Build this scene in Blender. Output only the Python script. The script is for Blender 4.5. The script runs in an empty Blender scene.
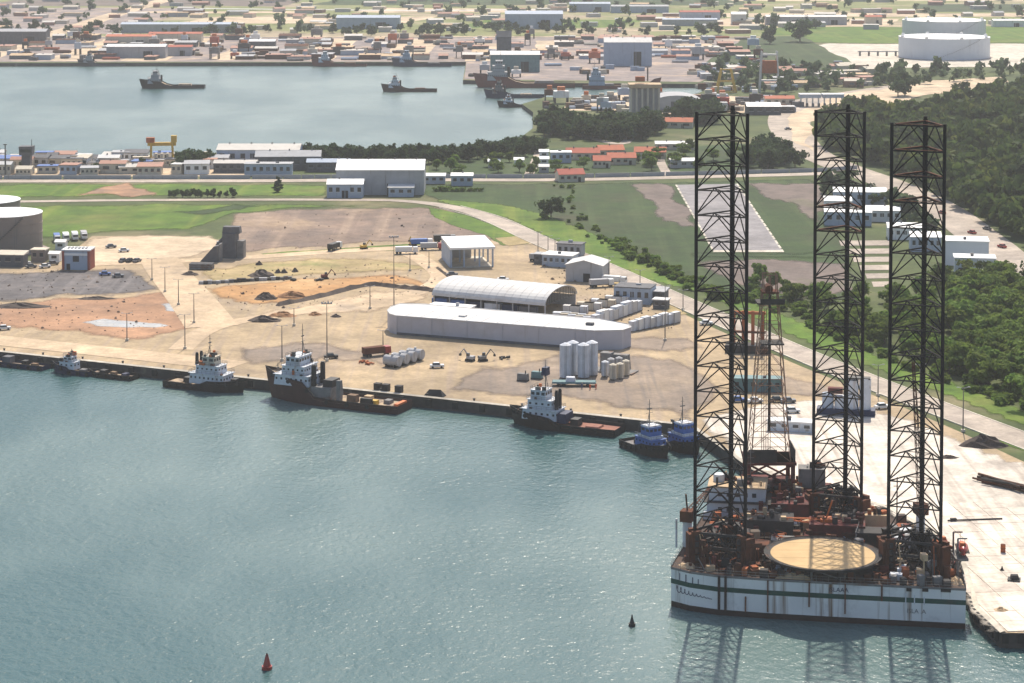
import bpy, math, random
import numpy as np
from mathutils import Vector, Matrix, noise
R = math.radians
rnd = random.Random(7)
sc = bpy.context.scene
COL = sc.collection

# ---------------------------------------------------------------- camera
F, PITCH, H = 2200.0, R(3.0), 147.0
PY0 = -105 + F * math.tan(PITCH)
cam_d = bpy.data.cameras.new('camera'); cam = bpy.data.objects.new('camera', cam_d); COL.objects.link(cam)
cam.location = (0, 0, H); cam.rotation_euler = (R(90) - PITCH, 0, 0)
cam_d.sensor_fit = 'HORIZONTAL'; cam_d.sensor_width = 36.0
cam_d.lens = 36.0 * F / 1024.0
cam_d.shift_y = -(341.5 - PY0) / 1024.0
cam_d.clip_start = 1.0; cam_d.clip_end = 40000
sc.camera = cam

# ---------------------------------------------------------------- sky, sun, exposure
SUN_EL, SUN_AZ = R(51), R(8.5)          # azimuth measured from +Y towards +X (the sun stands ahead of the camera)
w = bpy.data.worlds.new('World'); sc.world = w; w.use_nodes = True
wn = w.node_tree; bg = wn.nodes['Background']
sky = wn.nodes.new('ShaderNodeTexSky'); sky.sky_type = 'NISHITA'; sky.sun_disc = False
sky.sun_elevation = SUN_EL; sky.sun_rotation = SUN_AZ
sky.air_density = 1.0; sky.dust_density = 2.2; sky.ozone_density = 1.0
wn.links.new(sky.outputs[0], bg.inputs[0]); bg.inputs[1].default_value = 0.15
sun_d = bpy.data.lights.new('sun', 'SUN'); sun = bpy.data.objects.new('sun', sun_d); COL.objects.link(sun)
sun_d.energy = 5.0; sun_d.angle = R(0.53); sun_d.color = (1.0, 0.915, 0.78)
sdir = Vector((math.sin(SUN_AZ) * math.cos(SUN_EL), math.cos(SUN_AZ) * math.cos(SUN_EL), math.sin(SUN_EL)))
sun.rotation_euler = (-sdir).to_track_quat('-Z', 'Y').to_euler(); sun.location = (0, 300, 400)
sc.view_settings.view_transform = 'Standard'; sc.view_settings.look = 'None'
sc.view_settings.exposure = 0.15; sc.view_settings.gamma = 1.0
sc.cycles.max_bounces = 5; sc.cycles.volume_bounces = 0; sc.cycles.transparent_max_bounces = 10

# ---------------------------------------------------------------- helpers
LZ = 3.0                                # height of the land above the water
def G(px, py, z=LZ):                    # photo pixel -> the point where its ray meets height z
    u = (px - 512) / F; v = (py - PY0) / F
    dx, dy, dz = u, math.cos(PITCH) - v * math.sin(PITCH), -(math.sin(PITCH) + v * math.cos(PITCH))
    t = (z - H) / dz
    return Vector((dx * t, dy * t, z))
def proj(x, y, z):
    c, s = math.cos(PITCH), math.sin(PITCH); dz = z - H
    zc = y * c - dz * s; yc = -(y * s + dz * c)
    return 512 + F * x / zc, PY0 + F * yc / zc
def ang(a, b): return math.atan2(b[1] - a[1], b[0] - a[0])
def inpoly(x, y, p):
    r = False; j = len(p) - 1
    for i in range(len(p)):
        if (p[i][1] > y) != (p[j][1] > y) and x < (p[j][0] - p[i][0]) * (y - p[i][1]) / (p[j][1] - p[i][1]) + p[i][0]: r = not r
        j = i
    return r

def mat(name, c1, c2=None, scale=0.4, rough=0.75, c3=None, s3=0.05, t3=(0.52, 0.62), metal=0.0, bump=0.0, bscale=None,
        world=False, spec=0.3, vary=0.0, streak=None, st=(0.6, 0.72), sscale=(0.6, 0.6, 0.04), detail=5, wave=None):
    """procedural surface: two tones of noise, an optional third tone in patches, optional vertical streaks"""
    m = bpy.data.materials.new(name); m.use_nodes = True
    n = m.node_tree.nodes; l = m.node_tree.links; b = n['Principled BSDF']
    if c2 is None: c2 = tuple(v * 0.72 for v in c1)
    if world: pos = n.new('ShaderNodeNewGeometry').outputs['Position']
    else: pos = n.new('ShaderNodeTexCoord').outputs['Object']
    def nz(s, d=detail, vec=pos):
        t = n.new('ShaderNodeTexNoise'); t.inputs['Scale'].default_value = s; t.inputs['Detail'].default_value = d
        t.inputs['Roughness'].default_value = 0.62; l.new(vec, t.inputs['Vector']); return t.outputs['Fac']
    def ramp(fac, a, z):
        r = n.new('ShaderNodeMapRange'); r.inputs[1].default_value = a; r.inputs[2].default_value = z
        l.new(fac, r.inputs[0]); return r.outputs[0]
    def mix(fac, a, z):
        x = n.new('ShaderNodeMix'); x.data_type = 'RGBA'; l.new(fac, x.inputs[0])
        for s, c in ((6, a), (7, z)):
            if isinstance(c, tuple): x.inputs[s].default_value = (*c, 1)
            else: l.new(c, x.inputs[s])
        return x.outputs[2]
    nf = nz(scale)
    colr = mix(ramp(nf, 0.36, 0.64), c1, c2)
    if c3: colr = mix(ramp(nz(s3), *t3), colr, c3)
    if wave:
        mp = n.new('ShaderNodeMapping'); mp.inputs['Rotation'].default_value = (0, 0, wave[0]); mp.inputs['Scale'].default_value = (wave[1], wave[1] * 0.03, 1)
        l.new(pos, mp.inputs[0]); colr = mix(ramp(nz(1.0, 3, mp.outputs[0]), 0.5, 0.7), colr, wave[2])
    if world:                              # fine and broad tonal unevenness of real ground
        for s_, lo_, hi_ in ((0.9, 0.86, 1.14), (0.17, 0.8, 1.18), (0.028, 0.8, 1.16)):
            mv = n.new('ShaderNodeMapRange'); mv.inputs[1].default_value = 0.3; mv.inputs[2].default_value = 0.7; mv.inputs[3].default_value = lo_; mv.inputs[4].default_value = hi_
            l.new(nz(s_, 3), mv.inputs[0]); hv = n.new('ShaderNodeHueSaturation'); l.new(mv.outputs[0], hv.inputs['Value']); l.new(colr, hv.inputs['Color']); colr = hv.outputs[0]
    if streak:
        mp = n.new('ShaderNodeMapping'); mp.inputs['Scale'].default_value = sscale
        l.new(pos, mp.inputs[0]); colr = mix(ramp(nz(1.0, 4, mp.outputs[0]), *st), colr, streak)
    if vary:
        oi = n.new('ShaderNodeObjectInfo'); hs = n.new('ShaderNodeHueSaturation')
        mr = n.new('ShaderNodeMapRange'); mr.inputs[3].default_value = 1 - vary; mr.inputs[4].default_value = 1 + vary
        l.new(oi.outputs['Random'], mr.inputs[0]); l.new(mr.outputs[0], hs.inputs['Value'])
        m2 = n.new('ShaderNodeMapRange'); m2.inputs[3].default_value = 0.5 - vary * 0.06; m2.inputs[4].default_value = 0.5 + vary * 0.06
        l.new(oi.outputs['Random'], m2.inputs[0]); l.new(m2.outputs[0], hs.inputs['Hue'])
        l.new(colr, hs.inputs['Color']); colr = hs.outputs[0]
    l.new(colr, b.inputs['Base Color'])
    b.inputs['Roughness'].default_value = rough; b.inputs['Metallic'].default_value = metal
    b.inputs['Specular IOR Level'].default_value = spec
    if bump:
        bp = n.new('ShaderNodeBump'); bp.inputs['Strength'].default_value = bump; bp.inputs['Distance'].default_value = 0.3
        l.new(nz(bscale or scale * 3), bp.inputs['Height']); l.new(bp.outputs[0], b.inputs['Normal'])
    return m

class MB:
    """collects shapes, build() links them as ONE mesh object"""
    def __init__(s, o=(0, 0, 0)): s.v = []; s.f = []; s.o = Vector(o)
    def add(s, vs, fs):
        k = len(s.v); s.v += [tuple(Vector(v) - s.o) for v in vs]; s.f += [tuple(i + k for i in f) for f in fs]; return s
    def box(s, c, d, rz=0.0, top=None):       # c = centre of the bottom, d = size; top = (sx, sy) scale of the top face
        hx, hy = d[0] / 2, d[1] / 2; tx, ty = top or (1, 1); cs, sn = math.cos(rz), math.sin(rz); vs = []
        for z, ax, ay in ((0, 1, 1), (d[2], tx, ty)):
            for x, y in ((-hx * ax, -hy * ay), (hx * ax, -hy * ay), (hx * ax, hy * ay), (-hx * ax, hy * ay)):
                vs.append((c[0] + x * cs - y * sn, c[1] + x * sn + y * cs, c[2] + z))
        return s.add(vs, [(3, 2, 1, 0), (4, 5, 6, 7), (0, 1, 5, 4), (1, 2, 6, 5), (2, 3, 7, 6), (3, 0, 4, 7)])
    def cyl(s, c, r, h, n=16, r2=None, axis='z'):
        r2 = r if r2 is None else r2; vs = []
        for k, (q, z) in enumerate(((r, 0), (r2, h))):
            for i in range(n):
                a = 2 * math.pi * i / n; x, y = q * math.cos(a), q * math.sin(a)
                vs.append({'z': (c[0] + x, c[1] + y, c[2] + z), 'x': (c[0] + z, c[1] + x, c[2] + y), 'y': (c[0] + x, c[1] + z, c[2] + y)}[axis])
        fs = [(i, (i + 1) % n, n + (i + 1) % n, n + i) for i in range(n)] + [tuple(range(n))[::-1], tuple(range(n, 2 * n))]
        return s.add(vs, fs)
    def tube(s, p, q, r, n=5, r2=None):
        p, q = Vector(p), Vector(q); d = (q - p)
        if d.length < 1e-6: return s
        d.normalize(); u = d.orthogonal().normalized(); w = d.cross(u); r2 = r if r2 is None else r2; vs = []
        for c, rr in ((p, r), (q, r2)):
            for i in range(n):
                a = 2 * math.pi * i / n; vs.append(c + u * (rr * math.cos(a)) + w * (rr * math.sin(a)))
        return s.add(vs, [(i, (i + 1) % n, n + (i + 1) % n, n + i) for i in range(n)] + [tuple(range(n))[::-1], tuple(range(n, 2 * n))])
    def prism(s, poly, z0, z1):
        n = len(poly); vs = [(p[0], p[1], z0) for p in poly] + [(p[0], p[1], z1) for p in poly]
        return s.add(vs, [tuple(range(n))[::-1], tuple(range(n, 2 * n))] + [(i, (i + 1) % n, n + (i + 1) % n, n + i) for i in range(n)])
    def build(s, name, m, parent=None, smooth=False, kind=None):
        me = bpy.data.meshes.new(name); me.from_pydata(s.v, [], s.f)
        if m: me.materials.append(M[m] if isinstance(m, str) else m)
        if smooth: me.polygons.foreach_set('use_smooth', [True] * len(me.polygons))
        me.update()
        o = bpy.data.objects.new(name, me); COL.objects.link(o)
        if parent: o.parent = parent
        if kind: o['kind'] = kind
        return o

def tag(o, label, cat, group=None):
    o['label'] = label; o['category'] = cat
    if group: o['group'] = group
    return o
def thing(name, label, cat, loc, rz=0.0, group=None):
    o = bpy.data.objects.new(name, None); COL.objects.link(o); o.empty_display_size = 0.5
    o.location = loc; o.rotation_euler = (0, 0, rz)
    return tag(o, label, cat, group)
def copy_tree(o, parent=None, paint=None):
    c = o.copy(); COL.objects.link(c); c.parent = parent
    for ch in o.children: copy_tree(ch, c, paint)
    if paint and c.type == 'MESH' and c.name.split('.')[0] in paint[0]:
        c.material_slots[0].link = 'OBJECT'; c.material_slots[0].material = M[paint[1]]
    return c
USED = set()
def put(proto, loc, rz, label=None, group=None, s=1.0, paint=None):
    """the first call moves the prototype itself, later ones copy it with its parts"""
    if proto not in USED and not paint: USED.add(proto); c = proto
    else:
        c = copy_tree(proto, None, paint)
    c.location = loc; c.rotation_euler = (0, 0, rz); c.scale = (s, s, s) if not isinstance(s, tuple) else s
    if label: c['label'] = label
    if group: c['group'] = group
    return c

# ---------------------------------------------------------------- materials
M = {}
def mk(k, *a, **kw): M[k] = mat(k, *a, **kw)
W = dict(world=True)
mk('land', (0.085, 0.105, 0.03), (0.055, 0.08, 0.022), 0.03, 0.95, (0.20, 0.17, 0.09), 0.009, (0.54, 0.68), bump=0.4, bscale=1.2, **W)
mk('grass', (0.10, 0.175, 0.013), (0.06, 0.12, 0.010), 0.06, 0.95, (0.17, 0.18, 0.04), 0.02, (0.52, 0.75), bump=0.5, bscale=1.5, wave=(1.5, 0.12, (0.15, 0.195, 0.025)), **W)
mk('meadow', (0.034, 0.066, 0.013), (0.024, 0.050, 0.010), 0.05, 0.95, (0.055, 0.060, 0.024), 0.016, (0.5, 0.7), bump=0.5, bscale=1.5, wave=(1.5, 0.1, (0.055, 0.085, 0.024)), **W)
mk('dry_grass', (0.43, 0.32, 0.17), (0.34, 0.265, 0.12), 0.12, 0.95, (0.20, 0.20, 0.07), 0.05, (0.56, 0.72), bump=0.3, **W)
mk('apron', (0.43, 0.318, 0.19), (0.345, 0.26, 0.16), 0.035, 0.9, (0.30, 0.225, 0.155), 0.02, (0.53, 0.72), bump=0.15, bscale=0.8, wave=(1.99, 0.35, (0.33, 0.25, 0.175)), **W)
mk('far_white', (0.56, 0.52, 0.47), (0.48, 0.45, 0.41), 0.2, 0.7, (0.38, 0.34, 0.3), 0.1, (0.55, 0.75))
mk('far_rose', (0.42, 0.22, 0.16), (0.35, 0.19, 0.14), 0.2, 0.8, (0.3, 0.2, 0.16), 0.1, (0.55, 0.75))
mk('concrete', (0.72, 0.64, 0.54), (0.62, 0.55, 0.465), 0.06, 0.85, (0.36, 0.31, 0.265), 0.05, (0.56, 0.74), bump=0.1, bscale=2, wave=(2.79, 0.3, (0.42, 0.355, 0.295)), **W)
mk('dark_apron', (0.29, 0.22, 0.162), (0.22, 0.172, 0.135), 0.05, 0.9, (0.33, 0.25, 0.175), 0.03, (0.5, 0.66), bump=0.15, wave=(1.99, 0.25, (0.19, 0.155, 0.13)), **W)
mk('sand_road', (0.56, 0.42, 0.27), (0.48, 0.36, 0.24), 0.1, 0.92, (0.40, 0.31, 0.22), 0.04, (0.55, 0.7), bump=0.15, **W)
mk('pale_road', (0.44, 0.37, 0.30), (0.37, 0.31, 0.26), 0.12, 0.9, (0.30, 0.26, 0.22), 0.05, (0.55, 0.75), **W)
mk('kerb', (0.62, 0.56, 0.46), (0.5, 0.45, 0.37), 0.2, 0.9, **W)
mk('asphalt', (0.20, 0.19, 0.185), (0.16, 0.155, 0.155), 0.08, 0.9, (0.27, 0.25, 0.23), 0.03, (0.52, 0.7), **W)
mk('pad', (0.27, 0.25, 0.25), (0.23, 0.215, 0.22), 0.15, 0.9, (0.33, 0.30, 0.29), 0.05, (0.52, 0.7), **W)
mk('gravel', (0.145, 0.13, 0.125), (0.10, 0.092, 0.095), 0.12, 0.95, (0.24, 0.20, 0.175), 0.04, (0.56, 0.72), bump=0.5, wave=(1.35, 0.25, (0.19, 0.17, 0.165)), **W)
mk('pink_dirt', (0.42, 0.235, 0.135), (0.33, 0.19, 0.115), 0.06, 0.95, (0.24, 0.155, 0.105), 0.035, (0.52, 0.66), bump=0.4, **W)
mk('orange_dirt', (0.50, 0.275, 0.115), (0.41, 0.225, 0.095), 0.06, 0.95, (0.55, 0.36, 0.18), 0.03, (0.54, 0.72), bump=0.4, **W)
mk('brown_bare', (0.235, 0.165, 0.125), (0.18, 0.135, 0.11), 0.05, 0.95, (0.38, 0.27, 0.175), 0.018, (0.5, 0.66), bump=0.3, wave=(1.5, 0.12, (0.31, 0.225, 0.165)), **W)
mk('mauve_bare', (0.185, 0.14, 0.12), (0.145, 0.115, 0.10), 0.05, 0.95, (0.15, 0.15, 0.08), 0.02, (0.56, 0.75), **W)
mk('far_sand', (0.62, 0.48, 0.33), (0.53, 0.41, 0.28), 0.03, 0.95, (0.36, 0.28, 0.2), 0.02, (0.54, 0.7), **W)
mk('far_grey', (0.31, 0.25, 0.225), (0.22, 0.185, 0.18), 0.05, 0.95, (0.46, 0.34, 0.25), 0.03, (0.52, 0.66), **W)
mk('far_field', (0.17, 0.20, 0.06), (0.25, 0.24, 0.10), 0.006, 0.95, (0.36, 0.29, 0.19), 0.006, (0.52, 0.6), **W)
mk('puddle', (0.34, 0.34, 0.33), (0.42, 0.36, 0.29), 0.3, 0.2, spec=0.6, **W)
mk('mound', (0.36, 0.19, 0.09), (0.27, 0.14, 0.07), 0.3, 0.95, bump=0.6, **W)
mk('dark_mound', (0.10, 0.075, 0.06), (0.07, 0.055, 0.05), 0.3, 0.95, bump=0.6, **W)
mk('rubble', (0.20, 0.14, 0.10), (0.13, 0.10, 0.08), 0.05, 0.95, (0.30, 0.22, 0.16), 0.04, (0.5, 0.6), **W)
mk('quay_wall', (0.075, 0.068, 0.06), (0.05, 0.048, 0.045), 0.2, 0.9, (0.16, 0.14, 0.11), 0.15, (0.58, 0.7), **W)
mk('white', (0.78, 0.78, 0.76), (0.68, 0.68, 0.67), 0.25, 0.6, (0.58, 0.55, 0.5), 0.15, (0.58, 0.78), streak=(0.52, 0.47, 0.40))
mk('roof_white', (0.84, 0.83, 0.81), (0.76, 0.75, 0.73), 0.2, 0.55, (0.62, 0.60, 0.56), 0.1, (0.58, 0.8))
mk('roof_grey', (0.60, 0.59, 0.57), (0.52, 0.51, 0.50), 0.15, 0.6, (0.44, 0.42, 0.40), 0.12, (0.56, 0.76))
mk('wall_grey', (0.42, 0.42, 0.43), (0.36, 0.36, 0.37), 0.25, 0.8, streak=(0.27, 0.25, 0.24))
mk('wall_lilac', (0.50, 0.49, 0.53), (0.44, 0.43, 0.47), 0.12, 0.8, (0.38, 0.36, 0.37), 0.08, (0.55, 0.75), streak=(0.36, 0.33, 0.33), sscale=(0.3, 0.3, 0.03))
mk('wall_blue', (0.40, 0.46, 0.55), (0.34, 0.40, 0.49), 0.25, 0.7, streak=(0.27, 0.30, 0.35))
mk('wall_cream', (0.60, 0.54, 0.43), (0.52, 0.46, 0.37), 0.3, 0.8, streak=(0.35, 0.3, 0.24))
mk('wall_dark', (0.13, 0.13, 0.14), (0.09, 0.09, 0.10), 0.4, 0.8, streak=(0.2, 0.17, 0.15))
mk('tank_grey', (0.26, 0.215, 0.19), (0.22, 0.185, 0.168), 0.1, 0.7, streak=(0.17, 0.155, 0.15), sscale=(0.5, 0.5, 0.03))
mk('tank_pale', (0.66, 0.68, 0.72), (0.60, 0.62, 0.66), 0.05, 0.6, streak=(0.52, 0.52, 0.55), sscale=(0.15, 0.15, 0.02))
mk('roof_red', (0.48, 0.12, 0.065), (0.38, 0.10, 0.06), 0.3, 0.8, (0.3, 0.09, 0.06), 0.2, (0.55, 0.7), vary=0.15)
mk('brick_red', (0.36, 0.09, 0.06), (0.28, 0.075, 0.055), 0.4, 0.85)
mk('glass', (0.03, 0.04, 0.055), (0.02, 0.025, 0.035), 0.5, 0.15, spec=0.6)
mk('dark', (0.028, 0.027, 0.027), (0.018, 0.018, 0.019), 0.6, 0.6)
mk('rubber', (0.02, 0.02, 0.02), (0.03, 0.03, 0.029), 1.0, 0.85)
mk('steel_leg', (0.018, 0.017, 0.018), (0.011, 0.010, 0.011), 0.5, 0.75, (0.07, 0.042, 0.032), 0.12, (0.6, 0.72), spec=0.15)
mk('rust', (0.15, 0.058, 0.032), (0.075, 0.034, 0.023), 0.35, 0.9, (0.06, 0.038, 0.03), 0.2, (0.55, 0.65), spec=0.15)
mk('derrick', (0.36, 0.22, 0.15), (0.24, 0.14, 0.095), 0.4, 0.85, spec=0.15)
mk('rust_bright', (0.42, 0.13, 0.05), (0.27, 0.085, 0.04), 0.4, 0.85, spec=0.15)
mk('rig_red', (0.17, 0.036, 0.03), (0.09, 0.026, 0.024), 0.5, 0.8, (0.08, 0.04, 0.035), 0.3, (0.54, 0.66), spec=0.2)
mk('rig_grey', (0.22, 0.21, 0.20), (0.15, 0.145, 0.145), 0.5, 0.8, (0.17, 0.085, 0.05), 0.25, (0.56, 0.68))
mk('rig_dark', (0.055, 0.05, 0.048), (0.032, 0.03, 0.03), 0.5, 0.85, (0.12, 0.06, 0.04), 0.25, (0.56, 0.68))
mk('rig_white', (0.62, 0.64, 0.67), (0.52, 0.54, 0.57), 0.3, 0.65, (0.36, 0.27, 0.2), 0.25, (0.6, 0.75), streak=(0.30, 0.2, 0.14), st=(0.64, 0.76))
mk('rig_hull', (0.76, 0.75, 0.73), (0.68, 0.67, 0.66), 0.15, 0.55, (0.46, 0.45, 0.44), 0.12, (0.58, 0.74), streak=(0.17, 0.095, 0.05), st=(0.55, 0.70), sscale=(0.45, 0.45, 0.02), bump=0.25, bscale=0.25)
mk('stripe', (0.008, 0.075, 0.055), (0.006, 0.055, 0.042), 0.3, 0.6, (0.05, 0.07, 0.055), 0.2, (0.58, 0.72), streak=(0.06, 0.045, 0.03), st=(0.66, 0.72), sscale=(0.35, 0.35, 0.012))
mk('boot', (0.035, 0.022, 0.02), (0.02, 0.016, 0.016), 0.3, 0.8)  # dark colour of the lower hull band and some fender bars
mk('deck_rust', (0.085, 0.05, 0.036), (0.05, 0.034, 0.028), 0.3, 0.9, (0.20, 0.13, 0.085), 0.25, (0.58, 0.7))
mk('tan', (0.58, 0.42, 0.26), (0.48, 0.34, 0.2), 0.3, 0.85, (0.33, 0.22, 0.13), 0.2, (0.55, 0.7))
mk('heli', (0.58, 0.40, 0.20), (0.49, 0.335, 0.165), 0.2, 0.85, (0.46, 0.34, 0.21), 0.12, (0.56, 0.72))
mk('orange', (0.62, 0.16, 0.03), (0.50, 0.12, 0.03), 0.5, 0.6)
mk('yellow', (0.62, 0.40, 0.06), (0.5, 0.31, 0.05), 0.5, 0.65)
mk('blue', (0.06, 0.15, 0.42), (0.045, 0.11, 0.32), 0.5, 0.55)
mk('navy', (0.018, 0.03, 0.085), (0.014, 0.022, 0.06), 0.5, 0.6)
mk('teal', (0.14, 0.25, 0.26), (0.10, 0.18, 0.19), 0.5, 0.7)
mk('car_red', (0.40, 0.035, 0.025), None, 0.5, 0.35, spec=0.5)
mk('car_white', (0.74, 0.74, 0.73), (0.66, 0.66, 0.65), 0.5, 0.35, spec=0.5)
mk('car_grey', (0.16, 0.165, 0.175), None, 0.5, 0.35, spec=0.5)
mk('hull_black', (0.014, 0.013, 0.014), (0.02, 0.018, 0.017), 0.3, 0.65, (0.05, 0.03, 0.024), 0.2, (0.64, 0.76))
mk('hull_brown', (0.062, 0.026, 0.022), (0.042, 0.021, 0.019), 0.3, 0.7, (0.11, 0.05, 0.035), 0.2, (0.58, 0.72))
mk('hull_red', (0.20, 0.045, 0.035), (0.14, 0.04, 0.034), 0.2, 0.7)
mk('ship_white', (0.62, 0.65, 0.70), (0.50, 0.53, 0.58), 0.5, 0.6, (0.34, 0.30, 0.27), 0.35, (0.58, 0.72), streak=(0.36, 0.28, 0.22), st=(0.58, 0.72))
mk('deck_tan', (0.46, 0.35, 0.23), (0.34, 0.26, 0.18), 0.4, 0.9, (0.2, 0.15, 0.12), 0.4, (0.5, 0.6))
mk('deck_red', (0.34, 0.15, 0.10), (0.25, 0.115, 0.085), 0.4, 0.9)
mk('pole', (0.14, 0.135, 0.13), (0.10, 0.095, 0.09), 0.5, 0.7)
mk('wood', (0.23, 0.15, 0.09), (0.16, 0.105, 0.065), 0.6, 0.9, vary=0.3)
mk('bark', (0.12, 0.085, 0.06), (0.08, 0.06, 0.045), 1.0, 0.95)
mk('skin', (0.35, 0.20, 0.13), None, 1.0, 0.7)
mk('cloth_orange', (0.60, 0.10, 0.03), None, 1.0, 0.9)
mk('cloth_blue', (0.04, 0.06, 0.16), None, 1.0, 0.9)
mk('slab', (0.73, 0.645, 0.54), (0.63, 0.555, 0.465), 0.09, 0.85, (0.38, 0.325, 0.275), 0.07, (0.56, 0.74), bump=0.08, bscale=2, vary=0.05, wave=(2.79, 0.3, (0.43, 0.365, 0.305)), **W)

def leafmat(k, c1, c2, world, scale, c3=None):
    m = mat(k, c1, c2, scale, 0.85, c3, scale * 0.35, (0.52, 0.66), world=world, spec=0.15, vary=0.0 if world else 0.22, detail=4)
    n = m.node_tree.nodes; l = m.node_tree.links; b = n['Principled BSDF']; out = n['Material Output']
    src = b.inputs['Base Color'].links[0].from_socket
    t = n.new('ShaderNodeBsdfTranslucent'); l.new(src, t.inputs[0]); x = n.new('ShaderNodeMixShader'); x.inputs[0].default_value = 0.42
    l.new(b.outputs[0], x.inputs[1]); l.new(t.outputs[0], x.inputs[2]); l.new(x.outputs[0], out.inputs[0]); M[k] = m
leafmat('leaf', (0.17, 0.235, 0.045), (0.10, 0.16, 0.032), False, 0.35)
leafmat('leaf_dark', (0.065, 0.10, 0.034), (0.038, 0.066, 0.026), False, 0.35)
leafmat('leaf_wood', (0.085, 0.125, 0.030), (0.034, 0.06, 0.020), True, 0.13, (0.16, 0.18, 0.045))
leafmat('leaf_far', (0.105, 0.145, 0.065), (0.07, 0.105, 0.055), True, 0.02)

def soft(k):                               # the same soil, thinning out raggedly towards the edge of its sheet (attribute 'edge')
    q = k + '_soft'
    if q in M: return q
    m = M[k].copy(); m.name = q; n = m.node_tree.nodes; l = m.node_tree.links; b = n['Principled BSDF']; out = n['Material Output']
    at = n.new('ShaderNodeAttribute'); at.attribute_name = 'edge'; g = n.new('ShaderNodeNewGeometry'); t = n.new('ShaderNodeTexNoise'); t.inputs['Scale'].default_value = 0.11; t.inputs['Detail'].default_value = 6; t.inputs['Roughness'].default_value = 0.7; l.new(g.outputs['Position'], t.inputs['Vector'])
    ad = n.new('ShaderNodeMath'); ad.operation = 'ADD'; l.new(at.outputs['Fac'], ad.inputs[0]); l.new(t.outputs['Fac'], ad.inputs[1])
    mr = n.new('ShaderNodeMapRange'); mr.inputs[1].default_value = 0.72; mr.inputs[2].default_value = 1.12; l.new(ad.outputs[0], mr.inputs[0])
    tr = n.new('ShaderNodeBsdfTransparent'); mx = n.new('ShaderNodeMixShader'); l.new(mr.outputs[0], mx.inputs[0]); l.new(tr.outputs[0], mx.inputs[1]); l.new(b.outputs[0], mx.inputs[2]); l.new(mx.outputs[0], out.inputs[0]); M[q] = m; return q

# water: dark green body, sky and sun on small waves
m = bpy.data.materials.new('water'); m.use_nodes = True; M['water'] = m
n = m.node_tree.nodes; l = m.node_tree.links; b = n['Principled BSDF']
b.inputs['Base Color'].default_value = (0.035, 0.085, 0.085, 1); b.inputs['Roughness'].default_value = 0.27; b.inputs['IOR'].default_value = 1.333
b.inputs['Specular IOR Level'].default_value = 0.5
g = n.new('ShaderNodeNewGeometry')
def wnoise(scale, sx, sy, d):
    mp = n.new('ShaderNodeMapping'); mp.inputs['Scale'].default_value = (sx, sy, 1); mp.inputs['Rotation'].default_value = (0, 0, 0.25)
    l.new(g.outputs['Position'], mp.inputs[0]); t = n.new('ShaderNodeTexNoise'); t.inputs['Scale'].default_value = scale
    t.inputs['Detail'].default_value = d; t.inputs['Roughness'].default_value = 0.6; l.new(mp.outputs[0], t.inputs['Vector']); return t.outputs['Fac']
bp = n.new('ShaderNodeBump'); bp.inputs['Distance'].default_value = 0.52
l.new(wnoise(0.55, 1.0, 0.75, 3), bp.inputs['Height'])
cm = n.new('ShaderNodeMapRange'); cm.inputs[1].default_value = 0.38; cm.inputs[2].default_value = 0.62; cm.inputs[3].default_value = 0.7; cm.inputs[4].default_value = 1.0
l.new(wnoise(0.012, 0.35, 1.0, 4), cm.inputs[0]); l.new(cm.outputs[0], bp.inputs['Strength'])      # wind lanes and calm patches
b2 = n.new('ShaderNodeBump'); b2.inputs['Strength'].default_value = 0.5; b2.inputs['Distance'].default_value = 1.2
l.new(wnoise(0.09, 1.0, 0.6, 2), b2.inputs['Height']); l.new(bp.outputs[0], b2.inputs['Normal']); l.new(b2.outputs[0], b.inputs['Normal'])
wm = n.new('ShaderNodeMix'); wm.data_type = 'RGBA'; wm.inputs[6].default_value = (0.020, 0.080, 0.084, 1); wm.inputs[7].default_value = (0.13, 0.195, 0.182, 1)
rr = n.new('ShaderNodeMapRange'); rr.inputs[1].default_value = 0.4; rr.inputs[2].default_value = 0.62
l.new(wnoise(0.008, 1, 0.5, 3), rr.inputs[0]); l.new(rr.outputs[0], wm.inputs[0]); l.new(wm.outputs[2], b.inputs['Base Color'])
# ================================================================ the setting
def structure(o): o['kind'] = 'structure'; return o
FAR, SIDE = 9000.0, 6000.0
structure(MB().add([(-SIDE, -300, 0), (SIDE, -300, 0), (SIDE, FAR, 0), (-SIDE, FAR, 0)], [(0, 1, 2, 3)]).build('water', 'water'))
QL, QB = G(0, 352), G(690, 426)                       # the long quay
qd = (QB - QL).normalized(); Q_ANG = math.atan2(qd.y, qd.x)
QP = [QL - qd * 700, QB, G(752, 470), G(806, 487), G(884, 507), G(953, 545), G(962, 566), G(974, 608), G(1000, 633)]
QR = QP[-1] + Vector((600, -12, 0))
shore = [(466, 62), (463, 80), (560, 83), (700, 84), (705, 90), (690, 97), (600, 98), (545, 97), (522, 104), (533, 112), (533, 128), (515, 142), (470, 152), (400, 156), (300, 157), (200, 159), (100, 160), (0, 160)]
land = [tuple(p.xy) for p in QP] + [tuple(QR.xy), (SIDE, QR.y - 100), (SIDE, FAR), (-SIDE, FAR), (-SIDE, 1875)] + [tuple(G(0, 63).xy), tuple(G(250, 62.5).xy)] + [tuple(G(*p).xy) for p in shore] + [(-760, 1165)]
n_ = len(land)
lo = MB(); lo.add([(x, y, LZ) for x, y in land], [tuple(range(n_))]); structure(lo.build('ground', 'land'))
sk = MB()
for i in range(n_):
    a, c = land[i], land[(i + 1) % n_]
    sk.add([(a[0], a[1], LZ - .002), (c[0], c[1], LZ - .002), (c[0], c[1], -1.5), (a[0], a[1], -1.5)], [(0, 1, 2, 3)])
quay_wall = structure(sk.build('quay_wall', 'quay_wall'))

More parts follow.
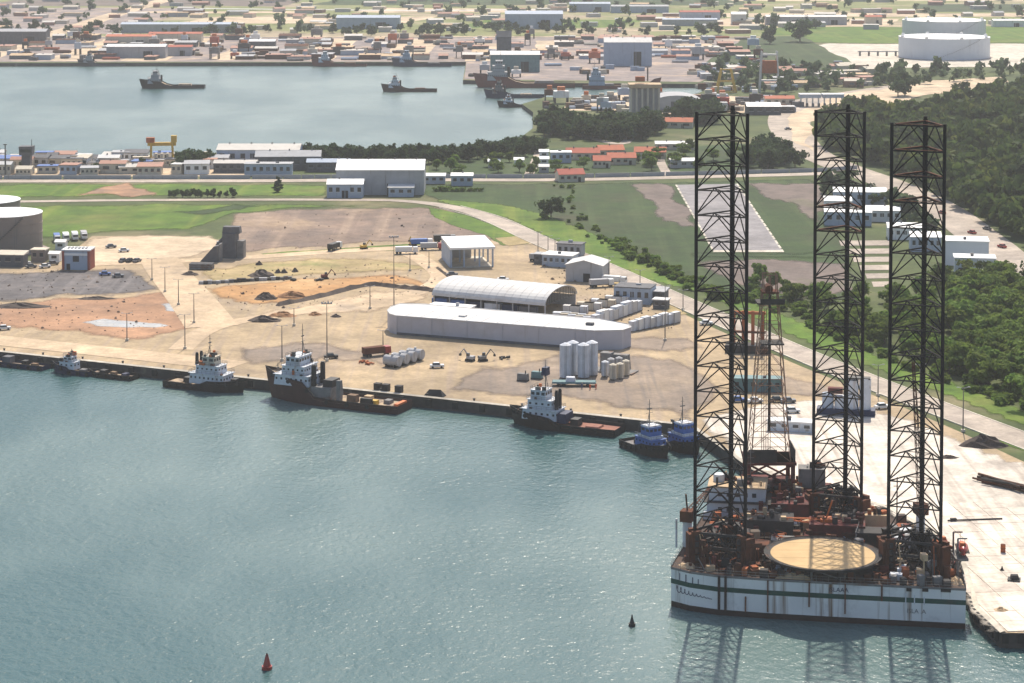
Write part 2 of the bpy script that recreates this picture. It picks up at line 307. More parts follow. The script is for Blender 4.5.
SHEETS = 0
def wobble(pts, amp, step, ragged=True):
    out = []
    for i in range(len(pts)):
        a, c = pts[i], pts[(i + 1) % len(pts)]; L = (c - a).length; k = max(1, int(L / step)); k = min(k, 90)
        for j in range(k):
            p = a.lerp(c, j / k); q = Vector((p.x * .045, p.y * .03, 0)); q2 = Vector((p.x * .2, p.y * .13, 5))
            e1, e2 = noise.noise_vector(q), noise.noise_vector(q2)
            out.append(Vector((p.x + amp * (2.6 * e1.x + 1.3 * e2.x), p.y + amp * ((8.0 * e1.y + 4.0 * e2.y) if ragged else (3.0 * e1.y + 1.5 * e2.y)), p.z)))
    return out
def sheet(name, px, lvl, m, amp=0.0, step=3.0, world=None):
    pts = [Vector((x, y, LZ)) for x, y in world] if world else [p if isinstance(p, Vector) else G(*p) for p in px]
    thin = name in ('puddle', 'grass_strip', 'road_verge', 'quay_concrete') or (name == 'grass_field' and lvl == 3)
    if amp: pts = wobble(pts, amp, step, not thin and not world)
    global SHEETS
    SHEETS += 1; z = LZ + 0.03 * lvl + 0.0016 * (SHEETS % 17); n = len(pts)
    if not amp or world or amp >= 2.5 or name in ('sandy_lot', 'village_ground'): return structure(MB().add([(p.x, p.y, z) for p in pts], [tuple(range(n))]).build(name, m))
    # laid out as a fine grid so that the soil can thin out raggedly towards its border
    A = np.array([(p.x, p.y) for p in pts]); B = np.roll(A, -1, 0); wx, ky = (1.6, .8) if thin else (5.0, .38)
    st = max(1.2, min(4.0, math.sqrt((np.ptp(A[:, 0]) * np.ptp(A[:, 1])) / 3500))); xs = np.arange(A[:, 0].min() - st, A[:, 0].max() + st, st); ys = np.arange(A[:, 1].min() - st, A[:, 1].max() + st, st)
    X, Y = np.meshgrid(xs, ys); Q = np.stack([X.ravel(), Y.ravel()], 1); sc_ = np.array([1, ky]); A2, B2, Q2 = A * sc_, B * sc_, Q * sc_; dmin = np.full(len(Q), 1e9); ins = np.zeros(len(Q), bool)
    for i in range(n):
        e = B2[i] - A2[i]; t = np.clip(((Q2 - A2[i]) @ e) / max(e @ e, 1e-9), 0, 1); dmin = np.minimum(dmin, np.hypot(*(Q2 - A2[i] - t[:, None] * e).T))
        if A[i, 1] != B[i, 1]: c = ((A[i, 1] > Q[:, 1]) != (B[i, 1] > Q[:, 1])); ins ^= c & (Q[:, 0] < (B[i, 0] - A[i, 0]) * (Q[:, 1] - A[i, 1]) / (B[i, 1] - A[i, 1]) + A[i, 0])
    edge = np.where(ins, np.clip(dmin / wx, 0, 1), 0).reshape(X.shape); I = ins.reshape(X.shape); nx = len(xs); fs = []; used = {}; vs = []; ev = []
    def vid(j, i):
        k = j * nx + i
        if k not in used: used[k] = len(vs); vs.append((xs[i], ys[j], z)); ev.append(float(edge[j, i]))
        return used[k]
    for j in range(len(ys) - 1):
        for i in range(nx - 1):
            if I[j, i] or I[j + 1, i] or I[j, i + 1] or I[j + 1, i + 1]: fs.append((vid(j, i), vid(j, i + 1), vid(j + 1, i + 1), vid(j + 1, i)))
    o = MB().add(vs, fs).build(name, soft(m)); at = o.data.attributes.new('edge', 'FLOAT', 'POINT'); at.data.foreach_set('value', ev)
    return structure(o)
def smooth_path(px, k=6):
    P = [p if isinstance(p, Vector) else G(*p) for p in px]; out = []
    for i in range(len(P) - 1):
        p0, p1, p2, p3 = P[max(0, i - 1)], P[i], P[i + 1], P[min(len(P) - 1, i + 2)]
        for j in range(k):
            t = j / k
            out.append(0.5 * ((2 * p1) + (p2 - p0) * t + (2 * p0 - 5 * p1 + 4 * p2 - p3) * t * t + (3 * p1 - p0 - 3 * p2 + p3) * t ** 3))
    return out + [P[-1]]
def road(name, px, width, lvl, m, off=0.0, h=0.0):
    P = smooth_path(px); z = LZ + 0.03 * lvl; vs = []; fs = []; jit = 0
    for i, p in enumerate(P):
        d = (P[min(i + 1, len(P) - 1)] - P[max(i - 1, 0)]); nrm = Vector((-d.y, d.x, 0)).normalized()
        wd = width(i / (len(P) - 1)) if callable(width) else width
        for s in (-1, 1):
            q = p + nrm * (off + s * wd / 2); vs.append((q.x, q.y, z + h))
        if h:
            for s in (-1, 1):
                q = p + nrm * (off + s * wd / 2); vs.append((q.x, q.y, LZ))
    s = 4 if h else 2
    for i in range(len(P) - 1):
        a, c = i * s, (i + 1) * s; fs.append((a, a + 1, c + 1, c))
        if h: fs += [(a, c, c + 2, a + 2), (a + 1, a + 3, c + 3, c + 1)]
    return structure(MB().add(vs, fs).build(name, m))

# --- near side: the port apron and what is laid on it
sheet('port_apron', [QL - qd * 400 + Vector((0, .4, 0)), QB] + QP[2:] + [QR, Vector((500, 640, 3)), (1024, 462), (960, 432), (900, 406), (800, 366), (700, 322), (620, 282), (545, 248), (500, 235), (450, 232), (330, 240), (228, 244), (150, 236), (92, 236), (60, 262), (-160, 262)], 1, 'apron')
sheet('quay_concrete', [QB + Vector((3, 8, 0))] + QP[2:] + [QR, Vector((500, 560, 3)), (1060, 478), (985, 452), (900, 418), (820, 400), (760, 405)], 2, 'concrete', 0.5, 12)
sheet('sand_lot', [(92, 236), (150, 233), (210, 234), (236, 246), (180, 262), (90, 268), (66, 264)], 2, 'far_sand', 1.0)
sheet('gravel_yard', [(-160, 273), (0, 271), (60, 269), (138, 268), (168, 291), (118, 299), (60, 298), (0, 303), (-160, 306)], 2, 'gravel', 1.0)
sheet('dirt_yard', [(-160, 305), (0, 302), (60, 297), (118, 298), (166, 290), (206, 326), (132, 342), (60, 335), (0, 329), (-160, 327)], 3, 'pink_dirt', 0.8)
sheet('puddle', [(82, 322), (108, 318), (135, 321), (165, 323), (178, 325), (160, 327), (125, 328), (98, 326)], 4, 'puddle', 1.0, 4)
sheet('puddle', [(160, 304), (176, 303), (181, 307), (176, 313), (166, 311)], 4, 'puddle', 0.6, 3)
sheet('dry_grass_patch', [(196, 268), (240, 262), (330, 258), (410, 259), (440, 270), (400, 272), (330, 277), (240, 283), (205, 284)], 2, 'dry_grass', 1.2)
sheet('orange_dirt', [(198, 288), (250, 281), (330, 277), (395, 273), (436, 284), (432, 291), (372, 286), (330, 294), (282, 306), (240, 309), (214, 300)], 3, 'orange_dirt', 1.0)
sheet('pale_yard', [(286, 308), (372, 289), (435, 294), (430, 302), (395, 309), (340, 317), (270, 322), (250, 316)], 3, 'sand_road', 1.0)
sheet('bare_ground', [(230, 214), (300, 208), (380, 206), (452, 209), (500, 222), (528, 238), (470, 242), (430, 242), (330, 248), (240, 254), (228, 240)], 2, 'brown_bare', 1.2)
sheet('grass_strip', [(258, 254), (330, 249), (420, 243), (436, 246), (410, 250), (330, 254), (268, 258)], 3, 'grass', 0.7)
sheet('grass_strip', [(428, 207), (470, 215), (520, 236), (533, 244), (505, 246), (486, 236), (452, 226), (430, 218)], 4, 'grass', 0.8)
sheet('grass_strip', [(493, 238), (520, 236), (534, 243), (510, 247)], 5, 'dry_grass', 0.5)
sheet('grass_strip', [(950, 419), (972, 421), (1060, 454), (1060, 466), (1005, 446)], 3, 'grass', 0.4)
sheet('grass_strip', [(560, 250), (600, 272), (650, 296), (690, 314), (676, 316), (630, 296), (575, 270)], 3, 'dry_grass', 0.5)
sheet('grass_strip', [(778, 342), (830, 366), (842, 376), (800, 360)], 3, 'grass', 0.4)
sheet('grass_field', [(-200, 184), (0, 184), (165, 183), (330, 184), (330, 198), (160, 197), (0, 199), (-200, 199)], 2, 'grass', 0.8)
sheet('grass_field', [(-200, 204), (0, 204), (240, 203), (400, 204), (450, 209), (380, 206), (300, 209), (232, 216), (190, 230), (95, 234), (50, 240), (-200, 245)], 2, 'grass', 0.8)
sheet('bare_ground', [(82, 193), (105, 185), (130, 182), (150, 187), (165, 196), (120, 198), (70, 197)], 3, 'pink_dirt', 1.5)
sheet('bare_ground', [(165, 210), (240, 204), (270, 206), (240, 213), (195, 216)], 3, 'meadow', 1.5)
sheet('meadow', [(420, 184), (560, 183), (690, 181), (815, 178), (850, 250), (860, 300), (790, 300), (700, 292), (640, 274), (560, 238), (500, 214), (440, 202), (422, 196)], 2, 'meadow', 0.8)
sheet('grass_field', [(430, 199), (500, 204), (545, 214), (600, 236), (640, 258), (690, 284), (700, 294), (640, 277), (560, 243), (505, 218), (460, 207)], 3, 'grass', 1.0)
sheet('bare_ground', [(628, 184), (674, 183), (700, 226), (690, 232), (655, 214)], 3, 'mauve_bare', 2.0)
sheet('bare_ground', [(692, 262), (770, 258), (846, 262), (862, 292), (800, 299), (740, 288)], 3, 'mauve_bare', 1.0)
sheet('bare_ground', [(742, 184), (820, 181), (835, 206), (815, 226), (790, 206), (762, 196)], 3, 'mauve_bare', 2.0)
sheet('landing_pad', [(676, 185), (737, 184), (783, 252), (714, 252)], 4, 'pad')
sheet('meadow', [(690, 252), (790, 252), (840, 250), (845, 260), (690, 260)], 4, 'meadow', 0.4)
for a, c in (((676, 185), (714, 252)), ((737, 184), (783, 252))):
    pts = [G(*a), G(*c)]; d = pts[1] - pts[0]; L = d.length; d.normalize(); k = 0
    while k < L - 4:
        nx = Vector((-d.y, d.x, 0)) * .45; p, q = pts[0] + d * k, pts[0] + d * min(k + 9, L); z = Vector((0, 0, .16))
        structure(MB().add([p - nx + z, q - nx + z, q + nx + z, p + nx + z], [(0, 1, 2, 3)]).build('painted_line', 'kerb')); k += 12
sheet('painted_line', [(714, 250.6), (783, 250.6), (784, 252.4), (713, 252.4)], 5, 'kerb')
for k in range(6):
    x0, y0 = 845 + k * 1.5, 241 + k * 8.2
    sheet('parking_bay', [(x0 - 6 + k * 5, y0), (892, y0 - .5), (892, y0 + 4.6), (x0 - 4 + k * 5, y0 + 5)], 4, 'pale_road')
sheet('dark_apron', [(470, 362), (560, 352), (640, 352), (690, 362), (720, 380), (720, 402), (690, 422), (640, 414), (560, 404), (500, 398), (440, 384)], 3, 'dark_apron', 1.6)  # darker, greyer patches laid over the apron
sheet('dark_apron', [(230, 352), (330, 338), (390, 346), (430, 360), (380, 366), (300, 366), (250, 366)], 3, 'dark_apron', 1.6)
sheet('dark_apron', [(560, 322), (640, 334), (690, 336), (715, 348), (690, 358), (640, 352), (590, 352)], 4, 'dark_apron', 1.2)
sheet('dark_apron', [(760, 372), (830, 384), (880, 402), (860, 408), (800, 402), (750, 400)], 3, 'dark_apron', 1.0)
# roads
main_pts = [(-160, 203), (0, 202), (120, 200.5), (240, 200), (330, 200), (400, 201), (450, 207), (492, 219), (540, 241), (600, 266), (690, 306), (800, 354), (900, 394), (1024, 441), (1200, 508)]
road('access_road', main_pts, lambda t: 7 + 4 * min(1, max(0, (t - .35) * 5)), 6, 'pale_road')
for s in (-1, 1): road('kerb', main_pts[6:], 0.5, 6, 'kerb', off=s * 5.6, h=0.12)
sheet('road_verge', [(700, 294), (740, 312), (800, 339), (900, 379), (1024, 425), (1200, 490), (1200, 480), (1024, 411), (960, 386), (900, 364), (800, 322), (740, 297), (700, 284)], 4, 'grass', 0.5)
coast_pts = [(-160, 181.5), (0, 181.3), (250, 181), (330, 180.5), (420, 180), (560, 180), (700, 177), (815, 174), (860, 171)]
road('coast_road', coast_pts, 11, 5, 'pale_road')
road('side_road', [(158, 258), (168, 272), (190, 298), (212, 327)], lambda t: 15 + 3 * t, 5, 'sand_road')
road('side_road', [(90, 264), (160, 262), (240, 258), (330, 252), (420, 247), (500, 243), (545, 243)], 9, 4, 'sand_road')
road('yard_track', [(180, 350), (215, 327), (300, 312), (390, 300), (440, 280), (425, 262), (405, 252)], 8, 4, 'sand_road')
road('quay_road', [QL - qd * 200 + Vector((3, 14, 0)), QL + Vector((4, 14, 0)), QL.lerp(QB, .35) + Vector((4, 13, 0))], 13, 4, 'sand_road')
east_pts = [(1180, 345), (1024, 268), (985, 241), (940, 208), (890, 184), (845, 168), (812, 153), (793, 135), (790, 118), (806, 104), (850, 96), (905, 88), (940, 84)]
road('dirt_road', east_pts, lambda t: 20 + 24 * max(0, (t - .5) * 2), 5, 'pale_road')
sheet('sandy_lot', [(786, 118), (815, 106), (850, 94), (930, 81), (1000, 77), (1010, 82), (980, 92), (930, 94), (890, 106), (862, 100), (825, 112), (806, 140), (815, 152), (792, 140)], 6, 'far_sand', 2.0, 20)
sheet('sandy_lot', [(620, 92), (760, 97), (790, 104), (770, 112), (640, 113), (560, 112), (560, 108)], 3, 'far_sand', 2.0, 20)
sheet('sandy_lot', [(0, 161), (100, 161), (240, 163), (300, 168), (250, 176), (0, 178), (-160, 178), (-160, 162)], 3, 'far_sand', 1.0, 12)
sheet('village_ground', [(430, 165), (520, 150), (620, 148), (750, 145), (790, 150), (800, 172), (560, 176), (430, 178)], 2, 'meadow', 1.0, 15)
road('lane', [(558, 128), (590, 138), (625, 143), (632, 120)], 6, 4, 'pale_road')
road('lane', [(528, 177), (536, 160), (540, 150)], 5, 4, 'pale_road')
road('lane', [(668, 176), (660, 160), (662, 150)], 5, 4, 'pale_road')
# far side of the lagoon
far_y = G(250, 62).y
sheet('far_quay', [], 1, 'far_grey', world=[(-900, far_y + 2), (G(466, 63).x, far_y + 2), (G(464, 80).x, G(464, 79).y), (G(700, 82).x, G(700, 82).y), (G(745, 60).x, G(745, 60).y), (G(700, 40).x, far_y + 330), (-900, far_y + 330)])
x = -760.0; k = 0
while x < 210:
    wd = rnd.uniform(22, 46)
    y0 = far_y + rnd.uniform(8, 30); y1 = far_y + rnd.uniform(230, 320)
    if x > -30: y0 += 130
    sheet('storage_yard', [], 2 + k % 2, 'far_sand' if k % 2 == 0 else 'far_grey', 1.5, 20, world=[(x, y0), (x + wd, y0), (x + wd + 4, y1), (x + 4, y1)])
    x += wd + rnd.uniform(0, 6); k += 1
yb = far_y + 340
road('far_road', [Vector((-1300, yb, 3)), Vector((0, yb, 3)), Vector((350, yb - 40, 3)), Vector((520, yb - 240, 3)), G(800, 60)], 12, 4, 'far_sand')
sheet('far_field', [], 1, 'far_field', world=[(-2500, yb + 10), (2500, yb + 10), (2500, 5200), (-2500, 5200)])
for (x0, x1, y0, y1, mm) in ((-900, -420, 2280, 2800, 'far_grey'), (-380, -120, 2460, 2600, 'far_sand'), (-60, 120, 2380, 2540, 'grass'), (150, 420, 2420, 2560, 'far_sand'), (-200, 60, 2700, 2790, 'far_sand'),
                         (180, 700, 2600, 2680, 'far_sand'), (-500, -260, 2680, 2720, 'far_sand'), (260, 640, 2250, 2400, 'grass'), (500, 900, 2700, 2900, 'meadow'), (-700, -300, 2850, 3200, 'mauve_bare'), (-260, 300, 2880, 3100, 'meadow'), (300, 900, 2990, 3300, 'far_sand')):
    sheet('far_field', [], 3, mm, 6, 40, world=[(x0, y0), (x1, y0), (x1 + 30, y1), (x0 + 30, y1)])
road('far_road', [G(0, 42), G(60, 32), G(110, 16), G(165, 0)], 26, 5, 'far_sand')
road('far_road', [G(200, 8.5), G(420, 10.5), G(560, 9), G(640, 8)], 14, 5, 'roof_grey')
road('far_road', [G(560, 29), G(700, 31), G(790, 27), G(900, 26), G(1100, 24)], 12, 5, 'far_sand')
sheet('grass_field', [(770, 40), (830, 29), (1160, 27), (1160, 42), (830, 44)], 6, 'grass', 3, 40)
sheet('tank_farm_ground', [(800, 47), (830, 44), (1160, 43), (1160, 68), (870, 68), (830, 62)], 5, 'kerb', 2, 40)
sheet('grass_field', [(705, 62), (745, 38), (800, 36), (860, 66), (820, 74), (780, 66)], 7, 'meadow', 3, 40)

# quay furniture: fenders on the wall, slabs on the open concrete right of the rig
fm = MB().box((0, 0, -1.3), (1.6, .5, 2.0)).build('fender', 'rubber', quay_wall)
k = 0; L = (QB - QL).length
while k * 8.5 < L + 120:
    f = fm if k == 0 else fm.copy()
    if k: COL.objects.link(f)
    p = QB - qd * (k * 8.5 + 3) + Vector((qd.y, -qd.x, 0)) * 0.3; f.location = (p.x, p.y, 2.0); f.rotation_euler = (0, 0, Q_ANG); k += 1
for a_, c_, st_ in ((QP[6], QP[7], 2.6), (QP[7], QP[8], 2.2), (QP[8], QP[8] + Vector((60, -1.2, 0)), 3.0)):
    d = (c_ - a_); L = d.length; d.normalize(); k = 1.0
    while k < L:
        f = fm.copy(); COL.objects.link(f); p = a_ + d * k + Vector((d.y, -d.x, 0)) * .3; f.location = (p.x, p.y, 2.4); f.rotation_euler = (0, 0, math.atan2(d.y, d.x)); f.scale = (.75, 1, 1); k += st_
cope = MB()
for a, c in zip(QP[:-1], QP[1:]):
    d = (c - a).normalized(); nn = Vector((-d.y, d.x, 0))
    cope.add([a + Vector((0, 0, .1)), c + Vector((0, 0, .1)), c + nn * .9 + Vector((0, 0, .35)), a + nn * .9 + Vector((0, 0, .35))], [(0, 1, 2, 3)])
    cope.add([a + nn * .9 + Vector((0, 0, .35)), c + nn * .9 + Vector((0, 0, .35)), c + nn * 1.3 + Vector((0, 0, .02)), a + nn * 1.3 + Vector((0, 0, .02))], [(0, 1, 2, 3)])
cope.build('cope', 'kerb', quay_wall)
slab_root = sheet('slab_bed', [QP[-1] + Vector((1.5, 1.5, 0)), QR + Vector((0, 1, 0)), Vector((420, 500, 3)), (1050, 500), (958, 500), (968, 560), QP[-2] + Vector((1.5, 0, 0))], 3, 'concrete')
d1 = (QP[-1] - QP[-2]).normalized(); d2 = Vector((-d1.y, d1.x, 0)); o0 = QP[-1]
sm = MB().box((0, 0, 0), (5.86, 5.86, .12)).build('slab', 'slab', slab_root); used_slab = False
for i in range(-14, 1):
    for j in range(0, 14):
        c = o0 + d1 * (i * 6 - 3.2) + d2 * (j * 6 + 4.6)
        if not inpoly(c.x, c.y, [(p.x, p.y) for p in QP[-4:]] + [(QR.x, QR.y), (420, 540), (91, 540)]): continue
        px, py = proj(c.x, c.y, 3)
        if py < 505 or px > 1075 or px < 962 or py > 650: continue
        s_ = sm if not used_slab else sm.copy()
        if used_slab: COL.objects.link(s_)
        used_slab = True
        s_.location = (c.x, c.y, LZ + .05 + rnd.uniform(0, .025)); s_.rotation_euler = (0, 0, math.atan2(d1.y, d1.x))
# ================================================================ the jack-up rig
O = Vector((64, 468, 0))
rig = thing('jackup_rig', 'huge rusty three-legged jack-up drilling rig with helideck moored beside the quay', 'drilling rig', O)
DK = 8.2
HP = [(32.9, 448.3), (36.5, 445.2), (42.0, 442.6), (52, 440.3), (64, 438.2), (78, 435.9), (90.9, 433.9), (92.4, 446), (90, 466), (84.5, 488), (79, 495), (66, 503), (53, 503), (43, 487), (37.5, 466)]
def ring(poly, z0, z1):
    b_ = MB(O); n = len(poly)
    b_.add([(x, y, z0) for x, y in poly] + [(x, y, z1) for x, y in poly], [(i, (i + 1) % n, n + (i + 1) % n, n + i) for i in range(n)]); return b_
cx = sum(p[0] for p in HP) / len(HP); cy = sum(p[1] for p in HP) / len(HP)
def grow(poly, d): return [(x + (x - cx) / math.hypot(x - cx, y - cy) * d, y + (y - cy) / math.hypot(x - cx, y - cy) * d) for x, y in poly]
hull = ring(HP, 1.2, DK).build('hull', 'rig_hull', rig)
ring(grow(HP, -.06), -1.4, 1.2).build('lower_hull', 'boot', hull)  # dark band round the foot of the white hull, crossing the waterline
ring(grow(HP, .035), 4.9, 5.9).build('stripe', 'stripe', hull)
hd = MB(O); hd.add([(x, y, DK - .02) for x, y in HP], [tuple(range(len(HP)))]); hd.build('deck', 'deck_rust', rig)
# rubbing bars / pipes down the hull side
def face_pt(x, off=0.0):
    for a, c in zip(HP[:7], HP[1:7]):
        if a[0] <= x <= c[0]:
            t = (x - a[0]) / (c[0] - a[0]); y = a[1] + (c[1] - a[1]) * t; d = Vector((c[0] - a[0], c[1] - a[1], 0)).normalized()
            nn = Vector((d.y, -d.x, 0)); return Vector((x, y, 0)) + nn * off, math.atan2(d.y, d.x)
for x, w_, z0, z1 in ((42.3, .5, 1.3, 8.2), (43.6, .45, 1.3, 8.2), (60.2, .3, 3, 8.1), (47.6, .28, 1.2, 4.3), (52.0, .25, 1.5, 8), (67.3, .25, 2, 8.1), (74.5, .35, 5, 8.2)):
    p, a = face_pt(x, .22); MB(O).box((p.x, p.y, z0), (w_, .3, z1 - z0), a).build('fender_bar', 'rust' if x > 45 else 'boot', hull)
for x, z, w_ in ((79.8, 7.2, 1.0), (87, 7.4, 2.0), (83, 7.3, 1.2)):
    p, a = face_pt(x, .05); MB(O).box((p.x, p.y, z), (w_, .2, .7), a).build('hull_opening', 'dark', hull)
# rubbing strake along the deck edge, railings
ring(grow(HP, .10), DK - .35, DK + .12).build('gunwale', 'rig_grey', hull)
rl = MB(O)
for a, c in zip(HP, HP[1:] + HP[:1]):
    a, c = Vector((*a, DK)), Vector((*c, DK)); k = max(1, int((c - a).length / 2.2))
    for i in range(k): rl.tube(a.lerp(c, i / k), a.lerp(c, i / k) + Vector((0, 0, 1.15)), .045, 4)
    for z in (.6, 1.15): rl.tube(a + Vector((0, 0, z)), c + Vector((0, 0, z)), .04, 4)
rl.build('railing', 'rig_grey', rig)
# lettering on the hull (text curves turned into meshes)
def lettering(text, p, a, size, m, parent, origin, z, shear=0.0, name='lettering'):
    cu = bpy.data.curves.new('t', 'FONT'); cu.body = text; cu.size = size; cu.shear = shear; cu.extrude = 0.01; cu.align_x = 'CENTER'; cu.resolution_u = 3
    to = bpy.data.objects.new('t', cu); COL.objects.link(to); bpy.context.view_layer.update()
    me = bpy.data.meshes.new_from_object(to.evaluated_get(bpy.context.evaluated_depsgraph_get())); bpy.data.objects.remove(to); bpy.data.curves.remove(cu)
    me.materials.clear(); me.materials.append(M[m]); o = bpy.data.objects.new(name, me); COL.objects.link(o); o.parent = parent
    o.location = Vector((p.x, p.y, z)) - origin; o.rotation_euler = (R(90), 0, a); return o
p, a = face_pt(66.0, .08); lettering('ISLAAA', p, a, 1.25, 'navy', hull, O, 6.35)
p, a = face_pt(81.3, .08); lettering('ISLA .A', p, a, 1.25, 'rig_grey', hull, O, 2.8)
for i, x in enumerate((79.2, 80.9, 82.8)):
    p, a = face_pt(x, .10); MB(O).box((p.x, p.y, 4.6), (.22, .06, 2.2 - .3 * i), a).build('draught_mark', 'rig_white', hull)
for i, (x, w_, z0, h_) in enumerate(((34.6, .16, 6.0, 1.4), (35.8, .22, 5.9, 1.5), (37.1, .18, 5.9, 1.2), (38.2, .16, 5.9, 1.0))):
    p, a = face_pt(x, .06); MB(O).box((p.x, p.y, z0), (w_, .04, h_), a).build('draught_mark', 'navy', hull)
scr = MB(O); prev = None                      # flowing script mark near the left corner
for i in range(80):
    t = i / 79; x = 33.9 + 7.0 * t; zz = 4.05 - .9 * t + (.75 * math.sin(t * 58) * (1 - t) ** 1.2); p, a = face_pt(x + .25 * math.cos(t * 58) * (1 - t), .07)
    q = Vector((p.x, p.y, zz))
    if prev: scr.tube(prev, q, .075, 4)
    prev = q
scr.build('script_emblem', 'navy', hull)

# --- legs
S = 10.72; A0 = R(-19.5)
def leg_pts(ax, ay):
    A = Vector((ax, ay, 0)); C = A + Vector((math.cos(A0), math.sin(A0), 0)) * S; Bp = A + Vector((math.cos(A0 + R(60)), math.sin(A0 + R(60)), 0)) * S
    return A, Bp, C
LTOPS, BAY = (102.3, 99.8, 100.6), 5.25
legs = [leg_pts(38.15, 452.6), leg_pts(66.85, 482.0), leg_pts(77.55, 447.2)]
for li, P in enumerate(legs):
    ctr = (P[0] + P[1] + P[2]) / 3
    LTOP = LTOPS[li]
    root = MB(ctr).prism([ctr.lerp(q, .92).xy for q in P], -1.4, -.5)
    leg = root.build('leg', 'steel_leg', rig); leg.location = ctr - O
    leg['label'] = ['near left lattice leg', 'far middle lattice leg', 'near right lattice leg'][li]
    for ci, q in enumerate(P):
        c_ = MB(ctr); rr_ = .40 if ci == 1 else .36
        c_.cyl((q.x, q.y, -1.4), rr_, LTOP + 1.4 + (.6 if ci == 1 else 0), 8)
        d = (ctr - q).normalized(); pd = Vector((-d.y, d.x, 0))          # the rack plate with teeth
        c_.box((q.x, q.y, -1.4), (1.0 if ci == 1 else .85, .2, LTOP + 1.4), math.atan2(pd.y, pd.x))
        c_.build('chord', 'steel_leg', leg)
    z = LTOP - .5; k = 0; meshes = {}
    while z > 6:
        zb = z - BAY; b_ = MB(ctr)
        for i in range(3):
            p, q = P[i], P[(i + 1) % 3]; mid = (p + q) / 2
            b_.tube((p.x, p.y, z), (q.x, q.y, z), .165)
            b_.tube((mid.x, mid.y, z), (p.x, p.y, zb + .2), .14, 5); b_.tube((mid.x, mid.y, z), (q.x, q.y, zb + .2), .14, 5)
            m2 = (q + P[(i + 2) % 3]) / 2; b_.tube((mid.x, mid.y, z), (m2.x, m2.y, z), .09, 4)
        rusty = (li == 2 and k in (0, 1, 2, 3)) or (li == 1 and k in (4, 5))
        o = b_.build('brace_bay', 'steel_leg', leg)
        if rusty:                                             # rusty walkway ring inside the leg
            w2 = MB(ctr)
            for i in range(3):
                p, q = P[i].lerp(ctr, .06), P[(i + 1) % 3].lerp(ctr, .06)
                w2.box((((p + q) / 2).x, ((p + q) / 2).y, z + .22), ((q - p).length * .9, .45, .12), ang(p, q))
            w2.build('walkway', 'rust' if rusty else 'rig_dark', leg)
        z = zb; k += 1
    # jacking tower round the foot of each chord, with the cross frame between
    for ci, q in enumerate(P):
        jm = MB(O); d = (q - ctr).normalized(); a = math.atan2(d.y, d.x)
        hgt = 6.6 if ci != 1 else 5.8
        for s in (-1, 1):
            pp = q + Vector((-d.y, d.x, 0)) * s * 1.25
            jm.box((pp.x, pp.y, DK), (2.0, .9, hgt), a)
        jm.box((q.x + d.x * 1.2, q.y + d.y * 1.2, DK), (.8, 2.6, hgt - .6), a)
        jh = jm.build('jacking_tower', ['rust', 'rig_dark', 'rust'][ci], rig)
        for i in range(4):
            for s in (-1, 1):
                pp = q + Vector((-d.y, d.x, 0)) * s * 1.85; MB(O).cyl((pp.x, pp.y, DK + .7 + i * 1.4), .42, 1.0, 8).build('jack_motor', 'rig_dark', jh)
    fr = MB(O)
    for i in range(3):
        p, q = P[i], P[(i + 1) % 3]; e = (p + q) / 2; o_ = (e - ctr).normalized() * .9
        for z in (DK + .4, DK + 3.2, DK + 6.0):
            fr.box(((e + o_).x, (e + o_).y, z), ((q - p).length - 2, .45, .5), ang(p, q))
        for s in (-1, 1):
            u = e + o_ + (q - p).normalized() * s * 3.4; fr.tube((u.x, u.y, DK + .4), ((e + o_).x, (e + o_).y, DK + 6.0), .22, 5)
            fr.tube(((e + o_).x, (e + o_).y, DK + .4), (u.x, u.y, DK + 6.2), .18, 5)
    fr.build('jack_frame', 'rig_dark', rig)
    lj = MB(O)
    for i in range(16):
        aa = i * 2 * math.pi / 16; r_ = 3.1
        lj.tube((ctr.x + r_ * math.cos(aa), ctr.y + r_ * math.sin(aa), DK + 2.2), (ctr.x + r_ * math.cos(aa + .4), ctr.y + r_ * math.sin(aa + .4), DK + 2.2), .16, 4)
    for i in range(3): lj.tube((P[i].x, P[i].y, DK + 2.2), (ctr.x, ctr.y, DK + 2.2), .16, 4)
    lj.build('leg_guide_ring', 'rig_dark', rig)

# --- helideck
HC = Vector((64.1, 447.4, 0)); HR, HZ = 11.4, 11.2
hp = [(HC.x + HR * math.cos(2 * math.pi * i / 32), HC.y + HR * math.sin(2 * math.pi * i / 32)) for i in range(32)]
hk = MB(O).prism(hp, HZ - .5, HZ).build('helideck', 'rig_dark', rig)
hin = [(HC.x + (x - HC.x) * .94, HC.y + (y - HC.y) * .94) for x, y in hp]
for i in range(8):                            # landing surface laid as strips of plating
    y0 = HC.y - HR * .935 + i * HR * .23375; y1 = y0 + HR * .23375 - .05; pts = []
    def hx(y): return math.sqrt(max(0, (HR * .94) ** 2 - (y - HC.y) ** 2))
    ys = [y0 + (y1 - y0) * j / 4 for j in range(5)]
    pts = [(HC.x + hx(y), y) for y in ys] + [(HC.x - hx(y), y) for y in reversed(ys)]
    MB(O).prism(pts, HZ - .02, HZ + .06 + (i % 2) * .012).build('deck_plate', 'heli', hk)
nt = MB(O)
for i in range(32):
    a, c = Vector((*hp[i], HZ - .1)), Vector((*hp[(i + 1) % 32], HZ - .1)); e = [HC.xy.lerp(q.xy, 1.06) for q in (a, c)]
    u, v = Vector((*e[0], HZ + .22)), Vector((*e[1], HZ + .22))
    nt.add([a, c, v, u], [(0, 1, 2, 3)]); nt.add([a - Vector((0, 0, .06)), c - Vector((0, 0, .06)), v - Vector((0, 0, .06)), u - Vector((0, 0, .06))], [(3, 2, 1, 0)]); nt.tube(u, v, .07, 4)
nt.build('safety_net', 'rig_dark', hk)
hs = MB(O)
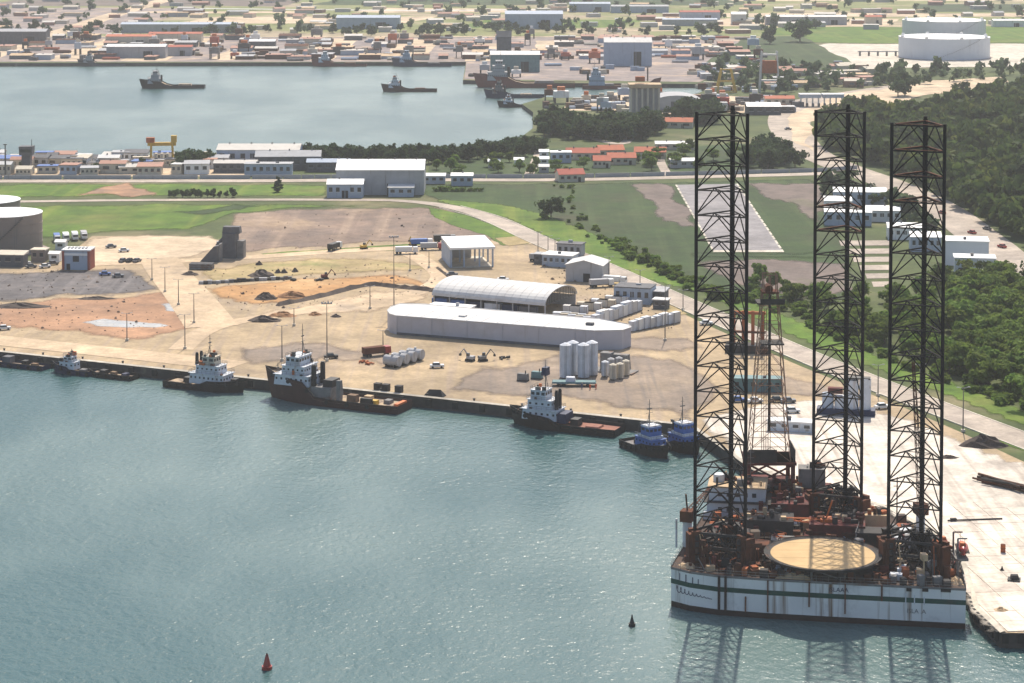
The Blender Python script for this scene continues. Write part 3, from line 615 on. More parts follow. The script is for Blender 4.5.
for i in range(8):
    a = 2 * math.pi * (i + .5) / 8; x, y = HC.x + 9.2 * math.cos(a), HC.y + 9.2 * math.sin(a)
    hs.tube((x, y, HZ - .5), (HC.x + 8.6 * math.cos(a), HC.y + 8.6 * math.sin(a), DK), .26, 6)
    a2 = a + 2 * math.pi / 8; hs.tube((x, y, HZ - .6), (HC.x + 8.6 * math.cos(a2), HC.y + 8.6 * math.sin(a2), DK), .13, 5)
hs.build('support_strut', 'rig_grey', hk)

# --- accommodation block behind the left leg
ab = MB(O).box((51, 489.5, DK), (13.5, 10, 3.3), -.15).box((51, 490, DK + 3.3), (12.5, 9, 3.1), -.15).build('accommodation_block', 'rig_white', rig)
for z, n in ((DK + 1.3, 5), (DK + 4.4, 5)):
    for i in range(n):
        dd = {DK + 1.3: 5.06, DK + 4.4: 4.56}.get(z, 4.06); xx = (i - (n - 1) / 2) * 1.9; cs, sn = math.cos(-.15), math.sin(-.15); by = 489.5 if z < DK + 2 else (490 if z < DK + 5 else 490.3)
        MB(O).box((51 + xx * cs + dd * sn, by + xx * sn - dd * cs, z), (.9, .1, .9), -.15).build('window', 'glass', ab)
MB(O).box((51, 490, DK + 6.4), (13.2, 9.8, .25), -.15).build('roof', 'tan', ab)
wk = MB(O)
for z in (DK + 3.25,): wk.box((51, 489.7, z), (15, 11.6, .14), -.15)
wk.build('walkway', 'rig_dark', ab)
MB(O).cyl((46.8, 491, DK + 6.6), 1.3, 1.6, 12).build('water_tank', 'rig_white', ab)
am = MB(O).tube((54, 492, DK + 6.6), (54, 492, DK + 14), .09, 5)
for i in range(4): am.tube((53.2, 492, DK + 9 + i * 1.3), (54.8, 492, DK + 9 + i * 1.3), .05, 4)
am.build('aerial_mast', 'rig_grey', ab)

# --- cantilever, substructure, derrick
ct = MB(O)
for x in (56.5, 66.5): ct.box((x, 494, DK + .3), (1.0, 22, 3.4), -.1)
for i in range(5): ct.box((61.3 + .3 * i - .6, 485 + i * 4.2, DK + .6), (9.2, .6, 2.4), -.1)
cant = ct.build('cantilever', 'rig_red', rig)
su = MB(O); dx, dy = 59.0, 499.5
for sx in (-1, 1):
    for sy in (-1, 1): su.box((dx + sx * 5, dy + sy * 4.6, DK + 3.7), (.9, .9, 6))
for z in (DK + 3.7, DK + 9.2): su.box((dx, dy, z), (11.5, 10.6, .6))
for sy in (-1, 1):
    su.tube((dx - 5, dy + sy * 4.6, DK + 4), (dx + 5, dy + sy * 4.6, DK + 9.2), .25, 5); su.tube((dx + 5, dy + sy * 4.6, DK + 4), (dx - 5, dy + sy * 4.6, DK + 9.2), .25, 5)
sub = su.build('substructure', 'rig_red', rig)
DZ0, DZ1 = DK + 9.8, 56.2
dr = MB(O); nb = 11
def dc(t): return 4.5 * (1 - t) + 1.75 * t
for sx in (-1, 1):
    for sy in (-1, 1): dr.tube((dx + sx * dc(0), dy + sy * dc(0), DZ0), (dx + sx * dc(1), dy + sy * dc(1), DZ1), .13, 5)
der = dr.build('derrick', 'derrick', rig)
for i in range(nb):
    t0, t1 = i / nb, (i + 1) / nb; z0, z1 = DZ0 + (DZ1 - DZ0) * t0, DZ0 + (DZ1 - DZ0) * t1; b_ = MB(O); a, c = dc(t0), dc(t1)
    cr0 = [Vector((dx + u * a, dy + v * a, z0)) for u, v in ((-1, -1), (1, -1), (1, 1), (-1, 1))]; cr1 = [Vector((dx + u * c, dy + v * c, z1)) for u, v in ((-1, -1), (1, -1), (1, 1), (-1, 1))]
    for k in range(4):
        p, q, r_, s_ = cr0[k], cr0[(k + 1) % 4], cr1[k], cr1[(k + 1) % 4]
        b_.tube(r_, s_, .08, 4); m_ = (r_ + s_) / 2; b_.tube(p, m_, .07, 4); b_.tube(q, m_, .07, 4)
    b_.build('brace_bay', 'derrick', der)
MB(O).box((dx, dy, 53.8), (6.2, 5.2, .35)).box((dx + .4, dy - 2.6, 54.1), (5.6, .15, 1.0)).build('monkey_board', 'rig_dark', der)
MB(O).box((dx + .4, dy - 1, 44.6), (5.2, 4.6, .3)).build('stabbing_board', 'rig_dark', der)
MB(O).box((dx, dy, DZ1), (3.9, 3.9, .4)).cyl((dx - .3, dy - 1.6, DZ1 + 1), .9, 3, 10, axis='y').build('crown_block', 'rust', der)
cf = MB(O)
for sx in (-1, 0, 1):
    for sy in (-1, 1): cf.tube((dx + sx * 1.6, dy + sy * 1.5, DZ1), (dx + sx * 1.5, dy + sy * 1.5, DZ1 + 4.2), .14, 5)
for sy in (-1, 1): cf.tube((dx - 1.6, dy + sy * 1.5, DZ1 + 4.2), (dx + 1.6, dy + sy * 1.5, DZ1 + 4.2), .12, 5)
cf.build('gin_pole_frame', 'derrick', der)
MB(O).cyl((dx, dy, DZ0 + 6), .30, DZ1 - DZ0 - 6, 7).build('standpipe', 'rig_dark', der)
tr = MB(O)
for i in range(5): tr.tube((dx - 1.5 + i * .5, dy + 1.5, DZ0), (dx - 1.5 + i * .5, dy + 1.9, 52), .08, 4)
tr.build('drill_pipe_stand', 'rust', der)
MB(O).box((dx, dy, DZ0 - .5), (11, 10, .5)).build('drill_floor', 'rig_dark', rig)
wb = MB(O)
for p_, d_ in (((dx - 2, dy - 5.1, DZ0), (6.5, .2, 3.0)), ((dx + 5.4, dy - .5, DZ0), (.2, 9, 3.0)), ((dx - 5.4, dy, DZ0), (.2, 8, 2.6))): wb.box(p_, d_)
wb.build('wind_wall', 'rig_dark', rig)
MB(O).box((68.5, 496.5, DK + 4), (6.0, 4.2, 4.3), -.1).build('driller_house', 'rig_grey', rig)
pf = MB(O).box((68.5, 495.2, DK + 3.4), (9, 9, .5), -.1)
for sx in (-3.5, 3.5):
    for sy in (-3.5, 3.5): pf.box((68.5 + sx, 495.2 + sy, DK), (.6, .6, 3.5))
pf.build('mud_platform', 'rig_red', rig)

# --- deck houses, pipe racks, clutter of the working deck
def deckbox(name, x, y, sx, sy, sz, m, rz=0.0, z=DK, top=None): return MB(O).box((x, y, z), (sx, sy, sz), rz, top).build(name, m, rig)
deckbox('winch_house', 46.8, 463.5, 8, 6, 3.0, 'rig_dark', -.15); deckbox('pump_house', 56, 474, 11, 7.5, 3.4, 'rig_dark', -.15)
deckbox('engine_room_casing', 70.5, 470.5, 12, 6.5, 3.2, 'rig_red', -.15); deckbox('engine_exhaust_house', 62, 480, 7, 5, 5.0, 'rig_red', -.1)
deckbox('stores_locker', 83.5, 463, 4.5, 8, 3.0, 'rig_white', -.1); deckbox('mud_tank', 76.5, 465.5, 5.5, 5, 2.8, 'rig_dark', -.1)
deckbox('paint_locker', 52.2, 457, 4, 4, 2.6, 'rust', -.15); deckbox('deck_hatch', 58, 464.8, 5, 4, 1.2, 'rig_grey', -.15)
deckbox('fuel_tank', 79.5, 476, 5, 5, 3.6, 'tan', -.1); deckbox('generator_house', 74.5, 476.5, 4.6, 4.2, 3.0, 'rig_dark', -.1)
for i in range(9):
    MB(O).cyl((46.0 + rnd.uniform(-.1, .1), 468.2 + i * .55, DK + .35 + (i % 2) * .1), .16, 10.5, 7, axis='x').build('drill_pipe', 'rust' if i % 3 else 'tan', rig)
for (x, y, r_, h_) in ((40.2, 463, .9, 2.6), (42.3, 465.2, .9, 2.6), (55.3, 446.5, .8, 2), (73.4, 458.8, 1.0, 2.8), (88.3, 456, .9, 2.4), (83.0, 440.8, .8, 1.8)):
    MB(O).cyl((x, y, DK), r_, h_, 12).build('deck_tank', rnd.choice(['rig_grey', 'tan', 'rust']), rig)
deckbox('underdeck_dark_box', 64, 449, 14, 12, 2.3, 'rig_dark', -.15); deckbox('pump_skid', 57.5, 443.6, 5, 2.4, 1.5, 'rig_dark', -.15); deckbox('pump_skid', 70.5, 441.6, 6, 2.6, 1.4, 'rig_dark', -.15)  # first box: a dark block added to fill the black gap under the helideck
for i in range(430):                          # pipes, valves, lockers, cable drums along the deck
    x, y = rnd.uniform(36, 90), rnd.uniform(440, 494)
    if not inpoly(x, y, grow(HP, -1.2)) or (Vector((x, y, 0)) - HC).length < 8.5: continue
    if any((Vector((x, y, 0)) - (P[0] + P[1] + P[2]) / 3).length < 3 for P in legs): continue
    t = rnd.random()
    mm = rnd.choice(['rust', 'rust', 'rust_bright', 'rust_bright', 'rig_dark', 'rig_dark', 'rig_red', 'tan', 'rust_bright', 'rig_white', 'rig_grey'])
    if t < .4: deckbox('deck_locker', x, y, rnd.uniform(.9, 2.6), rnd.uniform(.8, 2), rnd.uniform(.7, 2.6), mm, rnd.uniform(-.4, .4))
    elif t < .7:
        MB(O).cyl((x, y, DK + .8), rnd.uniform(.5, .9), rnd.uniform(.8, 1.6), 10, axis='x').box((x + .5, y, DK), (1.0, .8, .5)).build('cable_drum', mm, rig)
    else:
        q = Vector((x, y, DK + rnd.uniform(.4, 2.4))); e = q + Vector((rnd.uniform(-6, 6), rnd.uniform(-5, 5), 0))
        if not inpoly(e.x, e.y, grow(HP, -1.5)): continue
        MB(O).tube(q, e, .13, 6).tube((q.x, q.y, DK), q, .11, 5).tube((e.x, e.y, DK), e, .11, 5).build('deck_pipe', mm, rig)
for (x, y, sx, sy, zt) in ((46.8, 463.5, 8, 6, 3.0), (56, 474, 11, 7.5, 3.4), (70.5, 470.5, 12, 6.5, 3.2), (62, 480, 7, 5, 5.0), (83.5, 463, 4.5, 8, 3.0), (79.5, 476, 5, 5, 3.6), (51, 490, 11, 8, 6.65), (68.5, 496.5, 5, 3.6, 8.3), (61.5, 492, 9, 14, 3.8)):
    for i in range(int(5 + sx * sy / 5)):
        u, v = x + rnd.uniform(-.45, .45) * sx, y + rnd.uniform(-.45, .45) * sy; mm = rnd.choice(['rust', 'rig_dark', 'rig_dark', 'rig_grey', 'tan', 'rig_red', 'rust_bright'])
        if rnd.random() < .55: deckbox('roof_gear', u, v, rnd.uniform(.5, 1.8), rnd.uniform(.5, 1.6), rnd.uniform(.4, 1.5), mm, rnd.uniform(-.5, .5), DK + zt)
        elif rnd.random() < .5: MB(O).cyl((u, v, DK + zt), rnd.uniform(.15, .5), rnd.uniform(.8, 2.6), 8).build('vent', mm, rig)
        else: MB(O).tube((u, v, DK + zt + .3), (u + rnd.uniform(-3, 3), v + rnd.uniform(-2, 2), DK + zt + .5), .14, 6).build('roof_pipe', mm, rig)
for i in range(26):
    x = 44.5 + i * 1.72; y = face_pt(x)[0].y + rnd.uniform(1.2, 2.6); deckbox('deck_gear', x, y, rnd.uniform(.8, 1.8), rnd.uniform(.8, 1.8), rnd.uniform(.8, 2.2), rnd.choice(['rig_dark', 'rig_dark', 'rust', 'rig_grey', 'rust']), rnd.uniform(-.4, .4))
for P in legs:                                # hoses, ladders, platforms and gear crowding the feet of the legs
    c = (P[0] + P[1] + P[2]) / 3
    for i in range(46):
        a = rnd.uniform(0, 6.28); q = rnd.uniform(4.5, 9.5); x, y = c.x + q * math.cos(a), c.y + q * math.sin(a)
        if not inpoly(x, y, grow(HP, -.9)) or (Vector((x, y, 0)) - HC).length < HR: continue
        z = DK + rnd.choice([0, 0, 2.2, 4.2]); mm = rnd.choice(['rust', 'rust', 'rig_dark', 'rig_dark', 'rig_grey', 'rust_bright', 'tan', 'rig_red'])
        if i % 3 == 0: MB(O).box((x, y, DK), (.3, .3, z - DK + .1)).box((x, y, z), (rnd.uniform(1, 2.6), rnd.uniform(1, 2), rnd.uniform(.3, 1.6)), rnd.uniform(-.5, .5)).build('leg_platform', mm, rig)
        elif i % 3 == 1: MB(O).tube((x, y, DK), (x + rnd.uniform(-1.5, 1.5), y + rnd.uniform(-1.5, 1.5), DK + rnd.uniform(2, 6.5)), rnd.uniform(.08, .18), 5).build('hose', mm, rig)
        else: MB(O).cyl((x, y, DK), rnd.uniform(.3, .8), rnd.uniform(.8, 2.8), 9).build('drum', mm, rig)
# crumpled tarpaulins at the deck edge
def tarp(x, y, sx, sy, hh, seed, m):
    r = random.Random(seed); b_ = MB(O); nx, ny = 9, 6; vs = []
    for j in range(ny + 1):
        for i in range(nx + 1):
            u, v = i / nx - .5, j / ny - .5; e = max(0, 1 - (2 * u) ** 4) * max(0, 1 - (2 * v) ** 4)
            vs.append((x + u * sx + r.uniform(-.2, .2), y + v * sy + u * sx * -.17 + r.uniform(-.15, .15), DK + .02 + e * hh * r.uniform(.35, 1.0)))
    b_.add(vs, [(j * (nx + 1) + i, j * (nx + 1) + i + 1, (j + 1) * (nx + 1) + i + 1, (j + 1) * (nx + 1) + i) for j in range(ny) for i in range(nx)])
    o = b_.build('tarpaulin', m, None); o.location = O; return o
tag(tarp(57.3, 441.2, 7.5, 2.6, 1.1, 3, 'tan'), 'crumpled tan tarpaulin on rig deck edge below the helideck', 'tarpaulin')
tag(tarp(52.5, 442.4, 3.2, 2.2, 1.0, 4, 'tan'), 'small crumpled tan tarpaulin on rig deck near the left leg', 'tarpaulin')
tag(tarp(36.2, 448.6, 3.0, 2.6, .9, 5, 'tan'), 'tan tarpaulin heap at the left corner of the rig deck', 'tarpaulin')
tag(tarp(90.0, 438.6, 2.2, 4.0, 1.0, 6, 'tan'), 'tan tarpaulin heap at the right corner of the rig deck', 'tarpaulin')
# pedestal cranes
def crane(x, y, hgt, boom, az, el, m, nm='pedestal_crane'):
    c = MB(O).cyl((x, y, DK), 1.0, hgt, 12).build(nm, 'rig_white', rig)
    MB(O).box((x, y, DK + hgt), (2.8, 2.6, 2.3), az).build('cab', m, c)
    MB(O).tube((x, y, DK + hgt + 2.3), (x - math.cos(az) * 1.2, y - math.sin(az) * 1.2, DK + hgt + 6), .2, 5).build('gantry', m, c)
    b_ = MB(O); d = Vector((math.cos(az) * math.cos(el), math.sin(az) * math.cos(el), math.sin(el))); s = Vector((-math.sin(az), math.cos(az), 0)); u = d.cross(s)
    st = Vector((x, y, DK + hgt + 1.4)) + d * 1.2; n = int(boom / 1.6)
    for a in (-1, 1):
        for e in (-1, 1): b_.tube(st + s * a * .55 + u * e * .55, st + d * boom + s * a * .2 + u * e * .2, .10, 4)
    for i in range(n):
        t0, t1 = i / n, (i + 1) / n; w0, w1 = .55 - .35 * t0, .55 - .35 * t1
        for a in (-1, 1):
            b_.tube(st + d * boom * t0 + s * a * w0 + u * w0, st + d * boom * t1 + s * a * w1 - u * w1, .06, 4); b_.tube(st + d * boom * t0 + s * a * w0 + u * a * w0, st + d * boom * t1 - s * a * w1 + u * a * w1, .06, 4)
    b_.build('boom', m, c); return c
crane(68.2, 470.8, 1.6, 8, R(178), R(4), 'orange'); crane(37.4, 463.0, 5.5, 17, R(70), R(3), 'rust'); crane(88.5, 470, 5.0, 30, R(100), R(80), 'rust')
MB(O).tube((86.0, 485, DK), (86.0, 485, DK + 9), .14, 6).tube((85.2, 485, DK + 7), (86.8, 485, DK + 7), .08, 5).build('vent_post', 'rust', rig)
MB(O).cyl((35.0, 462, DK), .22, 6.2, 8).build('vent_post', 'rig_white', rig)
MB(O).tube((72, 469, DK + 2), (75, 475, DK + 4.4), .35, 6).build('conveyor', 'rig_dark', rig)
fl = MB(O)
for i in range(7): fl.tube((73 + i * .35, 460.8 + i * 1.4, DK), (73 + i * .35, 460.8 + i * 1.4, DK + 3.6), .10, 4)
for z in (1.4, 2.5, 3.6): fl.tube((73, 460.8, DK + z), (75.1, 469.2, DK + z), .08, 4)
fl.build('pipe_rack', 'rig_grey', rig)
# two orange lifeboats hung over the right side
def lifeboat(loc, rz, label):
    t = thing('lifeboat', label, 'lifeboat', loc, rz, 'lifeboats of the rig')
    b_ = MB(); n = 9; rings = []
    for i in range(n):
        u = -1 + 2 * i / (n - 1); w_ = max(.12, 1.25 * (1 - abs(u) ** 2.6)); rings.append([(3.4 * u, w_ * math.cos(a), 1.15 + (1.05 * (1 - .45 * abs(u) ** 3)) * math.sin(a)) for a in [2 * math.pi * k / 10 for k in range(10)]])
    vs = [p for r_ in rings for p in r_]; fs = [(i * 10 + k, i * 10 + (k + 1) % 10, (i + 1) * 10 + (k + 1) % 10, (i + 1) * 10 + k) for i in range(n - 1) for k in range(10)] + [tuple(range(10))[::-1], tuple(range((n - 1) * 10, n * 10))]
    b_.add(vs, fs).build('hull', 'car_red', t, True); MB().box((-.9, 0, 1.9), (1.5, 1.3, .7), top=(.8, .8)).build('cockpit', 'orange', t); MB().box((0, 0, 1.0), (6.4, 2.56, .14), top=(.9, .9)).build('rubbing_strake', 'rubber', t)
    return t
lifeboat((92.3, 444.5, DK + 4.0), R(83), 'red enclosed lifeboat slung high on the right side of the rig')
lifeboat((90.6, 457.5, DK + 1.4), R(95), 'red enclosed lifeboat on the rig deck behind the near right leg')
dv = MB(O)
for y in (442.2, 446.8): dv.tube((90.9, y, DK), (90.9, y, DK + 7.8), .2, 5).tube((90.9, y, DK + 7.8), (92.8, y, DK + 7.8), .16, 5).tube((92.3, y, DK + 7.8), (92.3, y, DK + 5.9), .05, 4)
dv.box((91.6, 444.5, DK + 3.4), (2.6, 6.6, .5)).tube((90.9, 443, DK), (91.8, 443, DK + 3.5), .2, 5).tube((90.9, 446, DK), (91.8, 446, DK + 3.5), .2, 5).build('davit', 'rig_grey', rig)
# ================================================================ vessels
def hull_rows(L, B, aft, fore, brk, n=13):
    rows = []
    for i in range(n):
        t = i / (n - 1); f = max(0, (t - .62) / .38); w_ = B / 2 * (1 - f ** 2.2) * (.90 + .10 * min(1, t / .15)); w_ = max(w_, .06)
        s = min(1, max(0, (t - brk + .06) / .12)); s = s * s * (3 - 2 * s); top = aft + (fore - aft) * s + .5 * f * f * (fore - aft + .6)
        rows.append((-L / 2 + L * t, w_, w_ * (.90 - .35 * f), top, -L * .05 * f * f))
    return rows
def vessel(name, label, cat, loc, rz, L, B, aft, fore, brk, hullm, deckm, houses, masts=(), funnels=(), extras=(), group=None, tyres=0):
    t = thing(name, label, cat, loc, rz, group); rows = hull_rows(L, B, aft, fore, brk)
    h = MB(); vs = []
    for x, w_, wl, top, rk in rows: vs += [(x, -w_, top), (x + rk * .5, -(w_ + wl) / 2, top * .35), (x + rk, -wl, -.9), (x + rk, wl, -.9), (x + rk * .5, (w_ + wl) / 2, top * .35), (x, w_, top)]
    fs = []
    for i in range(len(rows) - 1):
        for k in range(5): fs.append((i * 6 + k, (i + 1) * 6 + k, (i + 1) * 6 + k + 1, i * 6 + k + 1))
    fs.append((0, 1, 2, 3, 4, 5)); h.add(vs, fs); hb = h.build('hull', hullm, t)
    d = MB(); vs = []
    for x, w_, wl, top, rk in rows: vs += [(x, -w_ + .02, top - .75), (x, w_ - .02, top - .75)]
    d.add(vs, [(2 * i, 2 * i + 2, 2 * i + 3, 2 * i + 1) for i in range(len(rows) - 1)]).build('deck', deckm, t)
    g_ = MB()
    for s in (-1, 1):
        for i in range(len(rows) - 1): g_.tube((rows[i][0], s * rows[i][1], rows[i][3]), (rows[i + 1][0], s * rows[i + 1][1], rows[i + 1][3]), .12, 4)
    g_.build('rubbing_rail', 'rubber', hb)
    for (x0, x1, wd, z0, z1, m_, win) in houses:
        b_ = MB().box(((x0 + x1) / 2, 0, z0), (x1 - x0, wd, z1 - z0), top=(.95, .94)).build('deckhouse' if not win else 'wheelhouse' if win == 2 else 'deckhouse', m_, t)
        if win:
            wk_ = .62 if win == 2 else .34; zz = z0 + (z1 - z0) * .52; hh = (z1 - z0) * (.30 if win == 2 else .2); nx = max(2, int((x1 - x0) / 1.5)); ny = max(2, int(wd / 1.3))
            for s in (-1, 1):
                for i in range(nx): MB().box((x0 + (i + .5) * (x1 - x0) / nx, s * wd * .487, zz), ((x1 - x0) / nx * wk_, .1, hh)).build('window', 'glass', b_)
                for i in range(ny): MB().box(((x0 + x1) / 2 + s * (x1 - x0) * .487, -wd / 2 + (i + .5) * wd / ny, zz), (.1, wd / ny * wk_, hh)).build('window', 'glass', b_)
            MB().box(((x0 + x1) / 2, 0, z1), ((x1 - x0) * 1.04, wd * 1.04, .12)).build('house_top', m_, b_)
            rl = MB(); cs_ = [(x0, -wd / 2), (x1, -wd / 2), (x1, wd / 2), (x0, wd / 2)]
            for i in range(4):
                p, q = cs_[i], cs_[(i + 1) % 4]; kk = max(1, int(math.dist(p, q) / 1.4))
                for j in range(kk): e = (p[0] + (q[0] - p[0]) * j / kk, p[1] + (q[1] - p[1]) * j / kk); rl.tube((*e, z1), (*e, z1 + 1), .04, 4)
                rl.tube((*p, z1 + 1), (*q, z1 + 1), .05, 4); rl.tube((*p, z1 + .5), (*q, z1 + .5), .04, 4)
            rl.build('railing', 'rig_grey', b_)
            if L < 48 and name != 'harbour_tug' and z1 - z0 > 1.5:
                for j in range(5): MB().box((rnd.uniform(x0 + .4, x1 - .4), rnd.choice([-1, 1]) * rnd.uniform(.36, .46) * wd, z1 + .1), (rnd.uniform(.5, 1.3), rnd.uniform(.4, .8), rnd.uniform(.4, 1.3))).build('deck_gear', rnd.choice(['dark', 'rig_grey', 'orange', 'rig_dark', 'rust']), b_)
    for (x, z0, z1) in masts:
        b_ = MB().tube((x, 0, z0), (x, 0, z1), .16, 6, .07)
        for k in range(3): zz = z0 + (z1 - z0) * (.45 + .18 * k); b_.tube((x, -1.1 + .25 * k, zz), (x, 1.1 - .25 * k, zz), .07, 4)
        b_.tube((x - .9, 0, z0), (x, 0, z0 + (z1 - z0) * .5), .08, 4); b_.box((x, 0, z0 + (z1 - z0) * .6), (.3, 1.3, .3)).build('mast', 'pole', t)
    for (x, y, z0, z1, r_, m_) in funnels: MB().cyl((x, y, z0), r_, z1 - z0, 10, r_ * .9).build('funnel', m_, t); MB().cyl((x, y, z1), r_ * .7, .35, 10).build('funnel_top', 'dark', t)
    for (nm, x, y, z, sx, sy, sz, m_) in extras: MB().box((x, y, z), (sx, sy, sz), top=(.92, .92)).build(nm, m_, t)
    if tyres:
        ty = None
        for s in (-1, 1):
            for i in range(tyres):
                u = .06 + .86 * i / max(1, tyres - 1); j = min(int(u * 12), 11); a, c = rows[j], rows[j + 1]; v = u * 12 - j
                x, w_, tp = a[0] + (c[0] - a[0]) * v, a[1] + (c[1] - a[1]) * v, a[3] + (c[3] - a[3]) * v
                if ty is None: ty = MB().cyl((0, -.16, 0), .62, .32, 10, axis='y').build('tyre_fender', 'rubber', t); o = ty
                else: o = ty.copy(); COL.objects.link(o)
                o.location = (x, s * (w_ + .12), tp - .85)
    return t
def along(px, py, off, z=0.0):                       # a spot at the quay, off metres out over the water
    g_ = G(px, py, LZ); s = (g_ - QL).dot(qd); p = QL + qd * s + Vector((qd.y, -qd.x, 0)) * off; return Vector((p.x, p.y, z))
LEFT = Q_ANG + math.pi
vessel('crew_boat', 'small blue and white crew boat with low cabin at the left end of the quay', 'boat', along(78, 362, 4.6), LEFT, 15, 4.4, 1.5, 2.4, .55, 'navy', 'deck_tan',
       [(-1.5, 4.0, 3.4, 1.4, 3.6, 'ship_white', 1), (-.5, 2.6, 2.8, 3.6, 5.2, 'ship_white', 2)], [(0.4, 5.2, 7.6)], extras=[('engine_box', -4, 0, .8, 2.2, 2, .9, 'rig_grey')], tyres=5)
vessel('work_barge', 'low dark work barge littered with gear between crew boat and black tug', 'barge', along(116, 366, 3.9), LEFT, 17, 5, 1.4, 1.5, .8, 'hull_black', 'deck_tan',
       [], extras=[('winch', 3, 0, .7, 2, 2.2, 1.3, 'dark'), ('gear_box', -1, .6, .7, 1.8, 1.5, 1.2, 'wood'), ('gear_box', -4.6, -.4, .7, 1.6, 2.4, .8, 'navy'), ('hatch', 5.6, 0, .7, 1.4, 2, .5, 'deck_tan')], tyres=6)
vessel('work_barge', 'low dark barge at the far left end of the quay wall', 'barge', along(24, 355, 3.7), LEFT, 22, 4.8, 1.4, 1.6, .8, 'navy', 'deck_tan',
       [(2, 5, 2.8, 1.0, 3.0, 'wall_dark', 0)], extras=[('winch', -3, 0, .7, 1.8, 2, 1.5, 'dark'), ('gear_box', -6.8, .4, .7, 2.2, 1.6, 1.0, 'wood')], tyres=6)
vessel('tugboat', 'black hulled tug with white house and olive wheelhouse, tyres hung along its side', 'tug', along(212, 377, 5.2), Q_ANG, 27, 8.2, 1.9, 3.2, .52, 'hull_black', 'deck_tan',
       [(-4.5, 7.5, 6.2, 2.0, 5.0, 'ship_white', 1), (-2.6, 5.4, 5.0, 5.0, 7.4, 'ship_white', 1), (-.6, 3.6, 4.0, 7.4, 10.0, 'wall_cream', 2)], [(1.0, 10.0, 16.4)],
       [(-2.8, 1.2, 7.4, 10.6, .55, 'dark'), (-2.8, -1.2, 7.4, 10.6, .55, 'dark')], [('towing_winch', -6.6, 0, 1.4, 2.2, 2.6, 1.6, 'dark'), ('anchor_winch', 9.6, 0, 2.7, 1.8, 2.2, 1.2, 'dark'), ('hatch', -10.2, 0, 1.2, 4, 4.6, .4, 'deck_tan')], tyres=9)
vessel('supply_ship', 'large brown hulled anchor-handling ship with white bridge forward and long low aft deck', 'ship', along(342, 390, 6.2), LEFT, 46, 10.4, 2.3, 6.6, .62, 'hull_brown', 'deck_tan',
       [(6.0, 17.5, 9.0, 5.0, 8.0, 'ship_white', 1), (7.6, 15.2, 8.0, 8.0, 10.6, 'ship_white', 1), (9.4, 14.0, 7.4, 10.6, 13.2, 'ship_white', 2), (-1, 6.0, 7.6, 1.8, 5.2, 'rig_grey', 0)], [(10.4, 13.2, 22.5), (18.8, 6.4, 10.2)],
       [(5.2, 2.6, 5.0, 11.0, .8, 'dark'), (5.2, -2.6, 5.0, 11.0, .8, 'dark')],
       [('towing_winch', .8, 0, 5.2, 3.2, 5, 2.0, 'dark'), ('cargo_crane', -3.2, 2.6, 1.6, 1.4, 1.4, 6.0, 'rig_grey'), ('cargo_box', -7, 1.4, 1.6, 3, 2.4, 2.0, 'wood'), ('cargo_box', -10.5, -1.8, 1.6, 2.4, 2.2, 1.4, 'tan'),
        ('cargo_box', -14, 1.8, 1.6, 2.6, 2, 1.2, 'yellow'), ('cargo_box', -17.2, -1.2, 1.6, 2, 2.6, 1.0, 'rig_grey'), ('stern_roller', -21.6, 0, 1.5, 1.4, 6, 1.0, 'orange'), ('anchor_rack', -12.4, 3.2, 1.6, 4, .8, 1.8, 'dark')], tyres=7)
vessel('tugboat', 'black tug with white stepped house, blue box on its mast and red-brown aft deck', 'tug', along(571, 414, 5.6), LEFT, 33, 8.8, 2.0, 3.8, .56, 'hull_black', 'deck_red',
       [(1.0, 11.4, 6.6, 2.4, 5.2, 'ship_white', 1), (2.6, 10.0, 5.6, 5.2, 7.8, 'ship_white', 1), (4.6, 9.2, 4.8, 7.8, 10.4, 'ship_white', 2), (-1.6, 1.0, 5.6, 2.0, 4.6, 'navy', 0)], [(5.6, 10.4, 18.6)],
       [(1.8, 1.2, 5.2, 10.4, .55, 'dark'), (1.8, -1.2, 5.2, 10.4, .55, 'dark')],
       [('mast_box', 5.6, 0, 14.4, 1.6, 2.4, 2.2, 'navy'), ('towing_winch', -3.6, 0, 1.4, 2.4, 3.4, 1.8, 'dark'), ('anchor_winch', 12.4, 0, 3.4, 1.8, 2.4, 1.2, 'dark'), ('hatch', -9, 0, 1.3, 4, 4, .5, 'deck_red')], tyres=9)
for lb, px, py, L in (('bright blue harbour tug, the larger and nearer of the two at the quay corner', 648, 452, 18.5), ('bright blue harbour tug, the smaller one nearer to the rig', 681, 449, 16.5)):
    q = G(px, py, 0)
    vessel('harbour_tug', lb, 'tug', q, R(-58), L, 6.6, 1.9, 3.0, .5, 'hull_black', 'rig_grey',
           [(-2.6, 5.0, 4.9, 2.0, 4.2, 'blue', 1), (-1.8, 4.2, 4.3, 4.2, 5.0, 'ship_white', 0), (-.6, 3.4, 3.9, 5.0, 7.2, 'blue', 2), (-.4, 3.2, 4.2, 7.2, 7.6, 'ship_white', 0)], [(.6, 7.6, 14.2)],
           [(-1.9, 1.1, 5.0, 7.2, .4, 'dark'), (-1.9, -1.1, 5.0, 7.2, .4, 'dark')], [('towing_bitt', -5, 0, 1.3, .9, 1.6, 1.1, 'dark'), ('bow_winch', 6.4, 0, 2.2, 1.2, 1.6, .9, 'ship_white')], 'blue harbour tugs', tyres=8)
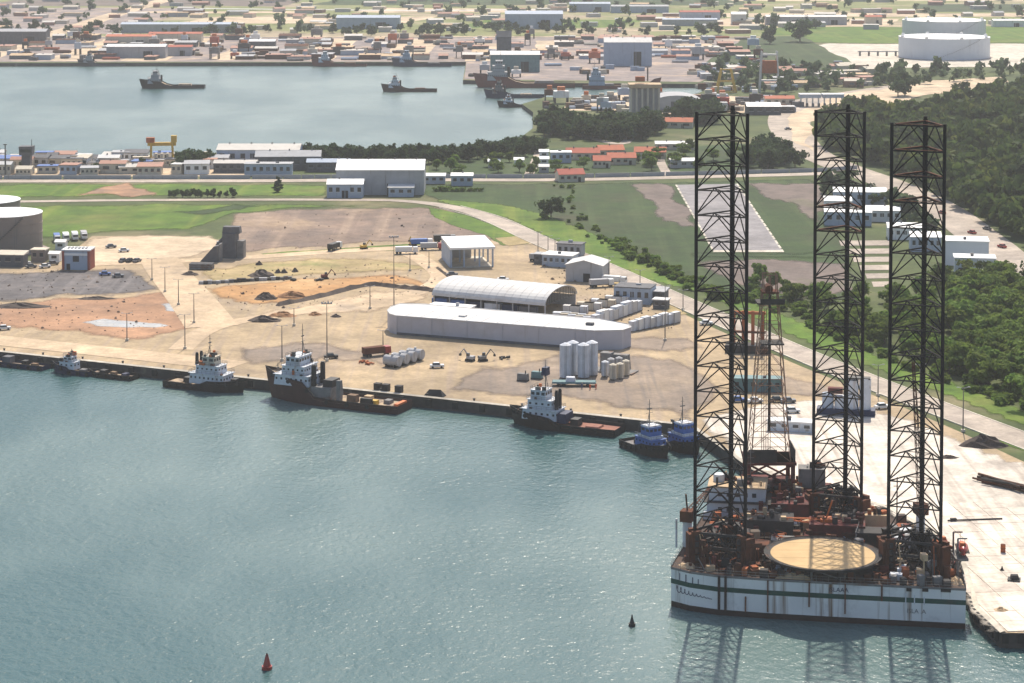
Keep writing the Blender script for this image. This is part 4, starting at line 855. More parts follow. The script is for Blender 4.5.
def ship_far(label, px, py, L, rz, hm, s=1.0, house='ship_white', fwd=True, group='ships in the far harbour', deck='deck_tan'):
    x0 = L * (.16 if fwd else -.42)
    pos = G(px, py, 0); pos.y = min(pos.y, far_y - L * .14) if py < 70 else pos.y
    return vessel('supply_ship', label, 'ship', pos, rz, L, L * .2, L * .045, L * .105, .6 if fwd else .88, hm, deck,
           [(x0, x0 + L * .2, L * .16, L * .07 if fwd else L * .03, L * .15, house, 1), (x0 + L * .03, x0 + L * .15, L * .14, L * .15, L * .21, house, 1), (x0 + L * .05, x0 + L * .12, L * .13, L * .21, L * .26, house, 2)],
           [(x0 + L * .07, L * .26, L * .36)], [(x0 - L * .01, L * .05, L * .1, L * .2, L * .016, 'dark')], [('cargo', -L * .2, 0, L * .03, L * .2, L * .12, L * .035, rnd.choice(['rust', 'deck_tan', 'rig_grey']))], group)
ship_far('grey supply ship under way on the left of the lagoon, bow to the left', 172, 88, 50, math.pi, 'hull_black', house='wall_grey')
ship_far('red-brown hulled white-bridged ship out on the lagoon, right of the grey one', 409, 91.5, 42, math.pi, 'hull_brown')
ship_far('grey ship moored at the left end of the far quay', 104, 65, 42, math.pi, 'wall_dark', house='wall_grey')
ship_far('red hulled ship moored mid-way along the far quay', 342, 63, 48, math.pi, 'hull_red')
ship_far('dark blue ship moored at the far quay near the pier corner', 424, 61.5, 52, math.pi, 'navy', house='wall_blue')
ship_far('long red and white ship lying along the far pier', 524, 87, 78, math.pi, 'hull_red', house='wall_grey')
ship_far('dark ship at the tip of the near spit, bow to the left', 514, 97.5, 44, math.pi, 'navy', house='rig_grey')
ship_far('small dark ship with white gear behind the big shoreline tree', 520, 107, 32, math.pi, 'hull_black', house='ship_white')
ship_far('red barge-like ship moored on the right of the far pier', 622, 88.5, 60, 0, 'hull_red', house='wall_blue', fwd=False)
# buoys
def buoy(px, py, hm, h_, r_, label, cone):
    t = thing('buoy', label, 'buoy', G(px, py, 0), 0); MB().cyl((0, 0, -.4), r_, 1.0, 14).build('float', hm, t, False)
    if cone:
        b_ = MB()
        for i in range(4): a = i * math.pi / 2; b_.tube((r_ * .7 * math.cos(a), r_ * .7 * math.sin(a), .6), (.2 * math.cos(a), .2 * math.sin(a), h_ * .72), .09, 4)
        b_.build('lattice', hm, t); MB().cyl((0, 0, .6), r_ * .72, h_ * .62, 12, .22).build('cone', hm, t); MB().cyl((0, 0, h_ * .72), .3, .5, 8, .1).build('lantern', 'dark', t)
    else: MB().cyl((0, 0, .6), r_ * .7, h_ * .5, 12, r_ * .3).build('body', hm, t); MB().cyl((0, 0, .6 + h_ * .5), .2, h_ * .3, 8, .1).build('lantern', 'dark', t)
buoy(267, 669, 'car_red', 3.6, 1.0, 'red conical channel buoy floating alone in the foreground water', True)
buoy(632, 626, 'dark', 2.2, .7, 'small black buoy floating left of the rig', False)

# ================================================================ vehicles and small gear
def make_car():
    t = thing('parked_car', 'car', 'car', (0, 0, 0)); MB().box((0, 0, .35), (4.4, 1.8, .65), top=(.97, .94)).build('body', 'car_white', t); MB().box((-.2, 0, 1.0), (2.5, 1.62, .6), top=(.72, .86)).build('cabin', 'glass', t)
    MB().box((-.2, 0, 1.6), (1.75, 1.36, .05)).build('roof', 'car_white', t)
    for sx in (-1.35, 1.35):
        for sy in (-.82, .82): MB().cyl((sx, sy - .1, .33), .33, .2, 10, axis='y').build('wheel', 'rubber', t)
    return t
def make_truck():
    t = thing('truck', 'truck', 'truck', (0, 0, 0)); MB().box((3.4, 0, .7), (2.1, 2.4, 2.1), top=(.85, .94)).build('cab', 'car_white', t); MB().box((4.32, 0, 1.75), (.12, 2.0, .75)).build('windscreen', 'glass', t)
    MB().box((-.2, 0, .75), (8.8, 1.0, .3)).build('chassis', 'dark', t); MB().box((-1.3, 0, 1.05), (6.8, 2.45, 1.9)).build('load_bed', 'wall_grey', t)
    for sx in (-4, -2.7, 3.2):
        for sy in (-1.0, 1.0): MB().cyl((sx, sy - .15, .5), .5, .3, 10, axis='y').build('wheel', 'rubber', t)
    return t
def make_container():
    t = thing('shipping_container', 'container', 'container', (0, 0, 0)); b_ = MB(); n = 24; vs = []
    for s in (-1, 1):
        for i in range(n + 1): x = -3 + 6 * i / n; y = s * (1.22 - (.06 if i % 2 else 0)); vs += [(x, y, .12), (x, y, 2.55)]
    k = 2 * (n + 1)
    fs = [(2 * i, 2 * i + 2, 2 * i + 3, 2 * i + 1) for i in range(n)] + [(k + 2 * i + 1, k + 2 * i + 3, k + 2 * i + 2, k + 2 * i) for i in range(n)]
    b_.add(vs, fs).build('side_panel', 'ship_white', t); MB().box((0, 0, 2.5), (6.06, 2.44, .1)).build('roof', 'ship_white', t)
    for s in (-1, 1): MB().box((s * 2.96, 0, .12), (.12, 2.38, 2.4)).build('door', 'ship_white', t)
    fm_ = MB()
    for sx in (-1, 1):
        for sy in (-1, 1): fm_.box((sx * 2.99, sy * 1.18, 0), (.14, .14, 2.6))
    for sy in (-1, 1): fm_.box((0, sy * 1.18, 0), (6.0, .14, .16))
    fm_.build('corner_post', 'rig_grey', t); return t
CAR, TRUCK, BOXC = make_car(), make_truck(), make_container()
def car(px, py, rz, paint, label, group='cars on the port ground'): return put(CAR, G(px, py) + Vector((0, 0, .1)), rz, label, group, paint=(('body', 'roof'), paint))
def truck(px, py, rz, paint, bed, label, group='trucks on the port ground'):
    c = put(TRUCK, G(px, py) + Vector((0, 0, .1)), rz, label, group, paint=(('cab',), paint))
    for ch in c.children:
        if ch.name.startswith('load_bed'): ch.material_slots[0].link = 'OBJECT'; ch.material_slots[0].material = M[bed]
    return c
def container(px, py, rz, paint, label, group=None, z=0.0, s=1.0): return put(BOXC, G(px, py) + Vector((0, 0, .1 + z)), rz, label, group, s, paint=(('side_panel', 'roof', 'door'), paint))
car(111, 248, .4, 'car_grey', 'dark grey car parked on the sand lot, left of the white one'); car(124, 252, .3, 'car_white', 'white car parked on the sand lot beyond the gravel yard')
car(105, 275.5, .2, 'blue', 'blue car at the far edge of the gravel yard'); car(118, 277.5, .3, 'car_grey', 'dark car beside the blue one at the edge of the gravel yard')
for i, x in enumerate((123, 130, 137)): car(x, 262.3, 1.2, ['car_grey', 'dark', 'car_grey'][i], ['leftmost dark car in the row of three by the side road', 'middle dark car in the row of three by the side road', 'rightmost dark car in the row of three by the side road'][i])
car(437, 368, .1, 'car_white', 'white van parked alone on the apron behind the brown ship'); car(331, 358.5, .2, 'dark', 'black car on the apron beside the tall light mast')
for i, (x, y) in enumerate(((9, 266), (25, 264.5), (31, 268), (45, 268), (53, 265))): car(x, y, .5, ['car_white', 'car_white', 'car_grey', 'car_white', 'car_grey'][i], ['white car in front of the low shed by the big grey tank', 'white car left of the parked dark pickup near the grey tank', 'dark pickup parked in front of the grey tank', 'white car parked left of the red-walled office', 'grey car parked tight against the red-walled office'][i])
for i, x in enumerate((57, 66, 75, 84)): truck(x, 241.5 - i * .9, R(-75), 'car_white', ['blue', 'white', 'white', 'wall_grey'][i], ['white truck with blue body, leftmost of the row behind the office', 'white truck second from the left behind the office', 'white truck third from the left behind the office', 'white truck with grey body, rightmost behind the office'][i])
truck(377, 356, .5, 'car_red', 'rust', 'red truck parked beside the row of lying tanks'); truck(407, 254, .1, 'car_white', 'white', 'white truck near the pavilion, left of the yellow machines')
truck(335, 250, 1.2, 'car_white', 'dark', 'white and black tipper truck on the grass strip'); truck(422, 246, .2, 'car_white', 'blue', 'truck with blue body behind the pavilion'); truck(432, 250, .1, 'car_red', 'wall_grey', 'red cab truck beside the pavilion')
truck(445, 242, .2, 'car_grey', 'dark', 'dark truck just behind the pavilion roof'); truck(541, 262, -.5, 'car_grey', 'wall_grey', 'grey truck standing among the cabins beyond the arched warehouse')
truck(602, 287, .3, 'car_white', 'wall_grey', 'white lorry beside the grey gabled shed'); truck(615, 284, -.4, 'car_white', 'white', 'white lorry with pale body right of the gabled shed')
car(452, 276, .2, 'car_grey', 'grey-green van parked in front of the pavilion'); car(503, 281, -.2, 'car_white', 'white car parked beyond the arched warehouse')
for i, (x, y, c) in enumerate(((777, 402, 'dark'), (788, 403, 'car_grey'), (738, 402, 'blue'), (755, 403, 'car_white'))): car(x, y, .1, c, ['black car in the row seen between the rig legs', 'grey car, rightmost of the row between the rig legs', 'blue car in the row behind the near left rig leg', 'white car in the row behind the derrick'][i])
car(882, 409, .3, 'car_white', 'white car parked between the middle and right rig legs'); car(792, 413, .1, 'car_white', 'white car standing on the pale quay behind the derrick')
car(706, 325, .2, 'car_white', 'pale car by the road bend behind the near left rig leg'); car(942, 214, R(110), 'car_red', 'red car on the dirt road, farthest of the four'); car(972, 234, R(115), 'car_red', 'red car on the dirt road, second farthest')
car(987, 230, R(115), 'car_grey', 'dark car on the dirt road near the forest edge'); car(1002, 248, R(115), 'car_red', 'red car on the dirt road nearest to the camera')
car(4, 330, .3, 'car_white', 'white car at the left edge of the dirt yard', None); car(788, 130, .2, 'car_grey', 'dark car on the sandy road bend below the toll gate', None)

def excavator(px, py, rz, m_, label):
    t = thing('excavator', label, 'excavator', G(px, py) + Vector((0, 0, .1)), rz); t.scale = (.72, .72, .72)
    for s in (-1, 1): MB().box((0, s * 1.1, 0), (3.8, .6, .9), top=(.85, 1)).build('track', 'rubber', t)
    MB().box((-.4, 0, .95), (3.2, 2.5, 1.2)).build('body', m_, t); MB().box((.6, .6, 2.15), (1.3, 1.1, 1.2), top=(.9, .9)).build('cab', 'glass', t)
    MB().tube((1.0, -.4, 1.8), (3.4, -.4, 4.8), .28, 5).build('boom', m_, t); MB().tube((3.4, -.4, 4.8), (5.2, -.4, 2.6), .2, 5).build('arm', m_, t); MB().box((5.2, -.4, 1.6), (.9, 1.0, 1.0), top=(.6, 1)).build('bucket', 'dark', t)
excavator(364, 249, .6, 'yellow', 'yellow-brown excavator with raised arm on the grass strip'); excavator(470, 361, 2.6, 'wall_grey', 'grey loader in front of the long barge-like block'); excavator(483, 361, .4, 'rig_grey', 'dark excavator right of the grey loader on the apron')
excavator(412, 246, 2.0, 'yellow', 'yellow digger in the machine park behind the pavilion'); excavator(325, 279, .3, 'rig_red', 'red digger working on the orange dirt')

POLE = {}
def light_mast(px, py, h_, label, group, heads=2):
    k = round(h_)
    if (k, heads) not in POLE:
        t = thing('light_mast', label, 'lamp post', (0, 0, 0)); MB().cyl((0, 0, 0), .20, h_, 7, .10).build('pole', 'pole', t); MB().box((0, 0, 0), (1.0, 1.0, .7)).build('footing', 'kerb', t)
        if heads > 2:
            MB().box((0, 0, h_ - .3), (3.2, .3, .25)).build('cross_arm', 'pole', t)
            for i in range(4): MB().box((-1.4 + i * .93, -.25, h_ - .15), (.6, .4, .55)).build('floodlight', 'wall_grey', t)
        else:
            for s in (-1, 1): MB().tube((0, 0, h_ - .2), (s * 1.3, 0, h_ + .1), .07, 4).box((s * 1.5, 0, h_ + .05), (.7, .3, .15)).build('lamp_head', 'wall_grey', t)
        POLE[(k, heads)] = t
    return put(POLE[(k, heads)], G(px, py) + Vector((0, 0, .05)), 0.1, label, group)
for px, py, h_ in ((127, 341, 9), (185, 349, 11), (194, 323, 10), (178.5, 305, 9), (165, 292, 9), (152, 280, 8), (282, 361, 11), (294, 326, 6), (370, 309, 8), (383, 349, 6), (410, 271, 7), (429, 268, 7)):
    light_mast(px, py, h_, 'slim grey lamp post on the sandy apron', 'slim lamp posts of the apron')
for px, py, h_ in ((538, 252, 8), (548, 256, 8), (555, 259, 8), (609, 278, 8), (640, 292, 8), (665, 341, 18), (683, 310, 7), (963, 432, 12), (878, 396, 9), (745, 330, 7), (920, 392, 8)):
    light_mast(px, py, h_, 'grey lamp post along the road and yard edge', 'roadside lamp posts')
light_mast(327, 361, 18, 'tall floodlight mast behind the brown ship', None, 4); light_mast(394, 315, 27, 'very tall floodlight mast left of the barge-like block', None, 4)
# two men in orange on the apron
def person(px, py, rz, label, shirt):
    t = thing('person', label, 'person', G(px, py) + Vector((0, 0, .08)), rz, 'workers on the apron')
    b_ = MB(); segs = [((0, .1, 0), (0, .11, .5), .075, .10), ((0, .11, .5), (0, .08, .95), .10, .13), ((.05, -.1, 0), (.03, -.11, .5), .075, .10), ((.03, -.11, .5), (0, -.08, .95), .10, .13), ((0, 0, .9), (0, 0, 1.45), .19, .20), ((0, 0, 1.45), (0, 0, 1.52), .20, .07), ((0, .22, 1.42), (.04, .27, 1.12), .07, .055), ((.04, .27, 1.12), (.14, .25, .85), .055, .045), ((0, -.22, 1.42), (.04, -.27, 1.12), .07, .055), ((.04, -.27, 1.12), (.14, -.25, .85), .055, .045)]
    for p, q, r1, r2 in segs: b_.tube(p, q, r1, 8, r2)
    o = b_.build('body', shirt, t); MB().cyl((0, 0, 1.5), .08, .12, 8, .11).cyl((0, 0, 1.62), .11, .12, 8, .08).build('head', 'skin', o); MB().cyl((0, 0, 1.69), .13, .10, 8, .06).build('hard_hat', 'yellow', t); return t
person(590, 390, 1.0, 'worker in orange standing left of another beside the silo trailer', 'cloth_orange'); person(596, 389.5, 2.0, 'worker in orange standing right of another beside the silo trailer', 'cloth_orange')
person(582, 389, 2.5, 'worker in dark blue beside the silo trailer', 'cloth_blue')

# ================================================================ buildings
def building(name, label, cat, px, py, w_, d_, h_, rz=0.0, wall='wall_grey', roof='roof_white', kind='gable', rise=1.6, nwin=0, door=None, group=None, over=.4, win_rows=1, side_win=0, ribs=0):
    """px, py = middle of the front wall's foot; the building runs d_ metres back from it"""
    t = thing(name, label, cat, G(px, py) + Vector((0, 0, .02)), rz, group)
    wl = MB(); wl.box((0, d_ / 2, 0), (w_, d_, h_))
    ex = over
    if kind == 'gable':                    # ridge along x
        for s in (-1, 1): wl.add([(s * w_ / 2, 0, h_), (s * w_ / 2, d_, h_), (s * w_ / 2, d_ / 2, h_ + rise)], [(0, 1, 2)])
        wo = wl.build('wall', wall, t); r_ = MB()
        for z in (0, .16):
            k = rise / (d_ / 2) * ex
            r_.add([(-w_ / 2 - ex, -ex, h_ - k + .05 + z), (w_ / 2 + ex, -ex, h_ - k + .05 + z), (w_ / 2 + ex, d_ / 2, h_ + rise + .05 + z), (-w_ / 2 - ex, d_ / 2, h_ + rise + .05 + z), (w_ / 2 + ex, d_ + ex, h_ - k + .05 + z), (-w_ / 2 - ex, d_ + ex, h_ - k + .05 + z)], [(0, 1, 2, 3), (3, 2, 4, 5)])
        r_.f += [(0, 1, 7, 6), (0, 6, 9, 3), (1, 2, 8, 7), (4, 5, 11, 10), (3, 9, 11, 5), (2, 4, 10, 8)]
        ro = r_.build('roof', roof, t)
        if ribs:
            for i in range(ribs):
                x = -w_ / 2 + (i + .5) * w_ / ribs; b_ = MB(); b_.tube((x, -ex, h_ + .18 - rise / (d_ / 2) * ex), (x, d_ / 2, h_ + rise + .24), .09, 4).build('roof_seam', roof, ro)
    elif kind == 'gable_y':
        for y in (0, d_): wl.add([(-w_ / 2, y, h_), (w_ / 2, y, h_), (0, y, h_ + rise)], [(0, 1, 2)])
        wo = wl.build('wall', wall, t); r_ = MB()
        for z in (.05, .21): r_.add([(-w_ / 2 - ex, -ex, h_ - rise / (w_ / 2) * ex + z), (0, -ex, h_ + rise + z), (0, d_ + ex, h_ + rise + z), (-w_ / 2 - ex, d_ + ex, h_ - rise / (w_ / 2) * ex + z), (w_ / 2 + ex, -ex, h_ - rise / (w_ / 2) * ex + z), (w_ / 2 + ex, d_ + ex, h_ - rise / (w_ / 2) * ex + z)], [(0, 1, 2, 3), (1, 4, 5, 2)])
        r_.f += [(0, 1, 7, 6), (1, 4, 10, 7), (0, 6, 9, 3), (4, 10, 11, 5), (3, 9, 8, 2), (2, 8, 11, 5)]
        r_.build('roof', roof, t)
    elif kind == 'shed':
        wo = wl.build('wall', wall, t); MB().add([(-w_ / 2 - ex, -ex, h_ + .05), (w_ / 2 + ex, -ex, h_ + .05), (w_ / 2 + ex, d_ + ex, h_ + rise), (-w_ / 2 - ex, d_ + ex, h_ + rise), (-w_ / 2 - ex, -ex, h_ - .2), (w_ / 2 + ex, -ex, h_ - .2), (w_ / 2 + ex, d_ + ex, h_ - .2), (-w_ / 2 - ex, d_ + ex, h_ - .2)], [(0, 1, 2, 3), (0, 4, 5, 1), (1, 5, 6, 2), (2, 6, 7, 3), (3, 7, 4, 0)]).build('roof', roof, t)
    else:
        wo = wl.build('wall', wall, t); MB().box((0, d_ / 2, h_), (w_ + 2 * ex, d_ + 2 * ex, .35)).build('roof', roof, t)
    if w_ > 9 and kind in ('gable', 'flat') and name != 'far_building':
        for i in range(max(1, int(w_ / 9))):
            x = -w_ / 2 + (i + .5 + rnd.uniform(-.2, .2)) * w_ / max(1, int(w_ / 9))
            if kind == 'flat': MB().box((x, d_ * rnd.uniform(.3, .7), h_ + .35), (rnd.uniform(.8, 1.8), rnd.uniform(.8, 1.6), rnd.uniform(.5, 1.1))).build('roof_unit', rnd.choice(['rig_grey', 'wall_grey', 'wall_dark']), t)
            else: MB().cyl((x, d_ / 2, h_ + rise), .45, .9, 8, .3).build('roof_vent', 'rig_grey', t)
        for i in range(int(w_ / 6) + 1):
            MB().box((-w_ / 2 + w_ * i / max(1, int(w_ / 6)), -.06, 0), (.22, .14, h_ - .1)).build('pilaster', wall, t)
    for r_ in range(win_rows):
        for i in range(nwin):
            x = -w_ / 2 + (i + .5) * w_ / nwin; z = h_ * (r_ + .45) / win_rows
            if door and abs(x - door[0]) < door[1] / 2 + .5 and r_ == 0: continue
            wi = MB().box((x, -.03, z), (w_ / nwin * .5, .1, h_ / win_rows * .32)).build('window', 'glass', t); MB().box((x, -.08, z - .14), (w_ / nwin * .58, .2, .12)).build('sill', roof, wi)
    if door: MB().box((door[0], -.04, 0), (door[1], .12, door[2])).build('door', 'dark' if len(door) < 4 else door[3], t)
    return t
BD = -.40                                  # the port's buildings follow the quay
# the big white warehouse by the main road, in two volumes
building('warehouse', 'big white-roofed warehouse with grey walls beyond the grass field', 'warehouse', 380, 195, 42, 26, 12, 0.0, 'wall_grey', 'roof_white', 'gable', 3.6, 0, (6, 5, 5.5), ribs=14)
building('warehouse', 'smaller white-roofed shed in front of the big white warehouse', 'warehouse', 345, 198, 17, 11, 6.5, 0.0, 'wall_blue', 'roof_white', 'gable', 1.8, 5, (0, 3, 3.5), ribs=6)
building('shed', 'low grey shed leaning on the big white warehouse', 'shed', 401, 197, 12, 6, 4.6, 0.0, 'wall_blue', 'roof_grey', 'shed', .9, 3)
building('shed', 'pale blue shed with white roof right of the big warehouse', 'shed', 462, 186, 10.5, 8, 5, 0, 'wall_blue', 'roof_white', 'gable', 1, 3); building('shed', 'low grey-blue shed just right of the big warehouse', 'shed', 434, 184, 11, 7, 4, 0, 'wall_blue', 'roof_grey', 'shed', .7, 3)
# open pavilion
t = thing('pavilion', 'open-sided pavilion with flat white roof on posts and a solid left wall', 'pavilion', G(454, 268) + Vector((0, 0, .02)), .17)
MB().add([(-1.6, -1, 8.0), (16, -1, 8.0), (16, 25, 8.5), (-1.6, 25, 8.5), (-1.6, -1, 7.2), (16, -1, 7.2), (16, 25, 7.7), (-1.6, 25, 7.7)], [(0, 1, 2, 3), (0, 4, 5, 1), (1, 5, 6, 2), (2, 6, 7, 3), (3, 7, 4, 0), (7, 6, 5, 4)]).build('roof', 'roof_white', t)
for x in (-1.0, 4, 10, 15.2):
    for y in (.3, 12, 24): MB().box((x, y, 0), (.6, .6, 7.3)).build('post', 'wall_blue', t)
MB().box((-1.3, 12.5, 0), (.4, 24, 7.2)).build('wall', 'wall_blue', t); MB().box((7, 12, 0), (16, 24.6, .3)).build('floor', 'kerb', t); MB().box((4.6, 22, .3), (11, .4, 5.5)).build('back_wall', 'wall_grey', t)
# barrel-vaulted warehouse
A_, B_ = G(433, 306), G(546, 317); L = (B_ - A_).length; t = thing('arched_warehouse', 'barrel-vaulted white warehouse with open arched end and open front', 'warehouse', A_ + Vector((0, 0, .05)), ang(A_, B_))
n = 16; W_, EH, RI = 24.0, 3.9, 4.4; vr = MB(); vs = []
for x in (0, L):
    for o_ in (0, .3):
        for i in range(n + 1): a = math.pi * i / n; vs.append((x, W_ / 2 - (W_ / 2 + .6 + o_) * math.cos(a), EH + (RI + o_) * math.sin(a)))
k = n + 1
vr.add(vs, [(k + i, k + i + 1, 3 * k + i + 1, 3 * k + i) for i in range(n)] + [(i + 1, i, 2 * k + i, 2 * k + i + 1) for i in range(n)] + [(b0 + i, b0 + i + 1, b0 + k + i + 1, b0 + k + i) for b0 in (0, 2 * k) for i in range(n)] + [(0, k, 3 * k, 2 * k), (n, 2 * k + n, 3 * k + n, k + n)])
vro = vr.build('vault_roof', 'roof_grey', t)
for j in range(15):
    rb = MB(); x = L * (j + .5) / 15; pv = None
    for i in range(n + 1):
        a = math.pi * i / n; q = (x, W_ / 2 - (W_ / 2 + .94) * math.cos(a), EH + (RI + .34) * math.sin(a))
        if pv: rb.tube(pv, q, .045, 4)
        pv = q
    rb.build('roof_seam', 'roof_grey', vro)
for j in range(8):
    for y in (.1, W_ - .1): MB().box((.4 + (L - .8) * j / 7, y, 0), (.4, .4, EH + .1)).build('post', 'wall_grey', t)
MB().box((L / 2, W_ - .6, 0), (L, .3, EH)).build('back_wall', 'wall_grey', t); ew = MB()
ew.add([(.05, 0, 0), (.05, W_, 0)] + [(.05, W_ / 2 + (W_ / 2) * math.cos(math.pi * i / n), EH + RI * .98 * math.sin(math.pi * i / n)) for i in range(n + 1)], [tuple(range(n + 3))]); ew.build('end_wall', 'wall_grey', t)
tr_ = MB()
for i in range(1, n):
    a = math.pi * i / n; y, z = W_ / 2 - (W_ / 2) * math.cos(a), EH + (RI - .3) * math.sin(a); tr_.tube((L - .4, y, EH), (L - .4, y, z), .1, 4)
tr_.tube((L - .4, 0, EH), (L - .4, W_, EH), .16, 4).build('end_truss', 'pole', t)
for j in range(6): container(441 + j * 17.5, 305.5 + j * 1.75, BD, ['blue', 'blue', 'navy', 'ship_white', 'navy', 'wall_dark'][j], ['blue container under the arched warehouse, leftmost', 'blue container under the arched warehouse, second from left', 'dark blue container under the arched warehouse, third from left', 'white container under the arched warehouse', 'dark blue container under the arched warehouse, right of the white one', 'black container under the arched warehouse near the open end'][j], 'containers under the arched roof')
building('shed', 'low white lean-to roof between the arched warehouse and the barge-like block', 'shed', 449, 317, 15, 5, 3.4, BD, 'wall_grey', 'roof_white', 'flat', 0, 0)
# the long barge-like block
t = thing('barge_block', 'very long pale concrete barge with pointed right end standing on the apron', 'barge', G(388, 331), 0)
o_ = G(388, 331); foot = [G(387.5, 329), G(390, 332.5), G(397, 334.6), G(594, 350.3), G(622, 349.6), G(631, 346.5), G(628, 343.5), G(600, 338), G(425, 322.5), G(400, 322), G(391, 325)]
bb = MB(o_); n = len(foot); HB = 6.2; vs = [(p.x, p.y, 3.05) for p in foot] + [(p.x, p.y, 3 + HB) for p in foot]; bb.add(vs, [(i, (i + 1) % n, n + (i + 1) % n, n + i) for i in range(n)]); hb_ = bb.build('side_wall', 'wall_lilac', t)
MB(o_).add([(p.x, p.y, 3 + HB) for p in foot], [tuple(range(n))]).build('top_deck', 'roof_grey', t)
ed = MB(o_)
for i in range(n): ed.tube((foot[i].x, foot[i].y, 3 + HB), (foot[(i + 1) % n].x, foot[(i + 1) % n].y, 3 + HB), .22, 5)
ed.build('deck_edge', 'roof_grey', t)
a, c = foot[2], foot[3]; dd = (c - a).normalized(); nn = Vector((dd.y, -dd.x, 0)); k = 0; Lb = (c - a).length
while k < Lb:
    p = a + dd * k + nn * .1; MB(o_).box((p.x, p.y, 3.1), (.2, .24, HB - .15), math.atan2(dd.y, dd.x)).build('rib', 'wall_lilac', hb_); k += 12.4
MB(o_).box((a.lerp(c, .5).x + nn.x * .12, a.lerp(c, .5).y + nn.y * .12, 3.1), (Lb, .25, .7), math.atan2(dd.y, dd.x)).build('foot_band', 'wall_dark', hb_)
for u in (.3,): p = foot[2].lerp(foot[3], u) - nn * 7; MB(o_).box((p.x, p.y, 3 + HB), (2.2, 2.2, .5), BD).build('hatch', 'roof_grey', t)
for u in np.linspace(.04, .98, 13): q = foot[2].lerp(foot[3], u); e = q - nn * 11.5; MB(o_).tube((q.x, q.y, 3 + HB + .02), (e.x, e.y, 3 + HB + .02), .06, 4).build('deck_seam', 'wall_grey', t)
p = G(590, 325, 3 + HB); MB(o_).box((p.x, p.y, 3 + HB), (2.4, 1.6, .8), BD).build('hatch', 'wall_dark', t)
# grey gabled shed, cabins, containers
building('shed', 'grey gabled shed with dark doorway beside the main road', 'shed', 584, 282, 14, 13, 6.2, -.25, 'wall_grey', 'roof_grey', 'gable_y', 1.8, 0, (1.0, 2.6, 3.2), ribs=0)
building('cabin', 'grey site cabin with pale roof beside the road, left of the gabled shed', 'cabin', 557, 267, 12, 8, 4.4, -.35, 'wall_blue', 'roof_white', 'flat', 0, 5); building('cabin', 'dark site cabin behind the pale-roofed one beside the road', 'cabin', 569, 256, 10, 6, 4.6, -.3, 'wall_grey', 'wall_dark', 'flat', 0, 4)
building('cabin', 'small dark cabin left of the pale-roofed site cabin', 'cabin', 540, 264, 5, 5, 3.6, -.3, 'wall_dark', 'wall_grey', 'flat', 0, 2); building('cabin', 'grey plant building with dark openings right of the gabled shed', 'cabin', 632, 304, 13, 9, 5.6, -.3, 'wall_blue', 'wall_dark', 'flat', 0, 5, None, None, .2)
building('cabin', 'low dark plant hut at the right end of the plant cluster', 'cabin', 653, 303, 8, 7, 4.2, -.3, 'wall_dark', 'wall_grey', 'shed', .5, 3); building('cabin', 'small hut in front of the dark plant hut', 'cabin', 660, 309, 5, 4, 3, -.3, 'wall_dark', 'roof_grey', 'flat', 0, 2)
u0, u1 = (640, 318), (597, 327)
for i in range(9): container(636 - i * 4.8, 311.5 + i * 1.75, BD + 1.35, ['ship_white', 'roof_grey', 'ship_white', 'white'][i % 4], 'tall pale container unit in the diagonal row beside the arched warehouse', 'diagonal row of pale containers', 0, (.85, .85, 1.35 + (i * 37 % 5) * .1))
for i in range(5): container(592 - i * 7.5, 324 - i * 1.0, BD + .2, ['ship_white', 'wall_cream', 'ship_white', 'wall_cream', 'ship_white'][i], ['white container nearest the point of the barge-like block', 'cream container second from the point of the barge-like block', 'white container behind the middle of the barge-like block', 'cream container near the open arched end', 'white container at the open arched end'][i], 'containers beside the arched end')
for i in range(9): container(572 + i * 7, 313 - i * 1.6 + (i % 2) * 2, BD + .1, ['roof_grey', 'ship_white', 'wall_cream'][i % 3], 'pale container in the cluster behind the diagonal row', 'clustered pale containers')
def tank_v(px, py, r_, h_, m_, label, group, dome=True):
    t = thing('storage_tank', label, 'tank', G(px, py) + Vector((0, 0, .1)), 0, group); s_ = MB().cyl((0, 0, .3), r_, h_, 18).build('shell', m_, t, False); MB().cyl((0, 0, h_ + .3), r_, r_ * .35, 18, r_ * .3).build('dome', m_, t)
    l_ = MB()
    for i in range(3): a = i * 2.1 + .4; l_.box((r_ * .8 * math.cos(a), r_ * .8 * math.sin(a), 0), (.3, .3, .5))
    l_.build('foot', 'dark', t); b_ = MB()
    for s in (-.2, .2): b_.tube((s, -r_ - .15, .2), (s, -r_ - .15, h_ + .6), .05, 4)
    b_.build('ladder', 'pole', t); return t
SI = ['white silo at the left of the group of four on the quay apron', 'white silo second from left in the group of four', 'white silo third from left in the group of four', 'white silo at the right of the group of four']
for i, (x, y) in enumerate(((565.5, 378), (573, 375.5), (583.5, 378), (592, 375.5))): tank_v(x, y, 1.75, 9.6, 'ship_white', SI[i], 'four white silos on the apron')
for i in range(8): container(634 + i * 5.9, 331.0 - i * 1.15, BD + 1.3, ['ship_white', 'white', 'ship_white', 'roof_grey'][i % 4], 'low boxy white unit in the row right of the barge-like block', 'row of boxy white units', 0, (.6, .75, 1.3 + (i * 7 % 3) * .12))
for i, (x, y) in enumerate(((605, 377), (613, 380), (620, 379), (626, 376), (611, 374), (619, 373))): tank_v(x, y, 1.1, 4.2, ['ship_white', 'wall_cream', 'wall_cream', 'wall_cream', 'wall_grey', 'wall_grey'][i], ['squat white tank nearest the silos', 'squat cream tank in front, left of another', 'squat cream tank in front, right of another', 'squat cream tank at the right end of the cluster', 'squat grey tank behind, left of another', 'squat grey tank behind, at the right'][i], 'cluster of squat tanks right of the silos')
